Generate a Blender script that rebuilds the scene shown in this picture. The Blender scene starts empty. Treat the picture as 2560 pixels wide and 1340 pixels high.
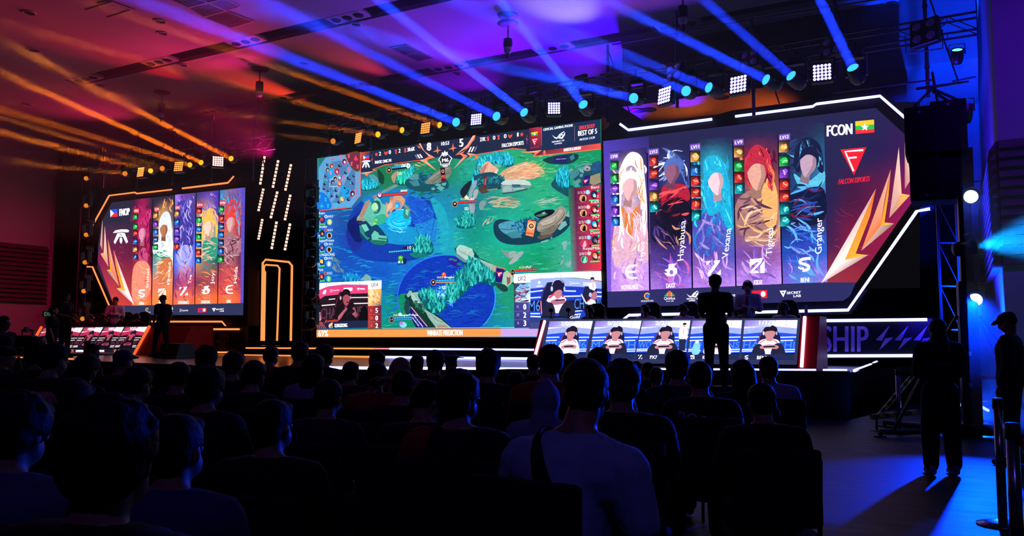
import bpy, bmesh, math, random
import numpy as np
from mathutils import Vector, Matrix
from mathutils.geometry import tessellate_polygon
SC = bpy.context.scene
COL = SC.collection
random.seed(7)
# ------------------------------------------------------------------ camera
FOC, HOR, YAW, CAMZ = 2090.0, 845.0, math.radians(29.2), 1.40
PIT = math.atan((HOR - 670.0) / FOC); ROLL = 0.004
cd = bpy.data.cameras.new('camera'); cam = bpy.data.objects.new('camera', cd); COL.objects.link(cam)
cd.sensor_width = 36.0; cd.sensor_fit = 'HORIZONTAL'; cd.lens = FOC / 2560.0 * 36.0
cd.clip_start = 0.05; cd.clip_end = 200
CF = Vector((-math.sin(YAW) * math.cos(PIT), math.cos(YAW) * math.cos(PIT), math.sin(PIT)))
CR = Vector((math.cos(YAW), math.sin(YAW), 0)); CU = CR.cross(CF)
R0, U0 = CR.copy(), CU.copy()
CR = R0 * math.cos(ROLL) + U0 * math.sin(ROLL); CU = U0 * math.cos(ROLL) - R0 * math.sin(ROLL)
CP = Vector((0, 0, CAMZ))
cam.matrix_world = Matrix((( CR.x, CU.x, -CF.x, CP.x), (CR.y, CU.y, -CF.y, CP.y), (CR.z, CU.z, -CF.z, CP.z), (0, 0, 0, 1)))
SC.camera = cam
SC.view_settings.view_transform = 'Standard'; SC.view_settings.look = 'None'
SC.view_settings.exposure = 0.0; SC.view_settings.gamma = 1.0
SC.cycles.use_denoising = True
SC.cycles.max_bounces = 5; SC.cycles.diffuse_bounces = 2; SC.cycles.glossy_bounces = 3
SC.cycles.transmission_bounces = 3; SC.cycles.volume_bounces = 0; SC.cycles.transparent_max_bounces = 6
SC.cycles.sample_clamp_indirect = 4.0
SC.cycles.caustics_reflective = False; SC.cycles.caustics_refractive = False
wd = bpy.data.worlds.new('world'); SC.world = wd; wd.use_nodes = True
wd.node_tree.nodes['Background'].inputs[0].default_value = (0.10, 0.07, 0.35, 1)
wd.node_tree.nodes['Background'].inputs[1].default_value = 0.0
def ray(px, py): return CF * FOC + CR * (px - 1280.0) - CU * (py - 670.0)
def PY(px, py, Y): d = ray(px, py); return CP + d * ((Y - CP.y) / d.y)
def PX(px, py, X): d = ray(px, py); return CP + d * ((X - CP.x) / d.x)
def PZ(px, py, Z): d = ray(px, py); return CP + d * ((Z - CP.z) / d.z)
def PD(px, py, D): d = ray(px, py); return CP + d * (D / FOC)          # D metres ahead of the lens
# ------------------------------------------------------------------ helpers
def lin(h):
    h = h.lstrip('#')
    if len(h) == 3: h = ''.join(c * 2 for c in h)
    o = []
    for i in (0, 2, 4):
        c = int(h[i:i + 2], 16) / 255.0
        o.append(c / 12.92 if c <= 0.04045 else ((c + 0.055) / 1.055) ** 2.4)
    return tuple(o)
MATS = {}
def mat(name, col='808080', rough=0.6, metal=0.0, noise=0.15, scale=8.0, spec=0.3, bump=0.0):
    if name in MATS: return MATS[name]
    m = bpy.data.materials.new(name); m.use_nodes = True; nt = m.node_tree; N = nt.nodes; L = nt.links
    b = N['Principled BSDF']; c = lin(col)
    b.inputs['Roughness'].default_value = rough; b.inputs['Metallic'].default_value = metal
    b.inputs['Specular IOR Level'].default_value = spec
    tc = N.new('ShaderNodeTexCoord'); nz = N.new('ShaderNodeTexNoise'); nz.inputs['Scale'].default_value = scale
    nz.inputs['Detail'].default_value = 4; L.new(tc.outputs['Object'], nz.inputs['Vector'])
    mx = N.new('ShaderNodeMix'); mx.data_type = 'RGBA'; L.new(nz.outputs['Fac'], mx.inputs[0])
    mx.inputs[6].default_value = tuple(x * (1 - noise) for x in c) + (1,)
    mx.inputs[7].default_value = tuple(min(1, x * (1 + noise)) for x in c) + (1,)
    L.new(mx.outputs[2], b.inputs['Base Color'])
    if bump:
        bp = N.new('ShaderNodeBump'); bp.inputs['Strength'].default_value = bump; bp.inputs['Distance'].default_value = 0.01
        L.new(nz.outputs['Fac'], bp.inputs['Height']); L.new(bp.outputs[0], b.inputs['Normal'])
    MATS[name] = m; return m
def emat(name, col=(1, 1, 1), s=1.0):
    if name in MATS: return MATS[name]
    m = bpy.data.materials.new(name); m.use_nodes = True; nt = m.node_tree; N = nt.nodes; L = nt.links
    N.remove(N['Principled BSDF']); e = N.new('ShaderNodeEmission')
    c = lin(col) if isinstance(col, str) else col
    e.inputs[0].default_value = (*c, 1); e.inputs[1].default_value = s
    L.new(e.outputs[0], N['Material Output'].inputs[0]); MATS[name] = m; return m
def tag(o, label=None, cat=None, group=None, kind=None):
    if label: o['label'] = label
    if cat: o['category'] = cat
    if group: o['group'] = group
    if kind: o['kind'] = kind
    return o
def empty(name, loc=(0, 0, 0), rz=0.0, label=None, cat=None, group=None, kind=None):
    o = bpy.data.objects.new(name, None); COL.objects.link(o); o.location = loc; o.rotation_euler = (0, 0, rz)
    o.empty_display_size = 0.1
    return tag(o, label, cat, group, kind)
class MB:                                   # collects shapes, builds ONE mesh object
    def __init__(s): s.v = []; s.f = []; s.mi = []; s.m = 0
    def add(s, vs, fs, M=None):
        b = len(s.v)
        s.v += [tuple(M @ Vector(p)) for p in vs] if M else [tuple(p) for p in vs]
        s.f += [tuple(i + b for i in f) for f in fs]; s.mi += [s.m] * len(fs); return s
    def box(s, c, d, M=None, bev=0.0):
        x, y, z = d[0] / 2, d[1] / 2, d[2] / 2
        if bev <= 0:
            vs = [(c[0] + a * x, c[1] + b * y, c[2] + e * z) for a in (-1, 1) for b in (-1, 1) for e in (-1, 1)]
            return s.add(vs, [(0, 1, 3, 2), (4, 6, 7, 5), (0, 4, 5, 1), (2, 3, 7, 6), (0, 2, 6, 4), (1, 5, 7, 3)], M)
        bm = bmesh.new(); bmesh.ops.create_cube(bm, size=1); bmesh.ops.scale(bm, vec=d, verts=bm.verts)
        bmesh.ops.bevel(bm, geom=bm.edges[:], offset=min(bev, min(d) * .45), segments=2, affect='EDGES', profile=.5)
        bmesh.ops.translate(bm, vec=c, verts=bm.verts); bm.verts.index_update()
        s.add([v.co[:] for v in bm.verts], [[v.index for v in f.verts] for f in bm.faces], M); bm.free(); return s
    def tube(s, pts, r, n=8, cap=True):
        pts = [Vector(p) for p in pts]; rs = r if isinstance(r, (list, tuple)) else [r] * len(pts)
        vs = []; u = None
        for i, p in enumerate(pts):
            t = (pts[min(i + 1, len(pts) - 1)] - pts[max(i - 1, 0)]).normalized()
            if u is None: u = t.orthogonal().normalized()
            else: u = (u - t * u.dot(t)).normalized()
            w = t.cross(u)
            for k in range(n):
                a = 2 * math.pi * k / n; vs.append(p + (u * math.cos(a) + w * math.sin(a)) * rs[i])
        fs = [(i * n + k, i * n + (k + 1) % n, (i + 1) * n + (k + 1) % n, (i + 1) * n + k) for i in range(len(pts) - 1) for k in range(n)]
        if cap: fs += [tuple(range(n - 1, -1, -1)), tuple(range((len(pts) - 1) * n, len(pts) * n))]
        return s.add(vs, fs)
    def lathe(s, prof, n=16, M=None, c=(0, 0, 0)):      # prof: (radius, z)
        vs = [(c[0] + r * math.cos(2 * math.pi * k / n), c[1] + r * math.sin(2 * math.pi * k / n), c[2] + z) for r, z in prof for k in range(n)]
        fs = [(i * n + k, i * n + (k + 1) % n, (i + 1) * n + (k + 1) % n, (i + 1) * n + k) for i in range(len(prof) - 1) for k in range(n)]
        fs += [tuple(range(n - 1, -1, -1)), tuple(range((len(prof) - 1) * n, len(prof) * n))]
        return s.add(vs, fs, M)
    def prism(s, pts, off):                 # polygon (3D points) swept along off
        n = len(pts); off = Vector(off); pts = [Vector(p) for p in pts]
        tr = tessellate_polygon([pts])
        fs = [tuple(t) for t in tr] + [tuple(i + n for i in reversed(t)) for t in tr]
        fs += [(i, (i + 1) % n, (i + 1) % n + n, i + n) for i in range(n)]
        return s.add(pts + [p + off for p in pts], fs)
    def build(s, name, m, parent=None, smooth=False, loc=None):
        me = bpy.data.meshes.new(name); c = Vector(loc) if loc else Vector((0, 0, 0))
        me.from_pydata([tuple(Vector(v) - c) for v in s.v], [], s.f)
        for x in (m if isinstance(m, (list, tuple)) else [m]): me.materials.append(x)
        if any(s.mi): me.polygons.foreach_set('material_index', s.mi)
        bm = bmesh.new(); bm.from_mesh(me); bmesh.ops.recalc_face_normals(bm, faces=bm.faces); bm.to_mesh(me); bm.free()
        if smooth: me.polygons.foreach_set('use_smooth', [True] * len(me.polygons))
        me.update()
        o = bpy.data.objects.new(name, me); COL.objects.link(o); o.location = c
        if parent:
            o.parent = parent
        return o
def centre(s): v = np.array([tuple(p) for p in s.v]); return Vector((v.min(0) + v.max(0)) / 2)
def thing(mb, name, m, label, cat, group=None, smooth=False, kind=None):
    c = centre(mb); c.z = min(p[2] for p in mb.v)
    return tag(mb.build(name, m, loc=c, smooth=smooth), label, cat, group, kind)
def copy_tree(o, parent=None):
    c = o.copy(); COL.objects.link(c)
    if parent: c.parent = parent
    for ch in list(o.children): copy_tree(ch, c)
    return c
def aim(d, up=Vector((0, 0, 1))):            # rotation matrix whose +Z looks along d
    return Vector(d).normalized().to_track_quat('Z', 'Y').to_matrix().to_4x4()
V = Vector
# ------------------------------------------------------------------ room
CEIL = 9.4; XL = -30.9; YB = 25.5; YS = 19.5; ZS = 0.84
M_ceil = mat('ceiling_paint', '989490', .85, noise=.04, scale=3)
M_wall = mat('wall_paint', '84807e', .8, noise=.05, scale=2)
M_dark = mat('dark_drape', '0a0a0c', .95, noise=.3, scale=5, spec=.1)
M_black = mat('black_metal', '0b0b0d', .5, noise=.2, spec=.4)
M_plast = mat('black_plastic', '101013', .45, noise=.2)
M_steel = mat('truss_metal', '6a6a72', .35, 0.9, noise=.15)
def struct(mb, name, m, smooth=False): return tag(mb.build(name, m, smooth=smooth), kind='structure')
# floor: dark carpet tiles with a faint sheen
def floor_mat():
    m = bpy.data.materials.new('floor_carpet'); m.use_nodes = True; nt = m.node_tree; N = nt.nodes; L = nt.links
    b = N['Principled BSDF']; b.inputs['Specular IOR Level'].default_value = .08; tc = N.new('ShaderNodeTexCoord')
    mp = N.new('ShaderNodeMapping'); mp.inputs['Scale'].default_value = (1.2, 5, 1); L.new(tc.outputs['Object'], mp.inputs[0])
    nz = N.new('ShaderNodeTexNoise'); nz.inputs['Scale'].default_value = 1.6; nz.inputs['Detail'].default_value = 8; L.new(mp.outputs[0], nz.inputs['Vector'])
    n2 = N.new('ShaderNodeTexNoise'); n2.inputs['Scale'].default_value = 60; L.new(tc.outputs['Object'], n2.inputs['Vector'])
    cr = N.new('ShaderNodeValToRGB'); cr.color_ramp.elements[0].position = .3; cr.color_ramp.elements[0].color = (.006, .006, .009, 1)
    cr.color_ramp.elements[1].position = .75; cr.color_ramp.elements[1].color = (.018, .018, .024, 1); L.new(nz.outputs[0], cr.inputs[0])
    L.new(cr.outputs[0], b.inputs['Base Color'])
    r2 = N.new('ShaderNodeMapRange'); r2.inputs['To Min'].default_value = .35; r2.inputs['To Max'].default_value = .6; L.new(nz.outputs[0], r2.inputs[0]); L.new(r2.outputs[0], b.inputs['Roughness'])
    bp = N.new('ShaderNodeBump'); bp.inputs['Strength'].default_value = .35; bp.inputs['Distance'].default_value = .004; L.new(n2.outputs[0], bp.inputs['Height']); L.new(bp.outputs[0], b.inputs['Normal'])
    return m
struct(MB().box((-14, 10, -.05), (40, 32, .1)), 'floor', floor_mat())
# ceiling with two recessed light troughs that run parallel to the stage
G1, G2 = PZ(183, 207, CEIL), PZ(492, 286, CEIL)
def trough(g, xr, w=.75):
    return (g.x, xr, g.y - w / 2, g.y + w / 2)
T1, T2 = trough(G1, 6, .62), trough(G2, 6, .62)
c = MB(); x0, x1, y0, y1 = -34, 6, -6, 26
def slab(ax, bx, ay, by): c.box(((ax + bx) / 2, (ay + by) / 2, CEIL + .06), (bx - ax, by - ay, .12))
slab(x0, x1, y0, T1[2]); slab(x0, x1, T1[3], T2[2]); slab(x0, x1, T2[3], y1)
slab(x0, T1[0], T1[2], T1[3]); slab(x0, T2[0], T2[2], T2[3])
struct(c, 'ceiling', M_ceil)
M_tr = mat('trough_paint', '5a5658', .8, noise=.1)
for k, T in enumerate((T1, T2)):
    t = MB()
    t.box(((T[0] + T[1]) / 2, (T[2] + T[3]) / 2, CEIL + .47), (T[1] - T[0] + .1, T[3] - T[2] + .1, .04))
    t.box(((T[0] + T[1]) / 2, T[2] - .02, CEIL + .29), (T[1] - T[0], .04, .34)); t.box(((T[0] + T[1]) / 2, T[3] + .02, CEIL + .29), (T[1] - T[0], .04, .34))
    t.box((T[0] - .02, (T[2] + T[3]) / 2, CEIL + .29), (.04, T[3] - T[2], .34))
    struct(t, 'trim_%d' % (k + 1), M_tr)
def louvres(a, b, z0, z1, n, out):            # horizontal shiplap fins on a wall from a to b
    m = MB(); h = (z1 - z0) / n; a = Vector((a[0], a[1], 0)); b = Vector((b[0], b[1], 0)); o = Vector(out)
    for i in range(n):
        z = z0 + i * h
        m.prism([a + Vector((0, 0, z)), a + o * .14 + Vector((0, 0, z)), a + o * .03 + Vector((0, 0, z + h * .93)), a + Vector((0, 0, z + h * .93))], b - a)
    return m
M_louv = mat('louvre_wood', '4a3438', .55, noise=.25, scale=4)
ZL0, ZL1 = 2.66, 4.80
w = MB(); w.box((XL - .1, 10, CEIL / 2), (.2, 32, CEIL)); struct(w, 'wall_left', M_wall)
XC = PX(118, 600, XL).y                      # where the drape begins on the left wall
struct(louvres((XL, -3), (XL, XC), ZL0, ZL1, 13, (1, 0, 0)), 'trim_3', M_louv)
struct(MB().box((-14, YB + .1, CEIL / 2), (40, .2, CEIL)), 'wall_back', mat('back_wall', '6a6468', .9))
struct(MB().box((-14, -4.1, CEIL / 2), (40, .2, CEIL)), 'wall_front', mat('front_wall', '1a1618', .9))
# drapes: left recess and behind the stage
def drape(p0, p1, z0, z1, n=60, amp=.07, seed=1):
    rnd = random.Random(seed); p0 = Vector(p0); p1 = Vector(p1); d = (p1 - p0); nrm = Vector((-d.y, d.x, 0)).normalized()
    top = []; m = MB()
    for i in range(n + 1):
        q = p0 + d * (i / n) + nrm * (amp * math.sin(i * 2.1) + rnd.uniform(-.02, .02)); top.append(q)
    vs = [(q.x, q.y, z) for z in (z0, z1) for q in top]
    m.add(vs, [(i, i + 1, n + 2 + i, n + 1 + i) for i in range(n)]); return m
thing(drape((XL + .25, XC + .1, 0), (XL + .25, YB - .3, 0), 0, CEIL - .6, 90), 'curtain', M_dark, 'tall black drape hanging along the left wall behind the left team desk', 'curtain', smooth=True)
thing(drape((XL + .6, YS + 3.6, 0), (PY(2398, 800, YS + 3.6).x, YS + 3.6, 0), 0, 6.2, 300), 'curtain', M_dark, 'wide black drape hanging across the hall behind the three LED screens', 'curtain', smooth=True)
# right wall: projecting bay whose front faces the hall
RC = PY(2497, 400, 16.3)                      # bay corner
XR = RC.x
XB = PY(2472, 845, 25.3).x
w = MB(); w.prism([V((XR, 16.3, 0)), V((XR + 6, 16.3, 0)), V((XR + 6, 25.4, 0)), V((XB, 25.4, 0))], (0, 0, CEIL)); struct(w, 'wall_right', M_wall)
struct(louvres((XR + 5.5, 16.3), (XR, 16.3), ZL0, ZL1, 13, (0, -1, 0)), 'trim_4', M_louv)
struct(louvres((XR, 16.3), (XB, 25.3), ZL0, ZL1, 13, (-1, 0, 0)), 'trim_5', M_louv)
w = MB(); w.box((6.1, 6, CEIL / 2), (.2, 24, CEIL)); struct(w, 'wall_side', M_wall)
# ------------------------------------------------------------------ rigging lights
YT = 17.8; YTB = 17.95; BP = 135.0; AP = 26.0
def spot(name, loc, target, col, power, angle, blend=.3, size=.05, parent=None):
    l = bpy.data.lights.new(name, 'SPOT'); l.color = col; l.energy = power; l.spot_size = angle; l.spot_blend = blend; l.shadow_soft_size = size
    o = bpy.data.objects.new(name, l); COL.objects.link(o)
    d = Vector(target) - Vector(loc); o.matrix_world = Matrix.Translation(loc) @ d.to_track_quat('-Z', 'Y').to_matrix().to_4x4()
    return o
def disc_light(name, loc, target, col, power, size, spread):
    l = bpy.data.lights.new(name, 'AREA'); l.shape = 'DISK'; l.size = size; l.color = col; l.energy = power; l.spread = spread
    o = bpy.data.objects.new(name, l); COL.objects.link(o)
    d = Vector(target) - Vector(loc); o.matrix_world = Matrix.Translation(loc) @ d.to_track_quat('-Z', 'Y').to_matrix().to_4x4()
    return o
M_head = mat('lamp_housing', '0c0c10', .4, noise=.2, spec=.5)
def lens_mat(name, col, s): return emat(name, col, s)
def moving_head(px, py, tpx, tpy, col, lens, power, ang, label, group, D=None, D2=12.5, beam=True, hs=.78):
    p = PY(px, py, YT) if D is None else PD(px, py, D)
    ex, ey = tpx, tpy
    tgt = PD(tpx, tpy, D2)
    d = (Vector(tgt) - p).normalized(); piv = p - d * .30 * hs
    r = empty('moving_head_light', (piv.x, piv.y, piv.z + .5), 0, label, 'stage light', group)
    Mi = Matrix.Translation((-r.location.x, -r.location.y, -r.location.z))
    def P(mb, n, m, par=r, **k):
        o = mb.build(n, m, par, **k)
        for v in o.data.vertices: v.co = Mi @ v.co
        return o
    R = Matrix.Translation(piv) @ aim(d) @ Matrix.Scale(hs, 4)
    P(MB().box((piv.x, piv.y, piv.z + .44), (.30, .26, .12), bev=.03), 'base', M_head)
    y = MB(); y.box((piv.x - .19, piv.y, piv.z + .18), (.05, .16, .42), bev=.02); y.box((piv.x + .19, piv.y, piv.z + .18), (.05, .16, .42), bev=.02); y.box((piv.x, piv.y, piv.z + .37), (.43, .2, .06), bev=.02)
    P(y, 'yoke', M_head)
    P(MB().lathe([(.02, -.26), (.14, -.24), (.20, -.12), (.21, .05), (.19, .2), (.175, .29), (.17, .30), (.15, .28), (.15, .25)], 20, R), 'lamp_head', M_head, smooth=True)
    P(MB().lathe([(.148, .262), (.11, .283), (.05, .292), (.003, .294)], 18, R), 'lens', lens, smooth=True)
    cl = MB(); cl.box((piv.x, piv.y, piv.z + .52), (.05, .05, .06))
    yy = YTB if D is None else piv.y + .25
    cl.tube([(piv.x, piv.y, piv.z + .53), (piv.x, yy, piv.z + .53), (piv.x, yy, piv.z + .66)], .022, 6); cl.tube([(piv.x, yy, piv.z + .53), (piv.x, yy, piv.z + .34)], .022, 6); P(cl, 'clamp', M_black)
    if beam:
        s = disc_light('lamp', p + d * .03, tgt, col, power, .24 * hs, ang); mw = s.matrix_world.copy(); s.parent = r; s.matrix_parent_inverse = Matrix.Translation(r.location).inverted(); 
    return r, p, d
L_blue = lens_mat('lens_blue', (.03, .36, 1.0), 2.2); L_amb = lens_mat('lens_amber', (1.0, .42, .02), 1.6); L_amb2 = lens_mat('lens_amber_dim', (.9, .26, .02), .9)
BL = (.008, .035, 1.0); AM = (1.0, .17, .005)
ORD = ['first', 'second', 'third', 'fourth', 'fifth', 'sixth', 'seventh', 'eighth', 'ninth', 'tenth', 'eleventh', 'twelfth', 'thirteenth', 'fourteenth', 'fifteenth']
# lamp pixel, a point further along its beam, strength
blues = [(1139, 305, 909, 216, .7), (1240, 290, 1010, 175, .6), (1309, 280, 1057, 85, 1.5), (1457, 260, 1304, 66, 1.4), (1583, 245, 1449, 213, .45), (1714, 227, 1600, 182, .4), (1770, 218, 1486, 103, .8), (1913, 198, 1621, 53, 1.3), (1976, 188, 1765, 4, .9), (2131, 167, 2050, 0, 1.5)]
for i, (a, b, c_, d_, k) in enumerate(blues):
    u = 16.5 / 20; e = 2.1
    moving_head(a, b, a + (c_ - a) * e, b + (d_ - b) * e, BL, L_blue, BP * k, math.radians(1.2), 'moving head lamp throwing a blue beam, %s blue one from the left' % ORD[i], 'blue beam lamps on the front truss', D2=15.0)
ambs = [(312, 434, 0, 400, .2, 1), (376, 427, 0, 330, .7, 0), (405, 421, 30, 300, .25, 1), (474, 412, 60, 290, .5, 0), (502, 406, 70, 211, 1.5, 0), (577, 396, 190, 197, 1.5, 0), (832, 353, 640, 330, .12, 1), (944, 336, 760, 310, .3, 0), (1004, 325, 780, 265, .6, 0), (1098, 312, 880, 235, .8, 0)]
for i, (a, b, c_, d_, k, dim) in enumerate(ambs):
    e = 1.3 if i < 6 else 2.2
    moving_head(a, b, a + (c_ - a) * e, b + (d_ - b) * e, AM, L_amb2 if dim else L_amb, AP * k, math.radians(1.0), 'moving head lamp glowing amber, %s amber one from the left' % ORD[i], 'amber beam lamps on the front truss', D2=17.0, hs=.55)
# square LED wash panels hung under the truss
def wash_panel(px, py, hw, hh, lc, s, ang, label, group, col=None, power=0, tgt=None, spread=60):
    p = PY(px, py, YT - .1)
    r = empty('led_wash_panel', (p.x, p.y, p.z), 0, label, 'stage light', group)
    R = Matrix.Rotation(ang, 4, 'Z') @ Matrix.Rotation(math.radians(-8), 4, 'X')
    S = hw
    h = MB(); h.box((0, .09, 0), (S * 2 + .06, .16, S * 2 + .06), R, bev=.03); h.build('housing', M_head, r)
    y = MB(); y.box((-S - .06, .08, .1), (.03, .05, .4), R); y.box((S + .06, .08, .1), (.03, .05, .4), R); y.box((0, .08, S + .12), (S * 2 + .15, .05, .03), R); y.box((0, .08, S + .2), (.05, .05, .16), R); y.tube([(0, .08, S + .24), (0, YTB - p.y, S + .26), (0, YTB - p.y, S + .5)], .02, 6); y.tube([(0, YTB - p.y, S + .26), (0, YTB - p.y, S + .05)], .02, 6); y.build('yoke', M_black, r)
    g = MB(); st = S * 2 / 5
    for i in range(5):
        for j in range(5):
            g.lathe([(st * .46, 0), (st * .40, .012), (st * .2, .02), (.002, .022)], 8, R @ Matrix.Translation((-S + st * (i + .5), 0.01, -S + st * (j + .5))) @ Matrix.Rotation(math.radians(90), 4, 'X'))
    g.build('led_grid', emat('led_' + lc[0], lc[1], s), r, smooth=True)
    if power:
        d = Vector(tgt) - p if tgt else Vector((0, -1, .1))
        l = spot('lamp', p + d.normalized() * .12, p + d, col, power, math.radians(spread), 1.0, .15); l.parent = r; l.matrix_parent_inverse = Matrix.Translation(p).inverted()
    return r
W = ('white_violet', (.36, .32, 1.0)); O = ('orange', (1.0, .30, .06)); PK = ('pink_white', (1.0, .62, .55))
for i, (px, py, hw, a) in enumerate([(1190, 298, .15, .1), (1385, 270, .15, .46), (1660, 238, .19, -.45), (1845, 210, .19, -.2), (2055, 180, .18, .1)]):
    wash_panel(px, py, hw, hw, W, 4.0, a, 'square LED wash panel glowing white, %s white one from the left' % ORD[i], 'white LED wash panels')
for i, (px, py, hw, a) in enumerate([(351, 430, .16, .0), (446, 416, .16, .25), (545, 403, .16, .85), (895, 345, .15, -.3), (1063, 320, .15, -.05)]):
    wash_panel(px, py, hw, hw, PK if i == 2 else O, 1.8 if i != 2 else 2.5, a, 'square LED wash panel glowing %s, %s warm one from the left' % ('pink white' if i == 2 else 'orange', ORD[i]), 'warm LED wash panels')
# colour washes on the ceiling thrown by lamps out of sight on the rear of the rig
def ceil_wash(px, py, col, power, spread, dy=6.0, dz=1.6, dx=0.0, blend=1.0):
    c = PZ(px, py, CEIL); return spot('wash_lamp', (c.x + dx, c.y + dy, CEIL - dz), c, col, power, math.radians(spread), blend, .1)
RED = (1.0, .01, .05); VIO = (.28, .03, 1.0)
CW = [(600, 195, (1, .05, .02), 2400, 18, 5.5, .9), (250, 128, (1, .01, .03), 700, 26, 5.5, 1.1), (800, 115, (1, .04, .06), 700, 22, 5.5, .9),
      (330, 60, (.7, .006, .15), 800, 95, 5, 2.5), (60, 230, (.7, .006, .1), 300, 90, 5, 2.5), (640, 60, (.55, .006, .26), 700, 80, 5, 2.5),
      (900, 215, (.45, .01, .16), 500, 60, 6, 2.2), (1090, 55, (.14, .0, .9), 1000, 75, 5, 2.5), (1010, 85, (.5, .01, .5), 350, 30, 7, 1.6), (1400, 10, (.5, .5, 1), 700, 26, 4, 3.0), (1390, 60, (.05, .0, 1), 2000, 70, 5, 3.0),
      (1640, 40, (.04, .0, .7), 500, 60, 3, 2.5), (1130, 185, (.12, .0, .6), 400, 60, 3, 2.2), (1420, 160, (.10, .0, .9), 400, 45, 3, 2.0)]
for (px, py, c_, pw, sp, dy, dz) in CW: ceil_wash(px, py, c_, pw * 3.2, sp, dy, dz)
# ------------------------------------------------------------------ stage
M_stage = mat('stage_gloss', '08080c', .2, noise=.3, scale=1.5, spec=.4)
M_side = mat('stage_skirt', '07070a', .7, noise=.3)
def stage_pts(z):
    return [PZ(2125, 928, ZS), PZ(620, 918, ZS), PZ(25, 894, ZS)]
B, A, C = stage_pts(ZS); R2 = PZ(2197, 903, ZS)
sp_ = [B, A, C, Vector((C.x - 1.5, YS + 3.2, ZS)), Vector((-.9, YS + 3.2, ZS)), Vector((min(R2.x, -.8), R2.y, ZS))]
st = MB(); st.prism([Vector((p.x, p.y, 0)) for p in sp_], (0, 0, ZS)); st.m = 0
thing(st, 'stage', M_stage, 'long low black glossy stage that carries both team desks and the screens', 'stage')
LW = emat('led_strip_white', (.34, .36, 1.0), 3.2); LO = emat('led_strip_orange', (1.0, .23, .06), 1.65); LB = emat('led_strip_blue', (.30, .40, 1.0), 2.2); LP = emat('led_strip_pink', (1.0, .62, .95), 1.6)
def strip(pts, r, m, label, group='LED strips', name='led_strip'):
    t = MB(); t.tube(pts, r, 6); return thing(t, name, m, label, 'LED strip', group)
up = Vector((0, 0, .02))
def lerp(a, b, t): return a + (b - a) * t
EN = .03
# strips along the stage edge, in segments
def edge(px0, py0, px1, py1, m, label, n=1, gap=.04):
    a, b = PZ(px0, py0, ZS), PZ(px1, py1, ZS)
    for i in range(n):
        p, q = lerp(a, b, i / n), lerp(a, b, (i + 1) / n); d = (q - p).normalized()
        strip([p + d * gap, q - d * gap], .028, m, label if n == 1 else '%s, %s segment' % (label, ORD[i]), 'LED strips along the stage edge')
edge(755, 919, 1400, 923, LW, 'white LED strip along the centre of the stage front edge', 2)
edge(1400, 923, 2045, 926, LW, 'white LED strip along the stage edge in front of the right team desk', 2)
edge(2052, 926, 2123, 926.5, LW, 'short white LED strip along the stage edge at the right corner')
edge(2135, 927, 2178, 911, LW, 'white LED strip on the slanted right corner of the stage')
edge(2183, 908, 2200, 901, LW, 'shortest white LED strip at the far right corner of the stage')
edge(25, 894, 42, 894.5, LO, 'short orange LED strip at the far left stage corner')
edge(46, 894.7, 57, 895, LO, 'shortest orange LED strip beside the left team desk')
edge(161, 898, 185, 898.5, LO, 'orange LED strip in front of the left team desk')
# riser with double strips under the centre screen
YR = 18.5
def yline(pts, Y, r, m, label, group): return strip([PY(x, y, Y) for x, y in pts], r, m, label, group)
rz = MB(); a, b = PY(590, 866, YR + .05), PY(1345, 866, YR + .05)
rz.box(((a.x + b.x) / 2, YR + .8, ZS + .15), (b.x - a.x, 1.5, .30)); thing(rz, 'riser', M_stage, 'low black riser running under the centre screen', 'riser')
rz = MB(); a, b = PY(560, 866, YR + 1.2), PY(1500, 866, YR + 1.2)
rz.box(((a.x + b.x) / 2, YR + 1.9, ZS + .12), (b.x - a.x, .9, .24)); 
G = 'LED strips on the riser'
yline([(615, 870), (935, 871.5)], YR, .022, LO, 'upper orange LED strip on the riser under the centre screen', G)
yline([(937, 871.5), (972, 871.8)], YR, .02, emat('led_strip_pinkred', (1, .25, .3), 1.2), 'short pink LED strip where the riser lights turn from orange to white', G)
yline([(974, 871.8), (1340, 874.5)], YR, .026, LW, 'upper white LED strip on the riser under the centre screen', G)
yline([(608, 888), (930, 892)], YR, .024, LO, 'lower orange LED strip at the foot of the riser', G)
yline([(932, 892.5), (1336, 897)], YR, .034, LW, 'lower white LED strip at the foot of the riser', G)
# step bench in front of the right desk
s1, s2 = PZ(1600, 963, .6), PZ(1850, 964, .6)
b = MB(); d = (s2 - s1).normalized(); n = Vector((-d.y, d.x, 0)); q = [s1 - n * .28, s2 - n * .28, s2 + n * .28, s1 + n * .28]
b.prism([Vector((v.x, v.y, 0)) for v in q], (0, 0, .6)); thing(b, 'stage_step', mat('step_top', '24242c', .3), 'black step block standing against the stage front below the right team desk', 'step')
# banner walls under the side screens
M_panel = mat('banner_panel', '09070f', .55, noise=.2)
def pwall(px0, px1, py0, py1, Y, th, m, name, label, cat):
    a, b, c_, d_ = PY(px0, py0, Y), PY(px1, py0, Y), PY(px1, py1, Y), PY(px0, py1, Y)
    w = MB(); w.prism([a, b, c_, d_], (0, th, 0)); return thing(w, name, m, label, cat)
YP = YS - .20
p1 = pwall(1500, 2330, 796, 897, YP, .15, M_panel, 'banner_wall', 'black banner wall reading CHAMPIONSHIP under the right screen', 'banner')
p2 = pwall(440, 612, 815, 884, YP, .15, M_panel, 'banner_wall', 'black banner wall reading CHAMPIONSHIP under the left screen', 'banner')
G = 'LED outlines of the right screen'
YF = YS - .14
yline([(1550, 310), (1571, 325), (1780, 298)], YF, .034, LW, 'white LED strip with a bent end above the left half of the right screen', G)
yline([(1838, 291), (2032, 266), (2041, 260), (2200, 240), (2262, 294)], YF, .031, LW, 'long white LED strip above the right half of the right screen', G)
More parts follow.
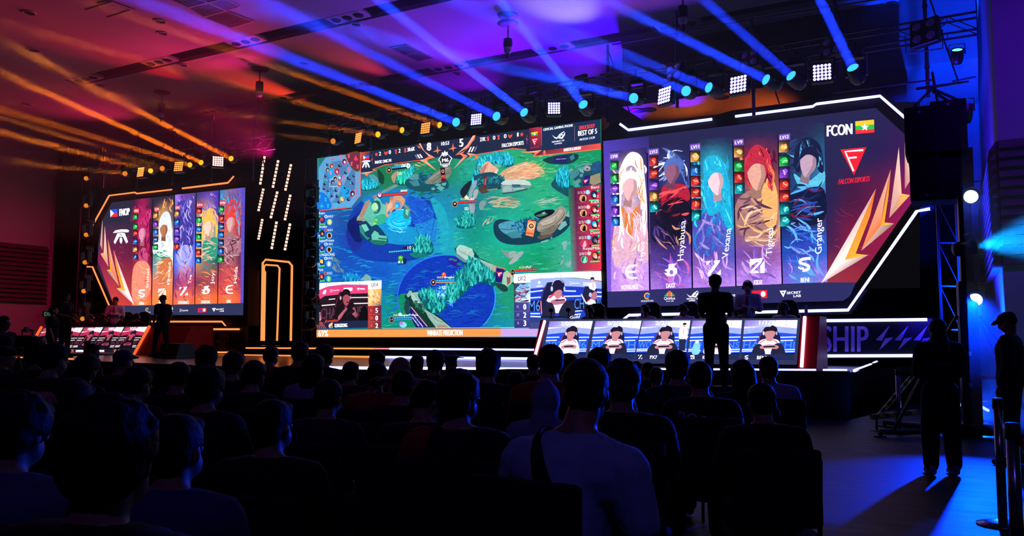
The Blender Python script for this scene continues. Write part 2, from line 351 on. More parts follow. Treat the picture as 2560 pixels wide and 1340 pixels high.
yline([(2325, 522), (2292, 528), (2120, 775), (1572, 788), (1557, 800)], YF, .034, LW, 'white LED strip running up the slanted lower right side of the right screen', G)
yline([(2030, 802), (2318, 799)], YF - .12, .034, LW, 'upper white LED strip of the banner wall under the right screen', G)
yline([(2030, 890), (2302, 889)], YF - .12, .034, LW, 'lower white LED strip of the banner wall under the right screen', G)
G = 'LED outlines of the left screen'
yline([(229, 568), (273, 489), (337, 481), (342, 484), (429, 474)], YF, .030, LO, 'orange LED strip around the upper left corner of the left screen', G)
yline([(456, 471), (570, 457), (584, 441)], YF, .030, LO, 'orange LED strip above the right half of the left screen with an upturned end', G)
yline([(218, 667), (231, 667), (273, 764), (300, 804), (555, 804), (568, 820)], YF, .028, LO, 'orange LED strip around the lower left side of the left screen', G)
yline([(440, 823), (598, 823)], YF - .12, .03, LO, 'upper orange LED strip of the banner wall under the left screen', G)
yline([(440, 880.5), (575, 881)], YF - .12, .028, LO, 'lower orange LED strip of the banner wall under the left screen', G)
# screen surrounds, extruded from their outlines
M_frame = mat('screen_surround', '08070b', .6, noise=.2)
def surround(name, pts, Y, th, label, cat='screen frame'):
    m = MB(); m.prism([PY(x, y, Y) for x, y in pts], (0, th, 0)); return thing(m, name, M_frame, label, cat)
surround('screen_surround', [(1504, 330), (1545, 300), (1575, 313), (1795, 286), (1830, 276), (2205, 226), (2275, 288), (2300, 330), (2335, 515), (2300, 535), (2128, 785), (1504, 797)], YS - .02, .5, 'black angular surround carrying the right screen')
surround('screen_surround', [(215, 560), (265, 480), (345, 470), (585, 430), (625, 440), (618, 814), (440, 818), (290, 815), (222, 680)], YS - .02, .5, 'black angular surround carrying the left screen')
surround('screen_surround', [(785, 388), (1504, 290), (1511, 850), (783, 858)], YS + .03, .5, 'black plinth and surround carrying the centre screen')
# lit portals between the left and centre screens
def portal(pts, Y, r, label):
    return strip([PY(x, y, Y) for x, y in pts], r, LO, label, 'nested orange LED portals', 'led_portal')
portal([(654, 852), (657, 657), (664, 649), (722, 655), (730, 664), (727, 852)], YS - .2, .035, 'largest and nearest of the nested orange LED portals')
portal([(656.5, 852), (660, 668), (664, 662), (694, 664), (699, 671), (692.5, 852)], YS + .25, .030, 'middle one of the nested orange LED portals')
portal([(658.5, 852), (661, 676), (663.5, 680), (660.5, 852)], YS + .6, .024, 'innermost and narrowest of the nested orange LED portals')
# nine slanted LED bars above the portals
bars = [(664, 390, 652.4, 463), (698, 400, 684, 471), (730, 410, 715, 478), (661, 471, 648, 529), (696, 478, 678.6, 547), (728.5, 486, 714, 552), (658.4, 547, 648, 600), (694, 553, 681, 624), (727.7, 558, 714, 627)]
L_bar = emat('led_bar_cells', (1.0, .50, .38), 2.0)
RN, CN = ['top', 'middle', 'bottom'], ['left', 'centre', 'right']
for i, (x0, y0, x1, y1) in enumerate(bars):
    a, b = PY(x0, y0, YS - .1), PY(x1, y1, YS - .1); c_ = (a + b) / 2
    r = empty('led_bar', tuple(c_), 0, 'slanted LED bar of glowing pink cells, %s row and %s column of nine' % (RN[i // 3], CN[i % 3]), 'LED bar', 'slanted LED bars')
    o = MB().tube([a - c_, b - c_], .045, 6).build('casing', M_black, r)
    g = MB(); n = 8
    for k in range(n):
        p, q = lerp(a, b, (k + .15) / n) - c_, lerp(a, b, (k + .85) / n) - c_
        g.tube([p + Vector((0, -.03, 0)), q + Vector((0, -.03, 0))], .042, 6)
    g.build('led_cells', L_bar, r)
# ------------------------------------------------------------------ LED picture builder: flat coloured shapes lying on a screen plane
def pic_mat():
    m = bpy.data.materials.new('led_picture'); m.use_nodes = True; nt = m.node_tree; N = nt.nodes; L = nt.links
    N.remove(N['Principled BSDF']); e = N.new('ShaderNodeEmission'); at = N.new('ShaderNodeAttribute'); at.attribute_name = 'Col'
    tc = N.new('ShaderNodeTexCoord'); mp = N.new('ShaderNodeMapping'); mp.inputs['Scale'].default_value = (5, 5, 9); L.new(tc.outputs['Object'], mp.inputs[0])
    n1 = N.new('ShaderNodeTexNoise'); n1.inputs['Scale'].default_value = 1.6; n1.inputs['Detail'].default_value = 7; n1.inputs['Roughness'].default_value = .65; n1.inputs['Distortion'].default_value = 1.2
    L.new(mp.outputs[0], n1.inputs['Vector'])
    s1 = N.new('ShaderNodeMath'); s1.operation = 'SUBTRACT'; s1.inputs[1].default_value = .5; L.new(n1.outputs[0], s1.inputs[0])
    s2 = N.new('ShaderNodeMath'); s2.operation = 'MULTIPLY'; L.new(s1.outputs[0], s2.inputs[0]); L.new(at.outputs['Alpha'], s2.inputs[1])
    s3 = N.new('ShaderNodeMath'); s3.operation = 'MULTIPLY_ADD'; L.new(s2.outputs[0], s3.inputs[0]); s3.inputs[1].default_value = 5.5; s3.inputs[2].default_value = 1.35
    s4 = N.new('ShaderNodeMath'); s4.operation = 'MAXIMUM'; L.new(s3.outputs[0], s4.inputs[0]); s4.inputs[1].default_value = .15
    s5 = N.new('ShaderNodeMath'); s5.operation = 'MINIMUM'; L.new(s4.outputs[0], s5.inputs[0]); s5.inputs[1].default_value = 2.2
    L.new(at.outputs['Color'], e.inputs[0]); L.new(s5.outputs[0], e.inputs[1])
    L.new(e.outputs[0], N['Material Output'].inputs[0]); return m
M_pic = pic_mat()
GLY = {}
def glyphs(s, wt=0.0):
    k = (s, wt)
    if k not in GLY:
        cu = bpy.data.curves.new('t', 'FONT'); cu.body = s; cu.resolution_u = 3; cu.offset = wt; cu.fill_mode = 'FRONT'
        o = bpy.data.objects.new('t', cu); COL.objects.link(o); dg = bpy.context.evaluated_depsgraph_get()
        me = bpy.data.meshes.new_from_object(o.evaluated_get(dg))
        v = [(p.co.x, p.co.y) for p in me.vertices]; f = [tuple(q.vertices) for q in me.polygons]
        bpy.data.objects.remove(o); bpy.data.curves.remove(cu); bpy.data.meshes.remove(me)
        x0 = min([p[0] for p in v] or [0]); x1 = max([p[0] for p in v] or [1])
        GLY[k] = ([((x - x0) / (x1 - x0), y / .70) for x, y in v], f)
    return GLY[k]
def smooth_pts(p, n=4, closed=True):
    o = []; N_ = len(p); rng = range(N_) if closed else range(N_ - 1)
    for i in rng:
        if closed: a, b, c, d = p[i - 1], p[i], p[(i + 1) % N_], p[(i + 2) % N_]
        else: a, b, c, d = p[max(i - 1, 0)], p[i], p[i + 1], p[min(i + 2, N_ - 1)]
        for k in range(n):
            t = k / n; t2 = t * t; t3 = t2 * t
            o.append(tuple(.5 * (2 * b[j] + (c[j] - a[j]) * t + (2 * a[j] - 5 * b[j] + 4 * c[j] - d[j]) * t2 + (3 * b[j] - a[j] - 3 * c[j] + d[j]) * t3) for j in (0, 1)))
    if not closed: o.append(p[-1])
    return o
def prs(s):
    if isinstance(s, str): q = [float(t) for t in s.replace(',', ' ').split()]; return list(zip(q[::2], q[1::2]))
    return list(s)
def inpoly(x, y, P):
    r = False; j = len(P) - 1
    for i in range(len(P)):
        if (P[i][1] > y) != (P[j][1] > y) and x < (P[j][0] - P[i][0]) * (y - P[i][1]) / (P[j][1] - P[i][1]) + P[i][0]: r = not r
        j = i
    return r
class Pic:
    def __init__(s, proj, step=1e-4, seed=3): s.proj = proj; s.v = []; s.f = []; s.c = []; s.L = 0; s.st = step; s.r = random.Random(seed)
    def _add(s, pts, faces, cols, same=False):
        if not same: s.L += 1
        b = len(s.v); s.v += [s.proj(x, y, s.L * s.st) for x, y in pts]
        for f in faces: s.f.append(tuple(i + b for i in f))
        s.c += cols
    def col(s, c, a=0.0): return (*(lin(c) if isinstance(c, str) else c), a)
    def p(s, c, pts, sm=0, a=0.0, same=False):
        P = prs(pts)
        if sm: P = smooth_pts(P, 4)
        tr = tessellate_polygon([[Vector((x, y, 0)) for x, y in P]])
        s._add(P, tr, [s.col(c, a)] * len(P), same)
    def g(s, pts, cols, a=0.0):                     # quad tl tr br bl with corner colours, subdivided
        P = prs(pts); C_ = [s.col(c, a) for c in cols]; n = 6; V = []; CC = []
        for j in range(n + 1):
            for i in range(n + 1):
                u, w = i / n, j / n; W = ((1 - u) * (1 - w), u * (1 - w), u * w, (1 - u) * w)
                V.append(tuple(sum(W[k] * P[k][q] for k in range(4)) for q in (0, 1))); CC.append(tuple(sum(W[k] * C_[k][q] for k in range(4)) for q in range(4)))
        s._add(V, [(j * (n + 1) + i, j * (n + 1) + i + 1, (j + 1) * (n + 1) + i + 1, (j + 1) * (n + 1) + i) for j in range(n) for i in range(n)], CC)
    def grid(s, xs, rows, yf, a=0.0, n=5):          # colour lattice; yf(x, v) gives the pixel row
        H = len(rows); W = len(xs); V = []; CC = []; K = [[s.col(c, a) for c in (r.split() if isinstance(r, str) else r)] for r in rows]
        for j in range((H - 1) * n + 1):
            for i in range((W - 1) * n + 1):
                gi, gj = min(i // n, W - 2), min(j // n, H - 2); u, w = i / n - gi, j / n - gj
                u2, w2 = u * u * (3 - 2 * u), w * w * (3 - 2 * w)
                x = xs[gi] * (1 - u) + xs[gi + 1] * u; V.append((x, yf(x, (gj + w) / (H - 1))))
                CC.append(tuple((K[gj][gi][q] * (1 - u2) + K[gj][gi + 1][q] * u2) * (1 - w2) + (K[gj + 1][gi][q] * (1 - u2) + K[gj + 1][gi + 1][q] * u2) * w2 for q in range(4)))
        M_ = (W - 1) * n + 1
        s._add(V, [(j * M_ + i, j * M_ + i + 1, (j + 1) * M_ + i + 1, (j + 1) * M_ + i) for j in range((H - 1) * n) for i in range(M_ - 1)], CC)
    def e(s, c, cx, cy, rx, ry=None, rot=0, a=0.0, n=20, same=False):
        ry = rx if ry is None else ry; R = math.radians(rot)
        s.p(c, [(cx + rx * math.cos(t) * math.cos(R) - ry * math.sin(t) * math.sin(R), cy + rx * math.cos(t) * math.sin(R) + ry * math.sin(t) * math.cos(R)) for t in [2 * math.pi * k / n for k in range(n)]], a=a, same=same)
    def l(s, c, pts, w, sm=0, a=0.0, same=False, taper=False):
        P = prs(pts)
        if sm: P = smooth_pts(P, 5, False)
        A = []; B_ = []; n = len(P)
        for i in range(n):
            x0, y0 = P[max(i - 1, 0)]; x1, y1 = P[min(i + 1, n - 1)]; d = math.hypot(x1 - x0, y1 - y0) or 1
            ww = w / 2 * ((1 - abs(2 * i / (n - 1) - 1) ** 2 * .9) if taper else 1)
            nx, ny = -(y1 - y0) / d * ww, (x1 - x0) / d * ww; A.append((P[i][0] + nx, P[i][1] + ny)); B_.append((P[i][0] - nx, P[i][1] - ny))
        s._add(A + B_, [(i, i + 1, n + i + 1, n + i) for i in range(n - 1)], [s.col(c, a)] * (2 * n), same)
    def ring(s, c, cx, cy, rx, ry, w, t0=0, t1=360, same=False):
        n = 28; s.l(c, [(cx + rx * math.cos(math.radians(t0 + (t1 - t0) * k / n)), cy + ry * math.sin(math.radians(t0 + (t1 - t0) * k / n))) for k in range(n + 1)], w, same=same)
    def t(s, txt, x0, y0, x1, y1, h, c, wt=0.0, sh=0.0, up=None, same=False):      # baseline from (x0,y0) to (x1,y1); up = direction of letter height
        V, F = glyphs(txt, 0.0); ux, uy = up or (0, -1); L_ = math.hypot(x1 - x0, y1 - y0) or 1; ex, ey = (x1 - x0) / L_, (y1 - y0) / L_
        b = wt * 1.5 * h; n = 3 if wt > .025 else 2 if wt > .012 else 1
        for k in range(n):
            o = (k - (n - 1) / 2) * b * (1 if n > 1 else 0); q = .45 * o * (1 if n > 2 else 0)
            pts = [(x0 + (x1 - x0) * u + ux * h * v + sh * h * v + ex * o, y0 + (y1 - y0) * u + uy * h * v + ey * o + q * .5) for u, v in V]
            s._add(pts, F, [s.col(c)] * len(pts), same or k > 0)
    def strokes(s, region, n, cols, ln=(8, 20), w=(1, 3), ang=(0, 30), a=.3, bend=.3):
        P = prs(region); xs = [q[0] for q in P]; ys = [q[1] for q in P]; s.L += 1; R = s.r
        for _ in range(n):
            for __ in range(20):
                x, y = R.uniform(min(xs), max(xs)), R.uniform(min(ys), max(ys))
                if inpoly(x, y, P): break
            else: continue
            l_ = R.uniform(*ln); t = math.radians(R.uniform(*ang)); dx, dy = math.cos(t) * l_ / 2, math.sin(t) * l_ / 2; b = R.uniform(-bend, bend)
            q = [(x - dx, y - dy), (x - dy * b, y + dx * b), (x + dx, y + dy)]
            if not (inpoly(*q[0], P) and inpoly(*q[2], P)): continue
            s.l(R.choice(cols), q, R.uniform(*w), sm=1, a=a, same=True, taper=True)
    def blades(s, region, n, cols, h=(8, 14), w=2.2, lean=.35):
        P = prs(region); xs = [q[0] for q in P]; ys = [q[1] for q in P]; R = s.r; B_ = []
        for _ in range(n * 3):
            x, y = R.uniform(min(xs), max(xs)), R.uniform(min(ys), max(ys))
            if inpoly(x, y, P): B_.append((y, x))
            if len(B_) >= n: break
        B_.sort(); s.L += 1; k0 = s.L
        for i, (y, x) in enumerate(B_):
            if i % max(1, len(B_) // 12) == 0: s.L += 1
            hh = R.uniform(*h); d = R.uniform(-lean, lean) * hh
            s.p(R.choice(cols), [(x - w * .5, y), (x - w * .6 + d * .5, y - hh * .5), (x + d, y - hh), (x + w * .6 + d * .4, y - hh * .5), (x + w * .4, y)], a=.1, same=True)
    def build(s, name, parent=None, loc=None, m=None):
        me = bpy.data.meshes.new(name); c = Vector(loc) if loc is not None else Vector((0, 0, 0))
        me.from_pydata([tuple(Vector(v) - c) for v in s.v], [], s.f)
        at = me.color_attributes.new('Col', 'FLOAT_COLOR', 'POINT'); at.data.foreach_set('color', np.array(s.c, dtype=np.float32).ravel())
        me.materials.append(m or M_pic); me.update(); o = bpy.data.objects.new(name, me); COL.objects.link(o)
        if parent: o.parent = parent
        else: o.location = c
        return o
def plane_proj(Y): return lambda x, y, d: PY(x, y, Y - d)
# ------------------------------------------------------------------ centre LED screen
K = Pic(plane_proj(YS), seed=5)
top = lambda x: 395.5 - .1384 * (x - 796)
def cf(x, v): return top(x) + (843 - top(x)) * v
K.p('10101c', [(791.5, 843), (796, 395.5), (1500, 298), (1506, 843)])
K.grid([793, 870, 950, 1030, 1110, 1190, 1270, 1350, 1430, 1503],
  ['2a7f78 2a7f78 187048 187850 1f7a58 1f9078 1f9068 1a8858 108050 108050',
   '2a6fa8 2a60a0 187048 1f7c52 1d7858 1f9c88 26a070 249868 14885c 128a58',
   '2a60a8 1c4890 2a8a98 1a70b8 1a80a8 1c7080 229078 2aa078 1f9270 2f7060',
   '1a66b0 1840a0 155cb8 1c78c0 1f98b0 148878 18a890 149a78 24a080 903050',
   '1a60b8 1450b0 1450b4 1468b8 1490a8 30a080 1c9468 148a5c 40a088 b03050',
   '1a70b0 1a80a8 107f90 1450a0 1448a8 146a90 1c8a68 148860 2a9070 b04060',
   '1a70b0 107a90 0f8a5e 0f7a68 0c4894 1060a0 1080a4 1080a4 1080a4 1080a4'], cf, a=.22)
MAPR = [(800, 400), (1495, 310), (1500, 815), (796, 818)]
K.strokes('1000 400 1495 345 1495 700 1130 640 1120 480', 420, ['1fae8c', '2fb87c', '128a60', '0f7a58', '46b088', '2aa0a0', '18966e'], (8, 30), (1, 3.5), (-25, 15))
K.strokes('800 520 1120 470 1125 815 960 815 800 690', 420, ['1a66c8', '1450a8', '1f84c8', '1898b0', '0f4494', '1a70b8'], (10, 36), (1, 3.5), (-14, 8))
K.strokes('955 740 1060 700 1060 815 955 815', 90, ['16a070', '0f8a58', '24b07a'], (8, 24), (1, 3), (-12, 4))
K.strokes('1130 760 1280 700 1282 818 1130 818', 80, ['1486b0', '0f60a0', '2aa8c0'], (14, 40), (1, 2.4), (-5, 3))
# pond
K.p('14389c', '868 600 872 545 900 505 940 488 985 478 1030 482 1078 505 1090 550 1084 600 1060 640 1000 655 920 650 880 630', 1, .25)
K.p('1c2c88', '865 585 880 548 905 525 912 575 900 620 880 625', 1, .3); K.p('101c60', '868 560 900 540 905 600 885 600', 1, .3)
K.p('1874b4', '905 500 960 474 1040 476 1050 500 1000 520 940 520', 1, .25)
K.p('1f9ab0', '1078 492 1110 520 1122 570 1118 625 1100 622 1098 560 1082 520', 1, .25); K.p('1e78c4', '1040 560 1086 545 1090 600 1060 612 1040 590', 1, .3)
K.p('1a52c0', '1020 490 1065 505 1085 540 1040 560 1018 530', 1, .35); K.strokes('1000 485 1120 485 1120 630 1000 640', 80, ['1a48b0', '2a90d0', '1430a0', '20a0b8'], (10, 30), (.8, 2), (-40, 70))
K.p('1888c0', '950 560 1040 570 1060 600 1010 612 950 600', 1, .3)
K.l('10306c', '1070 505 1068 530 1078 550 1086 545', 1); K.l('10306c', '1086 548 1080 580 1076 596', 1); K.l('10306c', '1040 572 1048 588', 1)
# rocks at the left of the pond
K.p('123c60', '892 540 905 560 900 590 925 605 960 612 970 598 940 560', 1, .3)
K.p('58b0a0', '913 505 923 499 935 520 932 535 943 546 946 558 930 566 905 552 892 545 899 536', 0, .25); K.p('a87a68', '913 506 922 500 925 506 906 545 898 541', 0, .2)
K.p('a08474', '892 545 912 546 916 551 892 552', 0, .2); K.p('163a58', '894 556 916 552 930 568 925 566 912 558 898 561', 0, .2)
K.p('68c0ac', '903 562 915 560 923 575 912 580', 0, .2); K.p('2f8078', '898 563 904 564 914 590 925 595 918 600 900 580', 0, .2)
K.p('60b4a4', '936 488 945 490 956 510 975 512 975 530 955 540 940 548 928 540 935 520', 0, .25); K.p('1c5a60', '928 520 932 505 946 502 952 515 948 530 936 534', 1, .2)
K.e('a0d8a8', 937, 519, 8.5, 12.5, a=.2); K.p('4a9878', '929 524 937 528 945 522 944 530 936 532', 0, .2); K.p('907464', '930 491 940 487 945 492 936 497', 0, .2)
K.p('60b8a4', '928 588 936 576 946 582 948 588 966 590 967 602 945 604 930 600', 0, .25); K.p('246458', '945 594 966 596 966 600 946 598', 0, .2); K.p('1e6a58', '926 600 968 603 960 612 935 610', 1, .3)
K.p('2fa080', '935 545 960 535 975 550 955 560 940 562', 1, .4); K.e('7cc850', 940, 550, 4, 3, a=.4); K.e('8cc850', 937, 558, 5, 3, a=.4)
# bronze fountain ring and swirl of water
K.strokes('965 535 1012 520 1034 548 1030 570 985 580 955 562', 130, ['20c8ff', '10a0f0', '40e0ff', '1480e0', '80f0ff'], (12, 34), (1, 3), (-8, 30), 0, .9)
K.p('18b0f0', '972 540 1000 522 1026 545 1022 562 990 568 966 556', 1, .5)
for i in range(9): K.ring(['30d8ff', '1090e8', '70f0ff'][i % 3], 996 + i, 548 + i * 1.5, 8 + i * 3.6, 4 + i * 2, 1.2, 10 + 8 * i, 200 - 6 * i)
K.p('2a8078', '1012 512 1022 515 1026 530 1020 548 1008 540', 1, .3); K.p('70c0a8', '1014 522 1022 526 1020 540 1014 535', 0, .2); K.l('c08878', '1008 510 1026 527', 2.2)
K.p('c89070', '976 497 988 490 1003 490 1012 498 1010 510 1000 520 984 524 978 534 970 542 964 538 966 522 965 505 972 510', 1, .25); K.p('e0b090', '970 512 978 505 979 518 972 524 967 530', 1, .2)
K.e('d8a080', 994, 512, 13, 13, a=.2); K.e('7c5044', 994, 512, 11, 11.5); K.e('c09078', 994, 512, 10, 10.5, a=.2); K.e('1c8ae8', 994, 513, 7.5, 8.5, a=.3); K.e('50c8f8', 992, 515, 4, 5)
K.e('b07850', 979, 496, 5, 4, a=.2); K.e('2088d0', 973, 532, 3.5, 5)
# grass clumps
CY = ['1fa8d0', '28c8e0', '149098', '0f7088', '40dce8', '1890b8']
def clump(reg, n, h, w=2.2, lean=.35, cs=None, dark='0c5058'):
    K.p(dark, reg, 1, .3); K.blades(reg, n, cs or CY, h, w, lean)
TEAL = ['1f9c98', '28b8b0', '167878', '10606c', '48d0c0', '1c8c90']
K.strokes('985 478 1120 440 1130 490 1060 500', 40, ['12603c', '1c8858', '0e4c48'], (10, 24), (1, 3), (-30, 10))
clump('904 462 925 448 945 458 948 470 935 474 905 476', 120, (9, 16)); K.p('4c8c98', '922 436 935 436 950 450 945 456 925 445', 0, .2); K.p('143c30', '945 424 960 440 958 460 948 455 945 440', 1, .4)
K.p('6a8c84', '935 490 985 462 1000 462 960 482', 1, .25); K.p('a8886c', '978 442 988 430 996 428 990 445 985 458', 1, .2)
clump('990 460 1002 438 1020 432 1030 440 1018 462', 110, (10, 18), cs=['28c0d8', '1ca0a0', '20d070', '48e0c0', '188890']); clump('1024 428 1032 415 1036 430 1028 445', 25, (8, 14))
K.p('144c58', '1015 450 1045 440 1090 436 1110 440 1120 470 1060 480 1020 470', 1, .4); K.p('4c8a94', '1020 447 1030 436 1045 434 1048 448 1030 450', 0, .3); K.p('387c88', '1022 453 1044 449 1048 458 1030 462', 0, .3); K.p('3a7a80', '1030 462 1048 458 1050 464 1034 466', 0, .3)
K.strokes('1045 430 1080 425 1085 450 1060 462 1045 455', 90, ['14607c', '1c7c98', '0e4058'], (3, 7), (2, 4), (0, 180), .4)
K.p('70766c', '1065 452 1090 430 1120 415 1128 420 1124 440 1100 456 1070 460', 1, .4); K.l('a09884', '1072 450 1100 430 1122 420', 2, 1, .3); K.l('3c4840', '1080 456 1105 440 1124 432', 1.4, 1, .3)
for q in ('1086 462 1095 458 1104 462 1098 468', '1090 470 1104 465 1112 470 1104 478', '1078 470 1086 468 1088 474 1080 476', '1104 458 1116 456 1114 464 1106 464'): K.p('58a0a0', q, 0, .2)
# right half of the map
K.p('30c8e8', '1180 447 1188 440 1206 442 1212 452 1200 462 1182 462', 1, .4); K.e('90f0ff', 1196, 449, 7, 5, a=.3)
clump('1196 402 1225 390 1255 388 1280 395 1284 412 1265 418 1240 408 1200 420 1190 425', 260, (9, 17))
clump('1182 436 1200 424 1205 440 1190 446', 26, (8, 13))
K.p('d8a088', '1200 432 1208 412 1220 403 1232 412 1246 424 1238 436 1222 447 1206 440', 1, .2); K.p('b07878', '1198 430 1212 412 1216 412 1206 440', 1, .2); K.l('8a5450', '1206 440 1212 424 1220 408', 1.2, 1); K.l('e8b8a0', '1216 444 1222 424 1226 410', 2, 1); K.p('d8c8b0', '1238 426 1246 422 1242 434 1236 432'); K.p('70a0a0', '1236 411 1252 412 1250 420 1240 418', 0, .2); K.p('60908c', '1194 413 1203 414 1200 424 1193 420', 0, .2)
K.p('c89878', '1246 440 1262 424 1290 412 1320 404 1345 412 1362 432 1350 442 1300 448 1270 450 1250 446', 1, .3)
K.strokes('1250 440 1290 412 1330 402 1360 420 1366 440 1300 452', 150, ['e8a878', 'd89080', 'f0c8a0', 'b88868', 'f0a060', 'c8c0a0'], (12, 34), (1, 3.4), (-28, 12), .2)
K.strokes('1300 400 1400 380 1410 440 1370 460', 60, ['48b878', '88b868', '1f9c68'], (8, 22), (1, 3), (-40, 10))
K.p('14445a', '1186 440 1226 430 1250 440 1262 450 1262 470 1225 474 1200 470 1190 460', 1, .4); K.strokes('1188 440 1262 436 1262 460 1190 462', 130, ['1c6878', '14505c', '2a8890'], (3, 7), (2, 4), (0, 180), .4)
K.p('8898a8', '1172 486 1180 462 1190 450 1192 460 1182 480 1178 496', 1, .3); K.p('9c9c98', '1182 490 1188 474 1196 476 1190 496', 1, .3); K.p('4a3a34', '1196 470 1212 464 1222 478 1205 484', 1, .4); K.l('8c7c50', '1218 475 1244 472', 3, 0, .3)
K.p('14202c', '1150 480 1164 460 1180 452 1170 480 1160 496', 1, .3)
K.p('b8c8c0', '1252 458 1265 449 1310 449 1325 455 1328 464 1305 462 1280 463 1256 462', 0, .15); K.p('688890', '1252 462 1280 463 1305 463 1328 466 1322 472 1288 476 1285 480 1256 482', 0, .2)
K.p('8cA8a8', '1258 465 1274 464 1282 470 1278 478 1256 481', 0, .2); K.p('30586c', '1279 461 1300 461 1302 467 1282 468'); K.p('90b0a8', '1283 471 1310 469 1312 472 1284 476'); K.l('203848', '1256 484 1288 480 1320 472', 2.5, 1)
K.strokes('1215 500 1230 488 1300 492 1310 510 1280 524 1220 516', 70, ['b89c80', 'c8a890', '98a888', 'a87c70'], (14, 40), (1, 3.6), (-20, 8), .2)
K.strokes('1320 510 1390 480 1420 490 1400 510 1330 516', 26, ['78a898', '98b0a0', 'a8a898'], (20, 50), (1, 2.6), (-22, -4), .2)
K.strokes('1200 560 1235 530 1240 540 1212 575', 12, ['a89888', 'b8a890'], (8, 22), (1.5, 3.5), (-70, -40), .2)
clump('1140 566 1150 545 1170 530 1188 545 1186 566 1165 572', 120, (9, 17), 2.6, .6, TEAL); K.p('8898a0', '1172 500 1186 500 1186 530 1176 530', 1, .35); K.p('708c90', '1200 505 1212 500 1216 506 1206 524 1198 520', 1, .3)
K.p('124858', '1386 448 1400 430 1410 455 1440 470 1440 500 1420 492 1390 475 1378 462', 1, .35); clump('1396 470 1388 445 1400 424 1420 424 1424 470', 150, (10, 18), 2.2)
K.p('123440', '1358 398 1385 390 1440 384 1444 398 1420 410 1380 410 1362 404', 1, .3); K.p('1c1c5c', '1388 390 1419 388 1417 408 1384 408'); K.t('welcome to the land', 1390, 399, 1415, 397.5, 2.2, 'c0c8f0', .03); K.p('2c7888', '1424 392 1434 385 1437 396 1428 402', 0, .3)
K.p('144858', '1430 440 1460 420 1495 405 1502 440 1502 480 1470 480', 1, .4)
for q, c in (('1424 432 1444 424 1450 434 1436 446 1424 442', '407c88'), ('1432 456 1448 446 1454 452 1440 466', '508890'), ('1444 420 1458 422 1460 434 1450 430', '6098a0'), ('1450 436 1458 434 1456 442 1450 442', '6098a0'), ('1420 426 1430 420 1434 424 1424 432', '5c98a0'), ('1476 440 1500 432 1502 456 1484 464 1474 458', '8c8468')): K.p(c, q, 0, .25)
K.e('8c8c94', 1468, 421, 10, 7, a=.2); K.e('c0a8a0', 1468, 421, 4, 3); K.e('180c10', 1468, 422, 2.5, 2); K.l('5c9098', '1436 418 1462 410 1480 412', 3.5, 1, .3); K.p('1c4c78', '1478 414 1500 402 1502 430 1480 428', 1, .5)
K.p('20186c', '1461 440 1476 438 1470 464 1456 464'); K.p('e02840', '1458 450 1472 447 1463 460'); K.t('F', 1462, 456, 1468, 455, 5, 'ffffff', .03)
# island with trunk
K.p('14384c', '1238 590 1234 560 1250 548 1290 552 1340 548 1380 536 1425 530 1432 548 1410 580 1370 600 1310 612 1260 608', 1, .3)
K.p('4890a8', '1246 566 1256 556 1290 552 1310 566 1300 590 1262 584', 1, .3); K.p('3a7c8c', '1262 584 1300 576 1304 594 1280 596', 0, .3); K.l('102c3c', '1250 572 1276 574 1302 568', 1.2, 1); K.l('102c3c', '1276 574 1284 560', 1)
K.strokes('1275 560 1310 545 1355 538 1350 570 1300 590', 150, ['1a6c98', '14507c', '2a90b8', '0e3860'], (3, 8), (2, 4), (0, 180), .4)
K.p('101828', '1335 535 1360 525 1385 525 1380 538 1350 545', 1, .3); K.p('3a6c50', '1340 538 1362 532 1368 536 1350 542', 1, .4); K.p('70a8a8', '1354 532 1362 529 1364 534 1356 536')
K.p('8c8478', '1342 572 1350 552 1380 536 1396 518 1410 518 1416 534 1404 556 1380 572 1352 580', 1, .3); K.p('a8a094', '1352 556 1384 540 1400 524 1406 530 1388 552 1360 564', 1, .25); K.l('3c3c38', '1350 578 1380 566 1404 546 1412 532', 1.4, 1); K.l('3c3c38', '1356 566 1384 556 1392 540', 1, 1); K.p('6c6458', '1352 582 1390 562 1396 566 1380 584 1356 588', 1, .3); K.p('564c44', '1345 590 1380 586 1376 592 1350 598', 1, .3)
for q in ('1418 530 1430 524 1433 534 1426 544 1414 540', '1404 556 1414 552 1418 562 1400 576 1394 572', '1352 604 1370 598 1372 602 1354 608', '1376 594 1380 592 1381 596 1377 597'): K.p('6cA4a0', q, 0, .2)
K.p('e88858', '1320 550 1341 553 1333 592 1314 588'); K.e('fff0c0', 1328, 565, 8.5, 8.5); K.e('5c2c20', 1328, 565, 6.6, 6.6); K.e('e8a870', 1328, 565, 4.4, 3.6); K.p('d85030', '1316 580 1334 583 1333 587 1315 584'); K.t('WAR', 1322, 568, 1334, 569, 5, '401810', .02); K.p('702820', '1318 548 1342 552 1342 554 1318 550')
K.p('788888', '1252 622 1262 628 1275 632 1290 640 1280 648 1264 640', 1, .2); K.p('8c9c98', '1272 630 1288 628 1290 640 1276 644', 1, .2); K.p('90a0a0', '1292 636 1304 628 1308 634 1284 658 1272 658', 1, .2)
K.strokes('1400 600 1440 590 1440 660 1400 680', 30, ['70a8a8', '9098b0', '58a890'], (8, 20), (3, 7), (-80, -40), .2)
# red standards
K.p('58101c', '1100 418 1112 419 1114 452 1104 456'); K.p('1c0c10', '1102 420 1111 421 1111 436 1103 436'); K.e('c0b090', 1107, 428, 3.6, 4.2); K.e('1c0c10', 1107, 428, 2, 2.4); K.t('ARRIVAL', 1103, 442, 1113, 441, 3, 'ff9070', .03); K.t('TO FAME', 1103, 446.5, 1113, 445.5, 3, 'ff6040', .03)
K.p('6c1818', '1211 440 1217 439 1214 467 1209 468'); K.t('WORLD', 1214, 462, 1216, 446, 3.4, 'f08060', .03, up=(-1, 0))
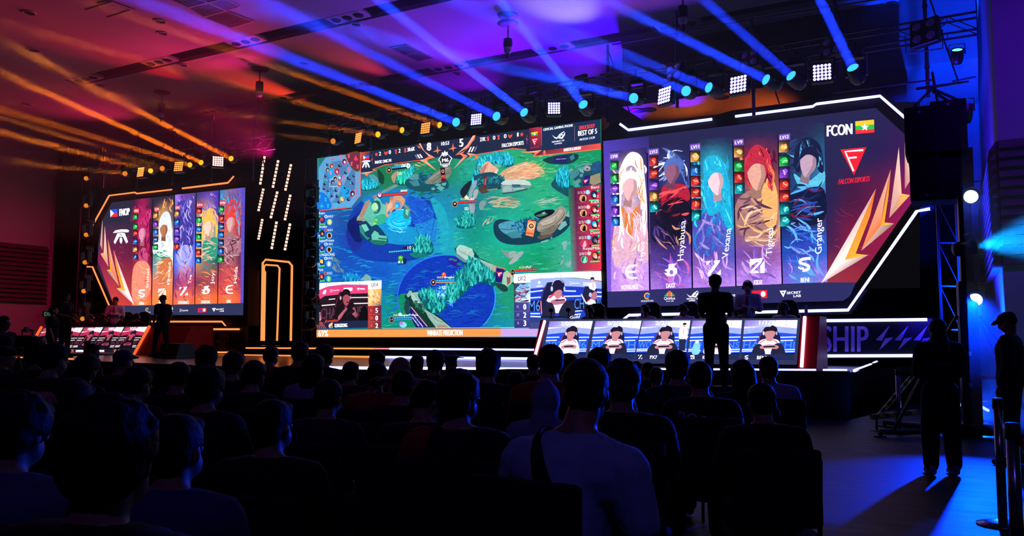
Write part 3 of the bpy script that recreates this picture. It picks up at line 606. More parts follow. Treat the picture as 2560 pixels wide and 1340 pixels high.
# blue range circle
K.p('1034a8', [(1116 + 121 * math.cos(t), min(819, 744 + 106 * math.sin(t))) for t in [math.radians(a_) for a_ in range(0, 360, 8)]], 0, .35)
K.strokes('1010 700 1080 655 1160 645 1220 700 1230 790 1180 815 1060 815 1010 780', 170, ['1848c0', '0c2c90', '1460b0', '10409c', '1870b0'], (12, 40), (1, 3), (-16, 8))
K.p('10805c', '995 745 1020 735 1045 760 1060 818 1000 818', 1, .3); K.p('2a1890', '1120 644 1146 646 1150 668 1125 660', 1, .4)
K.e('187878', 1128, 648, 7, 3); K.e('187878', 1138, 651, 5, 2.6); K.e('14706c', 1148, 660, 6, 4)
K.l('3060ff', [(1116 + 122 * math.cos(math.radians(a_)), 744 + 106 * math.sin(math.radians(a_))) for a_ in range(160, 318, 6)], 2); K.l('3090ff', [(1116 + 122 * math.cos(math.radians(a_)), 744 + 106 * math.sin(math.radians(a_))) for a_ in range(-14, 45, 5)], 2.4)
# stone walls
K.p('0e3c44', '1136 622 1150 612 1180 622 1200 645 1240 665 1290 690 1288 712 1240 700 1190 680 1150 650', 0, .3)
K.p('9cc0b8', '1140 622 1148 612 1158 613 1180 622 1186 636 1178 648 1164 650 1142 634', 0, .2); K.p('58888c', '1140 634 1164 650 1178 648 1176 656 1160 656 1140 642', 0, .2); K.l('c87868', '1150 632 1160 636 1166 624', .8); K.l('c87868', '1162 630 1175 634', .8); K.l('2c5058', '1146 626 1168 638 1172 646', 1, 1)
K.p('8cb4ac', '1186 644 1200 648 1238 664 1240 680 1215 676 1190 656', 0, .2); K.l('c87868', '1206 660 1218 662 1222 668', .8); K.l('2c5058', '1192 656 1210 672 1238 690', 1.2, 1); K.p('a09884', '1232 662 1242 666 1240 682 1228 674', 0, .2)
K.p('8cbca4', '1254 684 1268 676 1282 690 1286 702 1270 716 1256 716', 0, .2); K.p('8c4c44', '1266 688 1276 694 1276 706 1268 714', 0, .2); K.p('b0a890', '1262 680 1276 682 1280 692 1268 694', 0, .2); K.p('1c3c3c', '1236 708 1262 712 1270 726 1255 728', 1, .4)
K.p('20186c', '1241 668 1260 672 1255 705 1250 707 1236 704'); K.p('e02838', '1241 679 1257 682 1248 694'); K.t('F', 1246, 690, 1254, 687, 7, 'ffffff', .03); K.p('a07858', '1240 665 1264 670 1263 674 1240 669')
K.p('10342c', '1010 740 1030 726 1048 735 1062 765 1110 800 1130 819 1070 819 1040 790', 0, .35)
K.p('7ca8a0', '1016 738 1024 726 1030 728 1030 736 1020 744', 0, .25); K.p('94b8ac', '1028 732 1044 730 1058 750 1056 758 1036 758 1028 745', 0, .2); K.l('2c5058', '1034 733 1048 752', .9); K.l('2c5058', '1039 731 1053 751', .9); K.strokes('1032 750 1058 748 1070 775 1060 785 1036 770', 70, ['2c7068', '205850', '3c8878'], (3, 6), (2, 4), (0, 180), .4)
K.p('88aca0', '1060 772 1080 784 1102 798 1128 819 1090 819 1072 795', 0, .25); K.l('2c5058', '1078 786 1092 800 1108 806', 1, 1); K.p('a08068', '1096 812 1112 813 1118 819 1094 819', 1, .2); K.p('1c3c48', '1016 748 1024 760 1020 790 1010 770', 1, .4)
K.p('1c186c', '1026 768 1035 773 1068 812 1066 819 1040 819 1022 785'); K.l('c89c78', '1028 768 1068 816', 2.4); K.t('THE FIRST M6 CHAMPION', 1030, 785, 1056, 818, 3, 'd8d8f8', .03, up=(.75, -.65)); K.t('FNC SUPER TEAM', 1030, 795, 1046, 816, 3, 'd8d8f8', .03, up=(.75, -.65))
# big reed beds
clump('1100 730 1130 700 1160 672 1170 650 1190 650 1215 672 1236 690 1236 716 1200 706 1176 720 1150 745 1130 760 1105 750', 330, (11, 19), 3.2, .4, TEAL)
clump('1044 738 1066 724 1090 728 1118 752 1110 776 1085 786 1066 768', 120, (10, 17), 3.2, .4, TEAL)
clump('1032 630 1036 606 1060 594 1080 606 1082 632 1058 638', 100, (11, 18), 3, .5, TEAL); K.p('147068', '1024 634 1050 632 1070 640 1040 645', 1, .4)
clump('856 700 868 688 890 688 902 700 890 706 860 706', 60, (8, 13), 2.4, .4, ['1a80d0', '1470b8', '20a0d8']); K.p('70a0a0', '900 700 915 685 925 690 930 704', 0, .2)
K.strokes('1090 720 1120 700 1112 745 1085 745', 70, ['40b0ff', 'a0e0ff', '2070ff', '1c50e0'], (4, 12), (1.5, 4), (0, 180), .2); K.strokes('1115 748 1140 745 1135 770 1110 760', 30, ['40a0ff', '2070ff'], (4, 12), (1.5, 3), (0, 180), .2)
K.strokes('860 690 820 670 826 630 850 650 870 690', 20, ['5c7c98', '486c88'], (10, 20), (4, 8), (40, 80), .3)
K.e('e04820', 1110, 687, 5.5, 6, a=.3); K.e('ffa050', 1109, 685, 2.5); K.e('3c9c2c', 1002, 646, 7, 7, a=.3); K.e('78d048', 1001, 644, 4, 3); K.e('d8e8e0', 998, 655, 3, 3); K.e('c8d8d0', 1007, 655, 3, 3); K.p('18204c', '1008 645 1017 648 1014 660 1008 658', 1)
K.e('70d0ff', 1008, 812, 9, 7, a=.4); K.e('c060d0', 1003, 808, 5, 4, a=.4); K.e('a0e8f8', 1000, 786, 4.5)
# health bars and names
def hbar(lv, cx, cy, x0, x1, y0, sl, c, n, name, nx, ny, c2=None, gold='e8d090', w=4.2):
    K.e('d89050', cx, cy, 6.6, 7.6); K.e('10101c', cx, cy, 5.6, 6.6)
    K.t(lv, cx - 2.6, cy + 2.4, cx + 2.6, cy + 2, 5, 'f0f0f0', .02)
    K.l('101020', [(x0, y0), (x1, y0 + sl * (x1 - x0))], w + 4.5)
    for i in range(n): a_ = x0 + (x1 - x0) * i / n + .4; b_ = x0 + (x1 - x0) * (i + 1) / n - .4; K.l(c, [(a_, y0 - 1.6 + sl * (a_ - x0)), (b_, y0 - 1.6 + sl * (b_ - x0))], w, same=i > 0)
    if c2: K.l(c2, [(x0, y0 + 2.9), (x1, y0 + 2.9 + sl * (x1 - x0))], 2)
    if name: K.t(name[0], nx, ny, nx + len(name[0]) * 4, ny + sl * 16, 5.5, gold, .015); K.t(name[1], nx + len(name[0]) * 4 + 2, ny + sl * 18, nx + len(name[0]) * 4 + 3 + len(name[1]) * 3.8, ny + sl * 34, 5.5, 'ffffff', .02)
hbar('10', 972.5, 425, 979, 1022, 421, -.12, '28a8f8', 8, ('FNOP', 'Kirk'), 987, 415.5)
hbar('9', 1137, 510, 1145, 1192, 507.5, -.06, 'f03838', 7, ('FCON', 'KidX'), 1152, 501, '2888ff')
hbar('9', 1083, 706, 1090, 1136, 703.5, -.04, '30a8f8', 7, ('FNOP', 'Brusko'), 1093, 696.5, 'e0a070')
hbar('11', 979, 799, 986, 1030, 797, -.04, '30a0ff', 8, ('FNOP', 'SuperFrince'), 984, 791, '30a0ff')
hbar('11', 1282, 681, 1289, 1342, 678, -.06, 'f04030', 5, ('FCON', 'Px7'), 1298, 672, '30a0e8')
K.l('141838', '971 630 1029 625', 5); [K.l('30b8f8', [(972 + i * 5.7, 630 - i * .5), (976.8 + i * 5.7, 629.6 - i * .5)], 3.6, same=i > 0) for i in range(10)]; K.p('1c2040', '1006 622 1012 616 1030 616 1030 622', 1); K.t('10', 1019, 623, 1028, 622.3, 7.5, 'ffffff', .02)
K.l('301018', '955 488.5 1018 482.5', 6.5); [K.l('e83030', [(956 + i * 3.1, 488.4 - i * .29), (958.9 + i * 3.1, 488.1 - i * .29)], 4.6, same=i > 0) for i in range(20)]; K.t('38468', 1001, 480, 1018, 478.5, 5.5, 'ffffff', .02)
K.e('281040', 949, 488, 6.5, 8); K.e('d8b8e8', 949, 487, 4.8, 6); K.e('904898', 949, 484, 3, 2)
for x, y in ((999, 434), (1166.5, 521.5), (1111, 718)): K.ring('e8f8f8', x, y, 4.5, 3, 1.1); K.e('e8f8f8', x, y, 1.4); [K.l('e8f8f8', [(x + 5 * math.cos(q), y + 4 * math.sin(q)), (x + 6.5 * math.cos(q), y + 5.5 * math.sin(q))], .8) for q in (.6, 2.4, 3.8, 5.6)]
K.p('f8f8ff', '1016 413 1021 408 1026 412 1025 418 1020 421 1016 418'); K.t('$', 1019, 417.5, 1023, 417, 6, '2080c0', .02); K.t('2.8K', 1003, 418, 1015, 416.5, 6, 'ffffff', .03); K.e('ffd870', 1166, 493, 4, a=.2); K.p('fff0b0', '1166 486 1168 492 1173 492 1169 496 1170 500 1166 497 1162 500 1163 496 1160 492 1164 492')
# --- minimap
K.p('1f6a70', '797 396 812 394 799 412'); K.p('5c98c8', '797 420 815 393 870 386 900 382 900 490 879 517 795 526', 0, .12)
K.p('4878a8', '807 460 812 425 828 405 860 400 888 428 888 470 880 495 855 505 830 508 822 490 806 470', 0, .25)
K.p('5c98c8', '822 508 835 480 872 415 880 422 850 480 830 505', 0, .08); K.p('60401c', '866 385 900 381 900 425 884 425 868 400', 1); K.p('70283c', '866 385 899 380.5 899.5 425 885 422 872 408', 0, .12)
K.p('1470d0', '795 484 808 482 822 495 828 520 795 524', 1, .12); K.p('1898d8', '818 435 832 420 842 440 856 460 876 475 876 490 858 490 852 470 835 455', 1, .15)
for i, (x, y, r) in enumerate(((818, 412, 3), (814, 440, 3), (812, 460, 3.4), (810, 472, 3), (850, 414, 4), (864, 432, 3.6), (872, 446, 4.4), (882, 458, 3.4), (884, 440, 3), (840, 476, 3.6), (843, 490, 4), (872, 498, 4.4), (830, 490, 3), (848, 505, 4), (826, 455, 3), (820, 478, 2.6), (862, 470, 2.6))):
    K.e('281c40', x, y, r, r * 1.25, 20 * i); K.e('4878a8', x + 1.8, y - 1.8, r * .7, r * .8)
K.ring('10406c', 867, 479, 4, 4.8, 2.4, -80, 120)
def tower(x, y, c): K.p(c, [(x - 3.5, y - 5), (x - 1, y - 3.6), (x + 1, y - 3.6), (x + 3.5, y - 5), (x + 1.8, y - 1), (x + 1.6, y + 3), (x + 2.6, y + 5), (x - 2.6, y + 5), (x - 1.6, y + 3), (x - 1.8, y - 1)])
for x, y in ((852, 391), (872, 390), (879, 409), (894, 416), (870, 424), (894, 451), (859, 443)): tower(x, y, 'e85878')
for x, y in ((799.5, 430), (799, 457), (834, 470), (822, 484), (799, 491), (814, 498), (820, 514), (840, 514), (870, 513)): tower(x, y, '20b8f8')
tower(827, 432, 'd078e0'); K.p('e03860', '884 400 888 390 890 388 892 394 896 400'); K.p('20a8f0', '800 518 804 508 806 512 809 518'); K.ring('e03860', 890, 399, 4.5, 2.5, 1.4, 0, 180); K.ring('20a8f0', 804.5, 514, 4.5, 4, 1.4, 0, 180)
K.l('e8e8f0', '843 447 825 448 823.5 467 846 465', 1.2)
def face(x, y, r, ringc, skin, hair):       # plain round player marker
    K.e(ringc, x, y, r, r * 1.25); K.e('201828', x, y, r * .84, r * 1.06); K.e(hair, x - r * .12, y - r * .15, r * .66, r * .8); K.e(skin, x + r * .12, y + r * .22, r * .42, r * .56)
for a_ in ((829, 415, 6.2, '50d0ff', 'e0a890', 'b82828'), (819, 425, 6.2, '50d0ff', 'b8b0a0', '484848'), (842, 428.5, 6.6, 'e83070', 'e8b8a0', 'c02830'), (861, 404, 6.6, 'f060a8', 'd8d0e0', '3c3050'), (849, 444, 6.2, 'e860b0', 'e8c8d8', '58b8e8'), (838, 447.5, 6, 'f0e0c0', 'c88c60', '402418'), (832, 456, 6, '50c8ff', '9888c8', '302060'), (849, 459, 6.4, 'e85890', 'f0b898', 'f08850'), (881, 484, 6.6, 'e83878', '90c8e0', '1c2848'), (856, 499, 6.6, '60d8f0', 'f0c0a0', 'f0b850')): face(*a_)
for x, y in ((831, 398), (834, 397.6), (892, 472), (892, 478), (892.5, 484), (891, 494)): K.p('e05060', [(x - 1.8, y - 2), (x + 1.8, y - 2), (x + 1.8, y + 2), (x - 1.8, y + 2)])
for x, y, c in ((812, 449.5, '30d070'), (817, 450.5, '40d8e0'), (876.5, 457.5, '40d8c8'), (846.5, 486, '30d070')): K.e(c, x, y, 1.7)
K.l('e86858', '901.4 380 900.6 490', 1.8); K.l('e84840', '794 527.5 880 518.5', 2.2); K.l('200c18', '794 529.5 878 520.8', 1.4)
# --- left player list
K.g('794.5 530 830 526 830 706 792.5 708', ['1464c0', '1a60b0', '1a60b0', '1064c8'], .1)
Ln = [('Keira', 536, 14.5, '0/0/3', '12', '982850', 'c8405c'), ('Brusko', 570, 20, '0/3/1', '9', 'c88c68', '402820'), ('SuperFrince', 605, 38, '1/0/3', '11', 'a878c0', '5c3890'), ('K1NGKONG', 640.5, 40, '5/0/2', '13', 'f0c8a8', 'f0b050'), ('Kirk', 678, 12, '2/2/2', '10', 'c08088', 'c03038')]
for i, (nm, y, w, kda, lv, sk, hr) in enumerate(Ln):
    K.t(nm, 797.5 - i * .3, y, 797.5 - i * .3 + w, y - w * .04, 6.5, 'ffffff', .01); K.e('18d060', 798.5 - i * .3, y + 6, 2.3, 3)
    face(805.5 - i * .4, y + 13.5, 6.4, '281830', sk, hr); K.e(['c8e8f8', 'c06858', 'b8d8f0', 'b8e0f0', 'c06858'][i], 815 - i * .3, y + 5.5, 4, 4); K.e(['406890', '702c2c', '4068a0', '3888a8', '702c2c'][i], 815 - i * .3, y + 5.5, 2, 2)
    K.t(kda, 819.5 - i * .4, y + 8, 832.5 - i * .5, y + 7.4, 5.6, 'f0f4ff', .008); K.t(lv, 796 - i * .4, y + 22.5, 801 - i * .4, y + 22.2, 5.2, 'f0f0f0', .01)
    K.e(['d8e0c0', 'f0d8b0', 'f0d8b0', 'a0d0f8', '60e090'][i], 824 - i * .6, y + 19, 6.2, 7.2); K.e(['709850', 'b07838', 'b07838', '4880d0', '18884c'][i], 824 - i * .6, y + 19, 5.2, 6.2, a=.2); K.p(['e8f0a0', '201410', '201410', 'd0e8ff', '90f0a0'][i], [(822 - i * .6, y + 14), (827 - i * .6, y + 16), (826 - i * .6, y + 24), (821 - i * .6, y + 22)], 1)
    K.l('102030', [(796.5 - i * .4, y + 25), (816 - i * .4, y + 24)], 4); K.l('50d060', [(797 - i * .4, y + 25), (814 - i * .4, y + 24.1)], 3)
# --- right player list
K.g('1436 470 1501 461 1504 673 1444 678', ['401840', 'c82848', 'd83048', '803058'], .1); K.g('1420 472 1437 470 1445 678 1430 680', ['186850', '501c44', '803058', '488880'], .2)
Rn = [('Beni', 481, 20, '1/1/3', '12', 'b0d0e8', '203050', 0), ('KidX', 518, 20.5, '0/3/3', '9', 'e8b8a0', 'b02840', 1), ('Px7', 555, 17, '2/2/1', '11', 'e8c8c8', '30b0e0', 2), ('Daxx', 594, 23, '0/2/3', '12', '706080', '203048', 3), ('RoyalMilk', 634, 43, '2/0/2', '10', 'e8b8a0', 'e08040', 4)]
for i, (nm, y, w, kda, lv, sk, hr, k) in enumerate(Rn):
    e_ = 1497.5 + i * .8; yy = y - 13 + [0, 0, 0, 0, 0][i]
    K.t(nm, e_ - w, y - 9, e_, y - 10.5, 7.5, 'f0f0f8', .01); K.e('083020', e_ - 3, y - 4.5, 4, 4.3); K.e('20d080', e_ - 3, y - 4.5, 3, 3.2)
    face(e_ - 12.5, y + 6, 8.6, '281830', sk, hr); K.e(['50a8d8', 'c05850', '50a8d8', '3888b8', 'c05850'][k], e_ - 28, y - .5, 6, 6); K.ring('e0f0ff', e_ - 28, y - .5, 3.6, 3.6, 1.2); K.e('e0f0ff', e_ - 28, y - .5, 1.6, 2)
    K.t(kda, e_ - 52.5, y + 4, e_ - 34.5, y + 3, 6.6, 'f8e0e8', .006); K.t(lv, e_ - 8.5, y + 12.5, e_ - 1, y + 12, 5.6, 'f0f0f0', .01)
    K.e(['f0d8b0', 'f0d8b0', 'f0d8b0', 'e84868', '60c8a0'][k], e_ - 40, y + 15, 8.6, 8.8); K.e(['c08838', 'c08838', 'c08838', 'c02848', '107048'][k], e_ - 40, y + 15, 7.4, 7.6, a=.2); K.p(['181010', '181010', '181010', 'f0b0c0', '80e0c0'][k], [(e_ - 43, y + 22), (e_ - 41, y + 13), (e_ - 37, y + 8), (e_ - 35, y + 14), (e_ - 35, y + 22)], 1)
    K.l('301020', [(e_ - 26, y + 20.5), (e_ - .5, y + 19)], 4.6); K.l('58d868', [(e_ - 25.5 + (4 if k in (1, 3) else 0), y + 20.4), (e_ - .8, y + 19)], 3.6)
    if i < 4: K.l('a04c68', [(e_ - 56, y + 27), (e_ - 30, y + 25.5)], .6)
# --- top bar
T = '1c2440'
K.p(T, '901.5 381 1110 352 1353 318.5 1501 298 1502 362 1342 390 1308 373.5 1280 372 1226 380 1180 388 1158 399 1134 396 1112 394 1098 392 1075 400 1046 404 1000 410 960 413 930 424 942 428 902 430')
K.g('902 381 925 378 925 394 902 428', ['c05038', '602838', '281c38', '1c2040'], .5); K.p('e8e8f0', '908 389 923 387 923 398 909 399'); K.p('2858d8', '908 389 923 387 923 392.5 909 393.5'); K.p('e02838', '909 393.7 923 392.7 923 398 909 399'); K.p('f0f0f0', '908 389 914.5 393.5 909 399'); K.e('f0c840', 910.4, 393.8, 1)
def fnatic(x, y, s_):
    W_ = 'f4f4ff'; q = lambda P: [(x + a_ * s_, y + b_ * s_) for a_, b_ in prs(P)]
    K.p(W_, q('-11 -4 -8 -7.5 0 -9 8 -9 11 -7.5 10 -5 6 -5 0 -5.6 -6 -4.4')); K.p(W_, q('-5 -3.6 -1 -4.4 -3 2 -8 11 -10 8 -7 1')); K.p(W_, q('5 -4 1 -4.4 3 2 7 10 9.6 8 7 1')); K.p(W_, q('-1.5 2 1.5 2 2 7 0 11 -2 7')); K.p(W_, q('-3 -4 3 -4 2 1 -2 1'), 1); K.l(T, q('-2 -3 1 -1 -1 1'), .8 * s_)
fnatic(915, 409.5, 1.0)
K.l('a05848', '930 386 931 410', .7); K.l('e05848', '927.5 402 931 396 929 401 933 397', 1)
I_ = 'f05040'
def star(x, y, r, c=I_): K.p(c, [(x + r * (1 if k % 2 == 0 else .45) * math.sin(math.pi * k / 5), y - 1.25 * r * (1 if k % 2 == 0 else .45) * math.cos(math.pi * k / 5)) for k in range(10)])
star(941, 386, 4.6); K.t('2', 947.5, 389, 952.3, 388.4, 9.5, 'f8f8ff', .03)
K.p(I_, '960.5 378 964 381 966 380 969 377 969 383 965 388.5 961 384'); K.p(T, '963 381.5 965 384 967 381 965 386'); K.t('0', 972, 385.5, 977, 384.8, 10, 'f8f8ff', .03)
K.p(I_, '986.5 375 993 373.5 991.5 377 991.5 381 993 384 987.5 384 989 381 988.5 377'); K.t('2', 996.5, 382, 1001, 381.4, 10, 'f8f8ff', .03); K.t('$', 1010.5, 380.5, 1015.5, 379.8, 10, I_, .03); K.t('30.6K', 1018.5, 379, 1037, 376.2, 9.5, 'f8f8ff', .035)
K.t('FNATIC ONIC PH', 937.5, 409.8, 978, 404.3, 7.5, 'f4f4ff', .035)
OR = 'f07850'; OL = 'f8a890'
K.l('f06048', '931 424 961 412.5 1046 401 1070 399', 1.6, 0); K.l(OR, '931 424 941 427', 1.8); K.p(OR, '901 433 938 427 922 434 917 441.5 912 436', 0, .2); K.p(OL, '901 433 938 427 916 434')
for q, c in (('1047 359 1051 358 1060 378 1088 394.5 1075 394 1062 380 1056 374', OL), ('1051 358 1060 378 1078 390 1060 376', OR), ('1042 365 1050 366 1051 372', OR), ('1060 398 1074 390 1089 394 1070 399 1068 404 1092 427 1056 404 1049 400', OR), ('1066 402 1092 427 1060 404', OL), ('1046 405 1068 417.5 1052 410 1044 408', OR), ('1035 413 1054 417 1040 410', OL), ('1048 400 1068 398 1056 404', OL)): K.p(c, q, 0, .15)
for q, c in (('1182 339 1189 338 1172 366 1138 388 1150 378 1168 362', OL), ('1189 338 1187 345 1172 368 1160 378 1172 362', OR), ('1181 351 1188 346 1182 354', OR), ('1138 388 1162 377 1156 384 1170 389 1134 422 1158 392 1150 386', OR), ('1134 422 1166 390 1152 400', OL), ('1174 388 1182 389 1160 406 1174 394', OR), ('1186 388 1200 393 1178 402 1190 394', OR), ('1166 382 1192 386 1172 388', OL)): K.p(c, q, 0, .15)
for x in (1040, 1045, 1060, 1065): K.l('806070', [(x, 360), (x + 7, 372)], .6)
for i, x in enumerate((1036, 1041.5, 1047.5)): K.p(['786888', 'f0f0f8', 'f8f8ff'][i], [(x, 387.5 - i), (x + 3.6, 387 - i), (x + 10, 396.5 - i), (x + 6.4, 397 - i)])
for i, x in enumerate((1176, 1183, 1190)): K.p(['f8f8ff', 'f0f0f8', '786888'][i], [(x, 367.5 - i * .6), (x + 3.6, 367 - i * .6), (x - 2.6, 380.5 - i), (x - 6.4, 381 - i)])
K.t('8', 1068, 377, 1077, 375.5, 20, 'ffffff', .04); K.t('5', 1149, 367, 1157.5, 366, 20, 'ffffff', .04); K.t('10:53', 1103.5, 364, 1122.5, 361.5, 9, 'f4f4ff', .035)
for x, y in ((1093.5, 377), (1132.5, 371)): K.p(OR, [(x, y - 14), (x + 2, y - 3), (x + 10, y - 1), (x + 2, y + 1), (x + 1, y + 9), (x - 1.4, y + 2), (x - 12, y + 2.5), (x - 2, y - 2)])
# trophy badge
K.p('e0e0e8', '1112 376 1115 381 1119 379 1120 386 1131 395 1126 404 1124 412 1112 414 1101 413 1100 405 1095 400 1104 386 1105 380 1109 382', 0); K.p('20243c', '1104 389 1120 387 1128 396 1123 404 1122 408 1103 410 1102 404 1098 400'); K.p('f0f0f8', '1106 388 1112 382 1118 386 1116 390 1108 391'); K.p('20243c', '1108 387 1112 388 1116 386 1112 390')
K.t('M6', 1105.5, 405.5, 1121, 404, 9, 'fff4e8', .04); K.p('c8c8d0', '1100 410 1124 407 1121 411 1118 417 1108 418 1104 412'); K.t('WORLD CHAMPIONSHIP', 1102, 412, 1123, 410, 2, '303040', .03)
K.t('27K', 1200, 353.5, 1214, 352, 9.5, 'f8f8ff', .035); K.t('$', 1217, 351.5, 1223, 350.8, 10, I_, .03); K.t('0', 1232.5, 349.5, 1238, 348.8, 10, 'f8f8ff', .03); K.p(I_, '1242 339 1249.5 337.5 1248 341.5 1248 345 1249.5 348.5 1243.5 348.8 1245 345 1244.6 341')
K.t('0', 1260, 345.5, 1266, 344.8, 10, 'f8f8ff', .03); K.p(I_, '1270.5 335.5 1275 339 1277 338 1280.5 334.5 1280 341 1275.5 346 1271 342'); K.p(T, '1273.6 339.5 1275.6 342 1278 339 1275.6 344'); K.t('1', 1293, 341.5, 1296, 341, 10, 'f8f8ff', .04); star(1304.5, 336, 5.2)
K.t('FALCON ESPORTS', 1255, 368.5, 1309, 361.5, 9.5, 'f8f8ff', .03); K.l('f05848', '1180 388 1226 380.5 1282 371 1316 374 1304 380 1340 382', 1.8)
K.l('907080', '1317.5 336 1317.5 360', .6); K.l('e05060', '1314 346 1318 350 1316 346 1320 351', 1)
K.g('1323 321 1354 316 1354 376 1323 380', ['702040', 'c83040', '281c38', '1c2040'], .3); K.p('f0c820', '1328 331.5 1344 328.5 1344 333 1328 335.5'); K.p('20b848', '1328 335 1344 332.5 1344 337 1329 339'); K.p('e03030', '1329 338.7 1344 336.7 1344 340 1329 341.7'); star(1336.5, 335.5, 3, 'ffffff')
K.p('e02848', '1328 347 1345 344.5 1337 365'); K.l('ffffff', '1343 347.8 1332 349.5 1337 360.5', 1.8); K.l('ffffff', '1334.5 354 1340 353', 1.6); K.t('FALCON ESPORTS', 1326, 372, 1346.5, 368.5, 3, 'c02040', .03, .1)
K.p('18284c', '1355 318.5 1501 298 1502 358 1355 377', 0); K.t('OFFICIAL GAMING PHONE', 1358.5, 327.5, 1432, 316, 6.2, 'f0f4ff', .03); K.l('a07080', '1436.5 314 1436.5 354', .7); K.l('a07080', '1354.5 318 1354.5 364', .7)
def rog(x, y, s_, c='f4f4ff', bg='18284c'):
    q = lambda P: [(x + a_ * s_, y + b_ * s_) for a_, b_ in prs(P)]
    K.p(c, q('-16 -4 -10 1 -4 3 3 -6 14 -13 15 -11 5 -4 -2 4 -4 7 -10 4')); K.p(c, q('17 -11 16 -3 10 6 0 5 -2 3 6 -4 10 -6 4 2 8 2 11 -3 4 -2 8 -7')); K.l(bg, q('-2 4 6 -4 14 -10'), .9 * s_)
rog(1396, 341, 1.0); K.t('REPUBLIC OF', 1380, 357, 1411, 352.5, 3.8, 'f0f4ff', .04); K.t('GAMERS', 1386, 361.5, 1405, 359, 3.2, 'f0f4ff', .04)
K.t('KNOCKOUT', 1448.5, 324.5, 1487, 318.5, 9.5, 'f04048', .03); K.t('BEST OF 5', 1445.5, 340, 1492, 333.5, 12.5, 'ffffff', .03); K.t('PATCH 1.9.29', 1449.5, 352, 1487, 346, 5.4, 'f0f4ff', .03)
K.g('1350 378 1501.5 358 1502 372 1334 391', ['502038', 'e05048', 'e04848', '682038'], .1); K.l('ff7050', '1334 391 1502 372', 2); K.p(OR, '1305 381 1355 375 1338 388 1333 390 1337 383', 0, .2); K.p(OL, '1305 381 1355 375 1342 380')
K.t('NAISOU & INGAN', 1409, 379, 1451, 373.5, 8, 'fff0f0', .035, .2); K.e('f07058', 1361, 380, 2.6, 4.5); K.ring('f07058', 1361, 382, 4.2, 4, 1, 0, 180); K.l('f07058', '1361 386 1361 388', 1.2)
# --- bottom bar
K.p('e09048', '791.5 824.5 1252 821.5 1252 841.5 791.3 843'); K.p('bc98d4', '1252 821.5 1506 819 1506 840 1252 841.5'); K.p('f08890', '1250.5 821.5 1252.5 821.5 1252.5 841.5 1250.5 841.5')
K.t('69%', 796, 841.5, 820, 841, 16, 'ffe8e0', .03); K.t('WINRATE PREDICTION', 1067.5, 839, 1156, 838.2, 13.5, 'fff4f0', .028)
K.l('f0e0e0', '955 821.3 1290 818.6', 1); K.l('302028', '792 823.4 1252 820.4', 1.4)
# --- left player camera
def cam_bg(x0, x1, y0, y1, yt0, yt1, warm, c):        # studio seat backdrop inside a camera picture
    pass
K.p('f8f0f4', '791.8 708 920 702 920 712 860 711 820 716 791.8 727'); K.p('d84078', '791.8 727 820 717 860 711.5 920 713 920 733 860 735 812 740 797 750 791.5 752', 0, .1); K.p('24161e', '797 750 812 740 860 735 920 733 920 802 791 808', 0, .2)
for x in (815.5, 855, 899.5): K.l('60485c', [(x, 706), (x, 716)], .8)
K.t('hume', 833, 728, 848, 726.5, 4.5, 'ffe0f0', .02); K.ring('ffe0f0', 828, 727, 2.6, 3, .9); K.p('ffe8f4', '859 720 881 718.5 881 727 860 728.5'); K.p('ffe8f4', '892 720 899 719.5 896 727'); K.l('ffe8f4', '899 722 912 722.5', 3); K.p('ffe0f0', '806 733 810 726 816 724 815 732 808 734'); K.l('ffe0f0', '807 735 814 734.5', 2)
K.l('fff0f8', '822 748.5 838 747', 2); K.l('fff0f8', '876 744 920 743.4', 2.2); K.l('fff0f8', '804 764 838 761', 2.4); K.l('fff0f8', '884 759 920 758', 2.4); K.t('CHAMPIONSHIP', 802, 798, 932, 790, 27, '583048', .02)
K.p('1c1018', '791.5 733 797 738 803 758 806 775 792 778'); K.p('201018', '836 770 840 745 850 729 866 731 874 750 886 760 884 780 870 790 845 790', 0, .2); K.l('80404c', '838 768 844 745 852 731', .8)
K.p('141016', '833 798 838 778 846 766 860 762 876 768 884 785 890 802 836 802', 1, .2); K.p('181216', '855 740 858 726 866 722.5 874 727 876 742 872 760 858 762', 1, .2)
K.p('a04858', '857 745 860 735 872 737 874 750 868 764 860 760', 1, .15); K.p('18121a', '856 744 859 730 872 729 875 742 868 736 861 738'); K.e('c8a0b8', 851.5, 745, 2.2, 5); K.e('a88098', 876, 744, 2, 4.4); K.p('68283c', '862 764 868 766 868 776 861 770'); K.e('14080c', 869, 755.5, 2.5, 1.6)
K.p('b05468', '845 792 852 783 862 772 866 769 868 773 861 782 852 796 846 800', 1, .2); K.p('a04c60', '880 773 886 768 889 778 893 788 886 797 880 785', 1, .2); K.p('18141c', '862 780 882 772 888 778 868 795'); K.p('14101a', '866 792 880 786 890 800 864 804', 1); K.p('100c12', '896 795 905 770 914 766 920 780 921 802 897 802', 1)
K.e('e8a8c0', 798, 783, 3.2, 3); K.p('b87890', '795 786 801 786 803 800 794 802', 1, .3); K.p('1c2444', '791 804 920 801 920 819.5 791 822'); K.t('Jungler', 811, 806, 848, 803, 7, 'f04838', .02, .3); K.t('K1NGKONG', 837, 818.5, 868, 817.3, 9, 'f0f4ff', .04); K.p('f8c088', '822 812 827 808 832 808 830 813 832 818 827 820 822 818', 1); K.e('1c2444', 828, 817, 1.6, 2.4)
for i in range(5): K.l('f06048', [(791.5 + i * 3, 803 + i * .6), (795 + i * 5, 821)], 1.2)
K.p('f8f4fa', '920 702 954 701 953.5 722 920 722.5'); K.t('LV14', 929, 717.2, 944.5, 716.5, 10, '241c2c', .02)
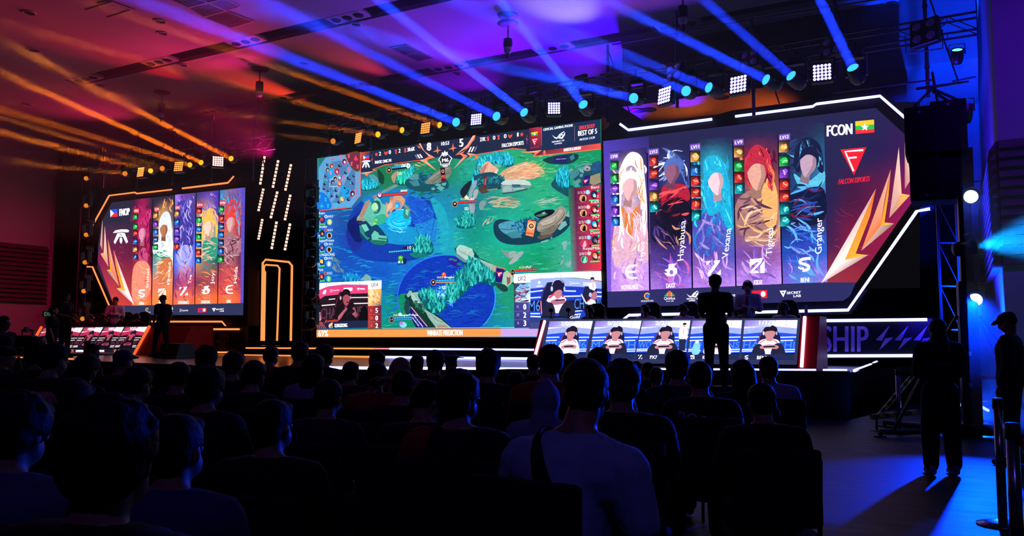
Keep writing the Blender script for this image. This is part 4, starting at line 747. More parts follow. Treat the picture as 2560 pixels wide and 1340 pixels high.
K.g('920 722.5 953.6 721.7 953.4 764 920 765', ['f0d0a0', 'f0a848', '306868', 'f0b070'], .4); K.strokes('921 723 953 722 953 763 921 764', 90, ['f8d080', 'f0b050', 'f8e8c8', 'e89848', 'f8c8a0', 'd86848'], (8, 20), (2, 5), (40, 110), .1)
K.g('920 765 953.4 764 953 820 920 822', ['a83038', '58203c', '581c38', 'a84030'], .1)
for i, (a_, b_) in enumerate((('K', '5'), ('D', '0'), ('A', '2'))): yy = 779 + i * 19; K.t(a_, 926.5, yy, 931, yy - .2, 6.5, 'ff7050', .01); K.t(b_, 939, yy + 3, 944.5, yy + 2.6, 12, 'ffffff', .035); K.l('f06050', [(921, yy + 7), (952, yy + 6)], .5)
# --- right player camera
K.p('f4f2fc', '1322 683.5 1503 677.5 1504 702 1440 694 1390 694 1322 702'); K.p('98a8e8', '1322 700 1350 696 1400 694 1450 697 1504 704 1504 722 1450 717 1400 715 1322 724', 0, .1); K.p('2038b8', '1322 722 1400 715 1450 717 1504 722 1504 822 1322 822', 0, .25)
for x in (1353, 1402.5, 1448, 1482): K.l('8088c0', [(x, 683), (x, 700)], .8)
for q in ('1326 730 1358 726', '1410 727 1440 728', '1326 745 1352 743', '1408 741 1452 740', '1490 730 1504 731', '1490 741 1504 741', '1326 784 1350 784', '1326 791 1352 792', '1428 779 1456 776', '1428 788 1452 785'): K.l('3070ff', q, 5); K.l('f0f8ff', q, 2.4)
K.p('141838', '1322 752 1504 750 1504 775 1322 778', 0, .2); K.t('M6', 1322, 779, 1350, 777, 27, '5088f0', .01); K.t('CH', 1436, 773, 1460, 771, 26, '5088f0', .01); K.t('IONS', 1486, 765, 1503, 764, 22, '4878e0', .01); K.t('hume', 1432, 710, 1448, 709.5, 4.5, 'f0f4ff', .02); K.ring('f0f4ff', 1427, 708, 3, 3.4, .9); K.e('e8ecff', 1348, 706.5, 3.8); K.l('f0f4ff', '1341 716 1356 714', 2)
K.p('c8d0f0', '1457 705 1478 706 1478 715 1458 714')
K.p('1c1c44', '1352 750 1356 728 1368 706 1382 705 1390 730 1390 760 1360 790 1352 770', 0, .15); K.l('f07078', '1352 752 1354 785', 3); K.l('4c4c90', '1353 748 1358 730 1369 707', 1)
K.p('e8dcec', '1366 752 1372 740 1384 734 1406 738 1416 748 1412 765 1400 782 1385 782 1380 762', 0, .1); K.p('e83848', '1369 744 1384 733 1386 737 1375 746'); K.p('e83848', '1401 734 1411 740 1408 744 1400 738'); K.l('e03848', '1384 735 1393 748 1402 735', 1.6)
K.p('c07888', '1386 726 1404 726 1402 742 1393 746 1387 740', 1); K.p('1c1838', '1381 722 1382 708 1390 699 1404 700 1411 710 1409 728 1400 724 1390 727 1385 731', 1, .2); K.e('b8c0e8', 1379.5, 722, 3, 6.5); K.e('a8b0e0', 1411, 722, 2.4, 6); K.ring('c8d0f0', 1395, 716, 15, 17, 1.4, 190, 330)
K.p('b06880', '1378 752 1392 748 1412 750 1414 756 1404 760 1386 762 1378 758', 1); K.l('202448', '1388 751 1412 749', 3.2)
K.p('20223c', '1356 795 1360 768 1370 756 1382 760 1388 780 1382 796', 1, .2); K.p('20223c', '1398 790 1404 766 1418 752 1432 756 1438 775 1430 796', 1, .2); K.p('181a30', '1352 790 1440 790 1440 802 1352 802'); K.e('f0f0f8', 1393, 781, 4, 2)
K.p('20203c', '1456 740 1462 716 1474 716 1478 740 1474 760 1462 750', 0, .15); K.l('d8d8f0', '1453 735 1466 760', 3); K.p('1c1838', '1476 738 1478 722 1486 717 1492 724 1491 732', 1); K.p('b06c80', '1480 734 1490 728 1492 742 1484 750 1478 744', 1); K.e('a8b0e0', 1476, 737, 4, 6); K.p('e8dcec', '1466 756 1476 746 1488 752 1490 760 1470 762'); K.l('e83848', '1468 754 1477 746', 2.4)
K.p('e8dcec', '1470 712 1476 706 1488 706 1491 720 1486 727 1474 722', 0, .1); K.e('d0a8b0', 1480.5, 701.5, 4, 5); K.p('1c1838', '1475.5 701 1477 693 1485 693 1486 700 1480 698'); K.l('e06070', '1482 707 1483 720', 1.2)
K.p('283c78', '1322 796 1504 794 1504 812 1322 812', 0, .1); K.t('Gold', 1424, 797, 1448, 795, 7, 'f0f4ff', .03, .3); K.p('38447c', '1322 806 1504 803 1504 822 1322 822', 0, .1)
K.p('f8f4fc', '1284 686 1326 683 1326 706 1284.5 708'); K.t('LV12', 1296, 702.5, 1314, 701.3, 12, '1c1c2c', .02)
K.g('1284.5 708 1326 706.5 1326 755 1285 757', ['20203c', '78c0f0', 'e8f0ff', '402848'], .4); K.strokes('1286 709 1325 708 1325 753 1286 755', 90, ['1c1838', '4050a0', 'a8d8ff', 'e8f0ff', '301c34', '70b0f0', 'c02838'], (8, 22), (2, 5), (-60, 20), .1)
K.g('1285 757 1322 755 1326 818 1286 820', ['383880', '484890', '303878', '303070'], .05)
for i, (a_, b_) in enumerate((('K', '0'), ('D', '2'), ('A', '3'))): yy = 770 + i * 20.5; K.t(a_, 1292.5, yy, 1298, yy - .2, 7, 'c898e8', .01); K.t(b_, 1309, yy + 4, 1315, yy + 3.7, 14, 'ffffff', .035); K.l('8078c0', [(1286, yy + 9), (1322, yy + 8)], .5)
def screen(K, label, name='led_screen'):
    V_ = np.array([tuple(v) for v in K.v]); c = Vector((V_.min(0) + V_.max(0)) / 2); c.z = V_[:, 2].min()
    r = empty(name, tuple(c), 0, label, 'LED screen', 'LED screens')
    K.build('picture', r, c); return r, c
r_, c_ = screen(K, 'huge centre LED screen showing a forest river game with two score tables')
a, b, d = PY(791.5, 843, YS), PY(796, 395.5, YS), PY(1506, 843, YS)
h = MB(); h.prism([PY(x, y, YS + .005) for x, y in ((788, 846), (793, 391), (1502, 294), (1509, 846))], (0, .12, 0)); h.v = [tuple(Vector(v) - c_) for v in h.v]; h.build('cabinet', M_black, r_)
# ------------------------------------------------------------------ side LED screens
def icon(K, x, y, r, c, seed):                 # small square equipment icon
    R = random.Random(seed); d = {'o': ('281810', 'f0b060', 'ffe0a0'), 'g': ('082818', '30c060', 'a0ffb0'), 'b': ('081838', '3080f0', 'a0e0ff'), 'r': ('300810', 'e84040', 'ffb080'), 'p': ('200c40', '9050e8', 'e0b0ff'), 't': ('062830', '20b8c0', 'c0ffff'), 'n': ('0c1830', '4068a0', 'd0e8f8')}[c]
    K.g([(x - r, y - r * 1.1), (x + r, y - r * 1.2), (x + r, y + r), (x - r, y + r * 1.1)], [d[0], d[0], d[0], d[1]], .2)
    t = R.uniform(0, 6.28); K.p(d[1], [(x + r * R.uniform(.35, .85) * math.cos(t + a_), y + r * R.uniform(.35, .85) * math.sin(t + a_)) for a_ in (0, .8, 1.7, 2.6, 3.4, 4.4, 5.3)], 1, .2)
    K.l(d[2], [(x + r * .5 * math.cos(t), y + r * .6 * math.sin(t)), (x, y), (x - r * .6 * math.cos(t + .7), y - r * .5 * math.sin(t + .7))], r * .22, 1)
def badge(K, k, x, y, r, c='f8f4ff', bg='9060c8'):
    q = lambda P: [(x + a_ * r, y + b_ * r) for a_, b_ in prs(P)]
    if k == 'E': K.ring(c, x + r * .25, y, r * .85, r * .9, r * .34, 70, 290); K.l(c, q('-.5 0 .9 -.05'), r * .32); K.l(c, q('.1 -.9 1 -1'), r * .3); K.l(c, q('.1 .9 1 .85'), r * .3)
    if k == 'W': K.p(c, q('-.3 -.9 .9 -1.05 .5 -.5 1 -.2 1 .4 .6 .9 .1 1 -.6 .95 -1 .5 -.5 .4 -1 0 -.4 -.2'), 0); K.e(bg, x + r * .1, y + r * .35, r * .3, r * .35)
    if k == 'Z': K.p(c, q('-1 -.95 -.3 -1 -1 -.3')); K.l(c, q('.7 -1 -.75 1'), r * .42); K.p(c, q('1 .95 .2 1 1 .2')); K.p(c, q('0 -1 .95 -1.1 .5 -.6 .1 -.6'))
    if k == 'B': K.p(c, q('-1 -.9 .8 -1.1 .6 -.6 -.1 -.5 -1 .1')); K.p(c, q('1 -.8 1 .95 .4 .95 .4 0')); K.l(c, q('.5 -.6 -.9 .9'), r * .3); K.p(c, q('-.7 1 .3 .95 0 .6 -.3 .6'))
    if k == 'S': K.l(c, q('.9 -.8 .3 -.8 -.5 -.6 -.6 -.2 0 .05 .55 .25 .6 .65 .2 .9 -.3 .95'), r * .42, 1); K.l(c, q('-.9 .45 -.5 .7 -.1 .55'), r * .26, 1)
def column(K, q, bg, hair, face, body, pal, seed, fc, fr, gl):
    """one tall portrait panel: a plain, featureless generic bust with flowing colour"""
    (x0, y0), (x1, y1), (x2, y2), (x3, y3) = q; K.r = random.Random(seed)
    f = lambda u, v: ((x0 * (1 - u) + x1 * u) * (1 - v) + (x3 * (1 - u) + x2 * u) * v, (y0 * (1 - u) + y1 * u) * (1 - v) + (y3 * (1 - u) + y2 * u) * v)
    K.grid([0, .5, 1], bg, lambda x, v: v, .3); V0 = K.v; n = 13 * 0
    nb = 11 * (5 * (len(bg) - 1) + 1)
    W_ = (len(bg) - 1) * 5 + 1; cnt = 11 * W_
    base = len(K.v) - cnt
    for i in range(cnt):                       # map the unit lattice into the column
        gi, gj = i % 11, i // 11; x, y = f(gi / 10, gj / (W_ - 1)); K.v[base + i] = K.proj(x, y, K.L * K.st)
    reg = [f(.02, .01), f(.98, .01), f(.98, .99), f(.02, .99)]
    S = lambda P, c, sm=1, a_=.3: K.p(c, [f(min(.985, max(.015, u)), v) for u, v in prs(P)], sm, a_)
    for P, c in body: S(P, c)
    w = x1 - x0
    for (v0, v1, cols, nn, ang) in pal:
        K.strokes([f(.03, v0), f(.97, v0), f(.97, v1), f(.03, v1)], nn, cols, (w * .15, w * .7), (w * .02, w * .07), ang, .1, .5)
    if hair:
        S(hair[0], hair[1]); cols = pal[0][2] if hair[1] != 'd8e0e8' else ['ffffff', 'b0b8c8', 'e8ecf4']
        hp = [f(min(.97, max(.03, u)), v) for u, v in smooth_pts(prs(hair[0]), 4)]
        K.strokes(hp, 70, cols, (w * .2, w * .6), (w * .02, w * .06), (50, 120), .1, .4)
    if face:
        cu, cv, ru, rv, tilt = face; cx, cy = f(cu, cv); RX, RY = ru * w, rv * abs(y3 - y0)
        q2 = lambda P: [(cx + (a_ * math.cos(tilt) - b_ * math.sin(tilt)) * RX, cy + b_ * RY + a_ * math.sin(tilt) * RX) for a_, b_ in prs(P)]
        dk = tuple(c * .45 for c in lin(fc))
        K.p(dk, q2('-.4 .3 .5 .3 .6 1.5 -.5 1.5'), 0, .2)
        K.p(fc, q2('-.9 -.7 0 -1.1 .9 -.7 .95 0 .6 .65 .1 1.05 -.45 .75 -.9 .1'), 1, .15)
        K.p(tuple(c * .62 for c in lin(fc)), q2('.35 -.8 .9 -.7 .95 0 .6 .65 .1 1.05 .3 .5 .5 0'), 1, .15)
        K.p(hair[1] if hair else dk, q2('-1.05 -.1 -1 -.9 -.2 -1.35 .7 -1.2 1.1 -.6 1 0 .75 -.6 .1 -.75 -.5 -.6'), 1, .3)
# ---- right screen
Rr = Pic(plane_proj(YS - .06), seed=9)
Rout = [(1508, 353), (2189, 270), (2263, 337), (2282, 502), (2142, 705), (2122, 743), (2109, 751), (1519, 768)]
Rr.p('22224a', Rout)
Rr.grid([2070, 2130, 2190, 2250, 2283], ['22224a 22224a 22224a 24204a 24204a', '22224a 22224a 241c48 301848 401848', '24204a 40183c 581840 701848 801858', '3c1c48 70183c 801840 901848 981858', '8c3040 8c2838 7c2038 8c1848 8c1848'], lambda x, v: (285 - (x - 2070) * .12) * (1 - v) + 706 * v, .08)
for q in Rout: pass
# cover the lattice outside the slanted outline with the surround colour
Rr.p('08070b', '2189 269 2189 255 2300 255 2300 350 2263 337'); Rr.p('08070b', '2263 337 2300 330 2300 520 2282 502'); Rr.p('08070b', '2282 502 2300 500 2300 720 2130 722 2142 705')
Rr.g('1508 353 1622 340 1626 727 1518 729', ['4838a8', '28246c', '9060d0', '7050c8'], .12)
Rr.strokes('2075 480 2275 500 2140 700 2078 700', 40, ['a83858', '702040', 'b84868'], (14, 50), (.4, 1), (-30, 40), 0)
qd = [[(1526, 380), (1617, 368), (1622.5, 725), (1528, 729)], [(1624, 366), (1724, 353), (1729, 720), (1626.5, 724)], [(1728, 350), (1831, 338), (1838, 715.5), (1732.5, 720)], [(1834, 337), (1944, 323), (1954, 710), (1840.5, 715)], [(1949, 320), (2060, 306), (2069, 705.5), (1957, 710)]]
FL = (-70, -50)
column(Rr, qd[0], ['28246c 40306c 28245c', '483888 c8b0c8 382c70', '6040a8 d0a8b8 7058a8', '8858c0 c8a0d0 9068c8', 'a878d8 d8a8d8 b888e0', 'b080e0 d0a0e0 c090e8'],
  ('.30 .10 .55 .02 .85 .06 .92 .18 .98 .45 .9 .62 .8 .4 .7 .15 .4 .14 .28 .4 .36 .6 .2 .5 .16 .25', 'f4ecf4'), (0.52, 0.27, 0.21, 0.09, 0.25), [('.1 .52 .35 .42 .65 .44 .95 .54 .98 .8 .1 .82', 'd8a8c0'), ('.3 .4 .5 .46 .75 .4 .7 .52 .5 .62 .35 .52', 'd87838')],
  [(.05, .4, ['ffffff', 'f0e0f0', 'e8a060', 'd87030', 'f8d0a0'], 50, (60, 110)), (.4, .75, ['f8f0f8', 'e0b0c8', 'c89078', 'f0d8e8'], 60, (70, 110)), (.72, .99, ['c090e0', 'e0b8f0', '9060c8', 'd8a0e0'], 50, (30, 120))], 11, 'e8b0b8', 1, 1)
column(Rr, qd[1], ['20204c 24244c 20204c', '20204c 303c80 24285c', '1c1838 381830 20183c', '201c40 181428 241c48', '503888 402c78 6040a0', 'a070d0 8050c0 a070e0'],
  ('.3 .02 .6 .06 .9 .16 .98 .3 .9 .3 .7 .16 .5 .14 .4 .22 .36 .16 .5 .08', '5068b0'), (0.55, 0.2, 0.2, 0.075, 0.2), [('.3 .3 .55 .28 .9 .3 .98 .4 .6 .42 .4 .6 .3 .5', 'a82038'), ('.3 .42 .7 .38 .98 .44 .98 .62 .6 .7 .3 .56', '181428')],
  [(.04, .26, ['90a8e0', '4058a8', '181838', 'e0e8ff', '283068'], 60, (-50, -5)), (.28, .5, ['c82840', '901830', '581028', 'e05058'], 45, (-50, -10)), (.5, .75, ['181430', '503880', '3848a0', 'c88870'], 50, (20, 80)), (.75, .99, ['9060d0', 'b888e8', '6048c0', 'c060b0'], 50, (10, 80))], 12, '8c5878', 1, 1)
column(Rr, qd[2], ['22224a 22224a 22224a', '203858 30a8c8 206080', '1c4070 5090b0 2090b0', '304088 5858a0 3068b0', '7850a8 6048a0 5050b0', 'b078d8 a070d0 b080e0'],
  ('.3 .16 .5 .12 .72 .15 .9 .3 .94 .5 .98 .62 .8 .6 .68 .5 .4 .52 .3 .4', '20a8d0'), (0.58, 0.3, 0.2, 0.085, -0.15), [('.02 .55 .3 .48 .6 .52 .8 .6 .6 .75 .1 .8', '4848a8')],
  [(.12, .6, ['30c8e0', '18a0c8', '50e0f0', '1878b0', '2898d8'], 110, (60, 110)), (.5, .8, ['5860c0', '3858b8', 'a088d0', '2870c0'], 60, (20, 120)), (.75, .99, ['b888e8', 'd0a8f0', '8860c8', 'e0c0f0'], 55, (30, 100))], 13, 'ecc4d0', 1, 1)
column(Rr, qd[3], ['24224a 24224a 24224a', '301838 902848 602848', '50284c a06068 a05048', '805060 b08070 d89868', '7048a0 704080 9058a0', 'b080e0 a070d0 b888e8'],
  ('.24 .2 .4 .1 .6 .09 .8 .16 .86 .3 .84 .4 .74 .3 .66 .18 .5 .16 .36 .22 .28 .34', 'b82840'), (0.5, 0.28, 0.22, 0.1, 0.05), [('.02 .46 .3 .38 .7 .4 .98 .46 .9 .7 .5 .75 .04 .62', 'a07070'), ('.6 .4 .8 .3 .96 .42 .9 .62 .66 .6', 'e8a868')],
  [(.08, .4, ['c83048', '801830', 'e84838', 'f08848', '501030'], 70, (60, 110)), (.4, .72, ['c89078', 'e8c0a0', '684858', 'f0b070', '503048'], 80, (-60, 60)), (.72, .99, ['9060c8', 'b080e0', '7050b0', 'c898e8'], 50, (20, 80))], 14, 'dca090', 1, 1)
column(Rr, qd[4], ['24224a 24224a 20304c', '22224a 1c2c50 205078', '18305c 204878 3880b0', '182450 182860 302858', '2048a8 3040b0 2858c0', '7058c8 5080d0 9070d8'],
  ('.3 .24 .36 .14 .6 .08 .9 .14 .97 .3 .86 .3 .7 .2 .55 .22 .4 .3', '141c3c'), (0.62, 0.25, 0.2, 0.08, 0.35), [('.3 .3 .6 .36 .96 .3 .96 .38 .6 .42 .4 .38', '58b8d8'), ('.2 .44 .6 .4 .97 .42 .97 .6 .5 .64 .2 .58', '141838')],
  [(.08, .3, ['101830', '203868', '50b0e0', '283c70'], 55, (-60, 30)), (.36, .6, ['2848a8', '101c48', '50a8e0', '602040', '1c2858'], 65, (-40, 20)), (.58, .85, ['3068d8', '60b0f0', '2040a0', '8090e0'], 60, (-30, 60)), (.8, .99, ['8060d0', '60a0f0', 'a888e8'], 40, (30, 90))], 15, 'b898b0', 1, 1)
for i, q in enumerate(qd):
    if i: (a, b), (c, d) = qd[i - 1][1], qd[i - 1][2]; Rr.l('0c0a20', [(a + 1, b + 14), (c + 2, d + 1)], 3.2)
IC = [(1536, [(414, 'g'), (446, 'g'), (472, 'p'), (499, 'b'), (527, 'p'), (554, 'b')], 10.5), (1634.5, [(403, 'r'), (433, 'r'), (463, 'p'), (490, 'o'), (518, 't')], 11.5), (1738.5, [(392, 'o'), (426, 'b'), (453, 'r'), (481, 'r'), (510, 'r'), (539, 't')], 12), (1848, [(380, 'o'), (415, 'g'), (444, 'r'), (471, 't')], 12.5), (1961, [(367, 'o'), (402, 'g'), (431, 'p'), (461, 'r'), (490, 'r'), (522, 't'), (552, 't')], 13)]
for i, (x, ys, r) in enumerate(IC):
    for j, (y, c) in enumerate(ys): icon(Rr, x + (y - 400) * .02, y, r, c, i * 10 + j)
for s_, x0, y0, x1, y1 in (('LV10', 1526, 397, 1545, 395), ('LV12', 1623.5, 386, 1645, 383), ('LV11', 1727, 374, 1749, 371), ('LV9', 1836, 362, 1857, 359.5), ('LV12', 1949, 349.5, 1973, 346.5)):
    Rr.p('7050b0', [(x0 - 2, y0 + 2.5), (x0 - 2.5, y0 - 13), (x1 + 2, y1 - 13), (x1 + 2.5, y1 + 2.5)], 0, .2); Rr.t(s_, x0 + 1.5, y0 - 1, x1 - 1.5, y1 - 1, 8.5, 'f0e8ff', .035)
for k, (x, y, r) in zip('EWZBS', ((1576, 680, 17), (1677, 675, 16), (1784, 670, 18), (1893, 665, 18.5), (2011, 660, 17))): badge(Rr, k, x, y, r)
for s_, x0, y0, x1, y1 in (('ROYALMILK', 1554, 724, 1596, 722), ('DAXX', 1666, 720, 1688, 719), ('PX7', 1776, 716, 1792, 715), ('KIDX', 1885, 711.5, 1906, 710.5), ('BENI', 2002, 706, 2023, 705)): Rr.t(s_, x0, y0, x1, y1, 11.5, 'ecdcf8', .035)
for s_, x0, y0, x1, y1, h in (('Hylos', 1609, 650, 1611, 604, 11), ('Hayabusa', 1708, 650, 1714, 551, 15), ('Vexana', 1820, 644, 1828, 570, 16), ('Tigreal', 1930, 637, 1933, 570, 16), ('Granger', 2054, 633, 2055, 544, 17)): Rr.t(s_, x0, y0, x1, y1, h, 'f8f4ff', .02, up=(-1, .18))
Rr.p('2a2a5c', '1518 731 2070 706.5 2140 706 2126 738 2108 752 1519 769', 0, .05)
def sponsors(K, f, s_):
    x, y = f(0); K.ring('f0a030', x, y, 6.5 * s_, 7 * s_, 3 * s_, 60, 330); K.e('1870d8', x + 1.5 * s_, y, 4.4 * s_, 5 * s_); K.t('MOONTON', x - 15 * s_, y + 15 * s_, x + 15 * s_, y + 14 * s_, 4.4 * s_, 'f0f0ff', .02)
    x, y = f(1)
    for k, c in enumerate(('30a0e0', '30b890', 'f0a030', 'f06040', 'f08030', 'e8b030', '50b050', 'd04080')): h_ = (3, 6, 9, 13, 12, 9, 6, 4)[k] * s_; X = x + (k - 3.5) * 3.3 * s_; K.l(c, [(X, y + 4 * s_), (X, y + 4 * s_ - h_ * 1.1)], 2.4 * s_)
    K.t('Qiddiya', x - 14 * s_, y + 12.5 * s_, x + 14 * s_, y + 11.5 * s_, 7 * s_, 'f4f4ff', .015); K.t('PLAY LIFE', x - 8 * s_, y + 17.5 * s_, x + 10 * s_, y + 17 * s_, 2.6 * s_, 'e0e0f0', .03)
    x, y = f(2)
    q = lambda P: [(x + a_ * s_ * .9, y + b_ * s_ * .9) for a_, b_ in prs(P)]
    K.p('f4f4ff', q('-16 -4 -10 1 -4 3 3 -6 14 -13 15 -11 5 -4 -2 4 -4 7 -10 4')); K.p('f4f4ff', q('17 -11 16 -3 10 6 0 5 -2 3 6 -4 10 -6 4 2 8 2 11 -3 4 -2 8 -7')); K.t('REPUBLIC OF', x - 14 * s_, y + 11 * s_, x + 14 * s_, y + 10 * s_, 3.6 * s_, 'f0f0ff', .03); K.t('GAMERS', x - 9 * s_, y + 15.5 * s_, x + 7 * s_, y + 15 * s_, 3.6 * s_, 'f0f0ff', .03)
    x, y = f(3); K.ring('f4f4ff', x - 14 * s_, y, 4.6 * s_, 5.4 * s_, 1.2 * s_, 30, 150); K.ring('f4f4ff', x - 14 * s_, y, 4.6 * s_, 5.4 * s_, 1.2 * s_, 210, 330); K.l('f4f4ff', [(x - 17 * s_, y), (x - 11 * s_, y)], 1.4 * s_); K.t('hume', x - 7 * s_, y + 4 * s_, x + 20 * s_, y + 3 * s_, 8.5 * s_, 'f4f4ff', .02)
    x, y = f(4); K.p('e02030', [(x - 20 * s_, y - 8 * s_), (x + 18 * s_, y - 10 * s_), (x + 18 * s_, y + 10 * s_), (x - 20 * s_, y + 11 * s_)]); K.p('2848b0', [(x - 14 * s_, y - 2 * s_), (x - 1 * s_, y - 2.5 * s_), (x - 1 * s_, y + 8 * s_), (x - 14 * s_, y + 8.5 * s_)], 0); K.e('f8f0f0', x + 8 * s_, y, 6 * s_, 7 * s_)
    x, y = f(5); K.p('f8f8ff', [(x - 25 * s_, y - 8 * s_), (x - 8 * s_, y - 9 * s_), (x - 16 * s_, y + 8 * s_)]); K.p('2a2a5c', [(x - 19 * s_, y - 5 * s_), (x - 13.5 * s_, y - 5.3 * s_), (x - 16 * s_, y)]); K.t('SECRET', x - 7 * s_, y + .5 * s_, x + 28 * s_, y - 1.5 * s_, 6 * s_, 'f8f8ff', .04); K.t('LAB', x + 10 * s_, y + 8 * s_, x + 28 * s_, y + 7 * s_, 6 * s_, 'f8f8ff', .04)
sx = [(1618, 740), (1674, 737), (1731, 738), (1818, 738), (1900, 735), (1974, 735)]; sponsors(Rr, lambda i: sx[i], 1.0)
def triF(K, x, y, s_, txt=True):
    q = lambda P: [(x + a_ * s_, y + b_ * s_) for a_, b_ in prs(P)]
    K.p('e82030', q('-32 -28 33 -34 2 36')); K.l('f8f4ff', q('25 -27 -20 -23 1 26'), 5 * s_); K.l('f8f4ff', q('-11 -7 9 -9'), 4.4 * s_)
    if txt: K.t('FALCON ESPORTS', x - 37 * s_, y + 59 * s_, x + 40 * s_, y + 51 * s_, 13 * s_, 'd82038', .03, .15)
Rr.t('FCON', 2068, 341, 2130, 335, 27, 'ffffff', .035)
Rr.p('f0c030', '2138 303.5 2185 299 2185.3 311 2138.4 315'); Rr.p('28b848', '2138.4 315 2185.3 311 2185.6 322 2138.8 325'); Rr.p('e83038', '2138.8 325 2185.6 322 2186 331 2139 335')
def star_(K, x, y, r, c): K.p(c, [(x + r * (1 if k % 2 == 0 else .42) * math.sin(math.pi * k / 5), y - r * (1 if k % 2 == 0 else .42) * math.cos(math.pi * k / 5)) for k in range(10)])
star_(Rr, 2162, 318, 10.5, 'ffffff'); triF(Rr, 2133, 402, 1.0)
def shards(K, f):
    G_ = lambda pts, cols: K.g([f(*p) for p in prs(pts)], cols, .05)
    G_('2190 471 2165 545 2112 650 2053 708', ['b89090', 'f0d0c0', 'ffe8e0', 'f8e0e0']); G_('2190 471 2175 540 2139 634 2112 650', ['e06030', 'f88830', 'f8a830', 'f0a040']); G_('2139 634 2170 638 2112 650 2112 650', ['f8a028', 'f8b848', 'f0b050', 'f0a040']); G_('2112 650 2170 638 2053 708 2053 708', ['f0e0e0', 'b08080', 'd8b8b8', 'e0c8c8'])
    G_('2227 423 2211 500 2201 565 2153 627', ['d09888', 'f0b8a0', 'f06838', 'e88048']); G_('2227 423 2221 490 2211 556 2201 565', ['e87830', 'f8a028', 'f8a828', 'f09030']); G_('2211 556 2235 559 2201 565 2201 565', ['f8a828', 'f8c048', 'f0a030', 'f0a030']); G_('2201 565 2235 559 2153 627 2153 627', ['c0a098', '907068', 'd0a090', 'd0a090'])
    G_('2247 368 2254 484 2248 492 2223 545', ['e8c0b0', 'e8b8a0', 'd8a090', 'c09088']); G_('2254 484 2275 488 2223 545 2248 492', ['f8b040', 'f0a860', 'c08878', 'c09080'])
    G_('2262 341 2277 449 2262 473 2262 400', ['e8c8b8', 'd8a098', 'b87068', 'c08070'])
shards(Rr, lambda x, y: (x, y))
screen(Rr, 'slant-cornered LED screen on the right with a red triangle team mark')
# ---- left screen
Lr = Pic(plane_proj(YS - .06), seed=19)
Lout = [(280, 506), (613.5, 468), (608, 788), (300, 787), (276, 745), (243.5, 669), (245, 615), (254, 555)]
Lr.p('26243c', Lout)
Lr.g('334 504 334 504 330 764 285 764', ['26243c', '26243c', 'c04038', 'c84038'], .05); Lr.g('256 556 334 553 332 640 244 650', ['26243c', '26243c', '601c3c', '801c48'], .05); Lr.g('244 650 332 640 330 764 285 764', ['801c48', '601c3c', 'b83838', 'c84038'], .05)
Lr.strokes('250 620 330 580 328 760 290 760', 26, ['b04868', 'c86070', '902848'], (8, 26), (.3, .7), (-60, 60), 0)
ql = [[(334, 499), (381, 494), (378, 763.5), (330, 764.5)], [(384, 503), (435, 487), (431, 762), (380, 763.5)], [(438, 487), (489, 482), (486, 760.5), (433, 762)], [(492, 481), (547, 476), (543, 759), (488, 760.5)], [(550, 476), (605, 469.5), (601, 757.5), (545, 759)]]
BG = ['f05848 f06850 f05040', 'f86838 f88848 f86030']
column(Lr, ql[0], ['401838 901850 26243c', '501030 b02058 400c2c', '401028 801840 300c28', '902038 b03848 701838', 'e05848 e87058 c84040', 'f07040 f88848 f06838'],
  ('.2 .25 .4 .12 .7 .14 .85 .3 .84 .5 .7 .42 .6 .24 .4 .22 .3 .4', 'a82058'), (0.48, 0.33, 0.2, 0.075, 0.1), [('.3 .5 .6 .46 .8 .52 .7 .64 .4 .62', 'c04878'), ('.02 .66 .4 .58 .9 .64 .9 .9 .05 .95', 'f08870')],
  [(.03, .3, ['c02870', '901850', 'e04088', '501038'], 50, (60, 110)), (.3, .6, ['501030', '901848', '300820', 'b82850'], 45, (60, 110)), (.6, .99, ['f08868', 'e06850', 'f8b090', 'c84848'], 35, (-60, 60))], 21, 'd888a8', 1, 1)
column(Lr, ql[1], ['26243c 26243c 26243c', '302c40 e0a060 504860', '606880 d0a890 a0b0b8', '588890 98c0b0 d0d8d8', 'e07058 d07058 e08058', 'f88040 f88848 f87030'],
  ('.3 .2 .6 .13 .86 .2 .95 .42 .9 .5 .7 .45 .4 .5 .3 .36', 'd8e0e8'), (0.52, 0.3, 0.2, 0.07, 0.1), [('.0 .42 .4 .38 .98 .42 .98 .52 .4 .56 .02 .5', 'e8e8ec'), ('.02 .52 .4 .5 .9 .58 .9 .62 .4 .56', '30906c'), ('.3 .6 .9 .58 .95 .75 .4 .8', 'c87048')],
  [(.01, .16, ['f0a050', 'e87030', 'f8d080'], 26, (60, 120)), (.4, .56, ['f0f0f4', 'c0c8d8', '409878', 'f8f8ff'], 40, (-40, 40)), (.56, .8, ['f0b080', 'd88050', 'f8d0a0', 'b85838'], 40, (-60, 60)), (.8, .99, ['f8a050', 'f88840'], 20, (0, 60))], 22, 'b07050', 1, 1)
column(Lr, ql[2], ['a070e8 60409c 504088', '5840a0 8868d0 403080', '4048b0 6078e8 5050c0', '5068e0 a0a8f8 6070d8', '703078 b04870 a03858', 'f06040 f87848 f86030'],
  None, None, [('.1 .1 .4 .06 .8 .1 .95 .3 .8 .5 .4 .5 .15 .3', '403890'), ('.1 .55 .5 .46 .9 .52 .7 .64 .3 .64', 'a0a0f0')],
  [(.0, .6, ['8070e0', 'b8a8f8', '3830a0', '6050c8', 'd0c0ff', '302878'], 110, (50, 120)), (.6, .99, ['c04060', 'e86048', '803070', 'f87850'], 40, (30, 120))], 23, '8070c0', 1, 1)
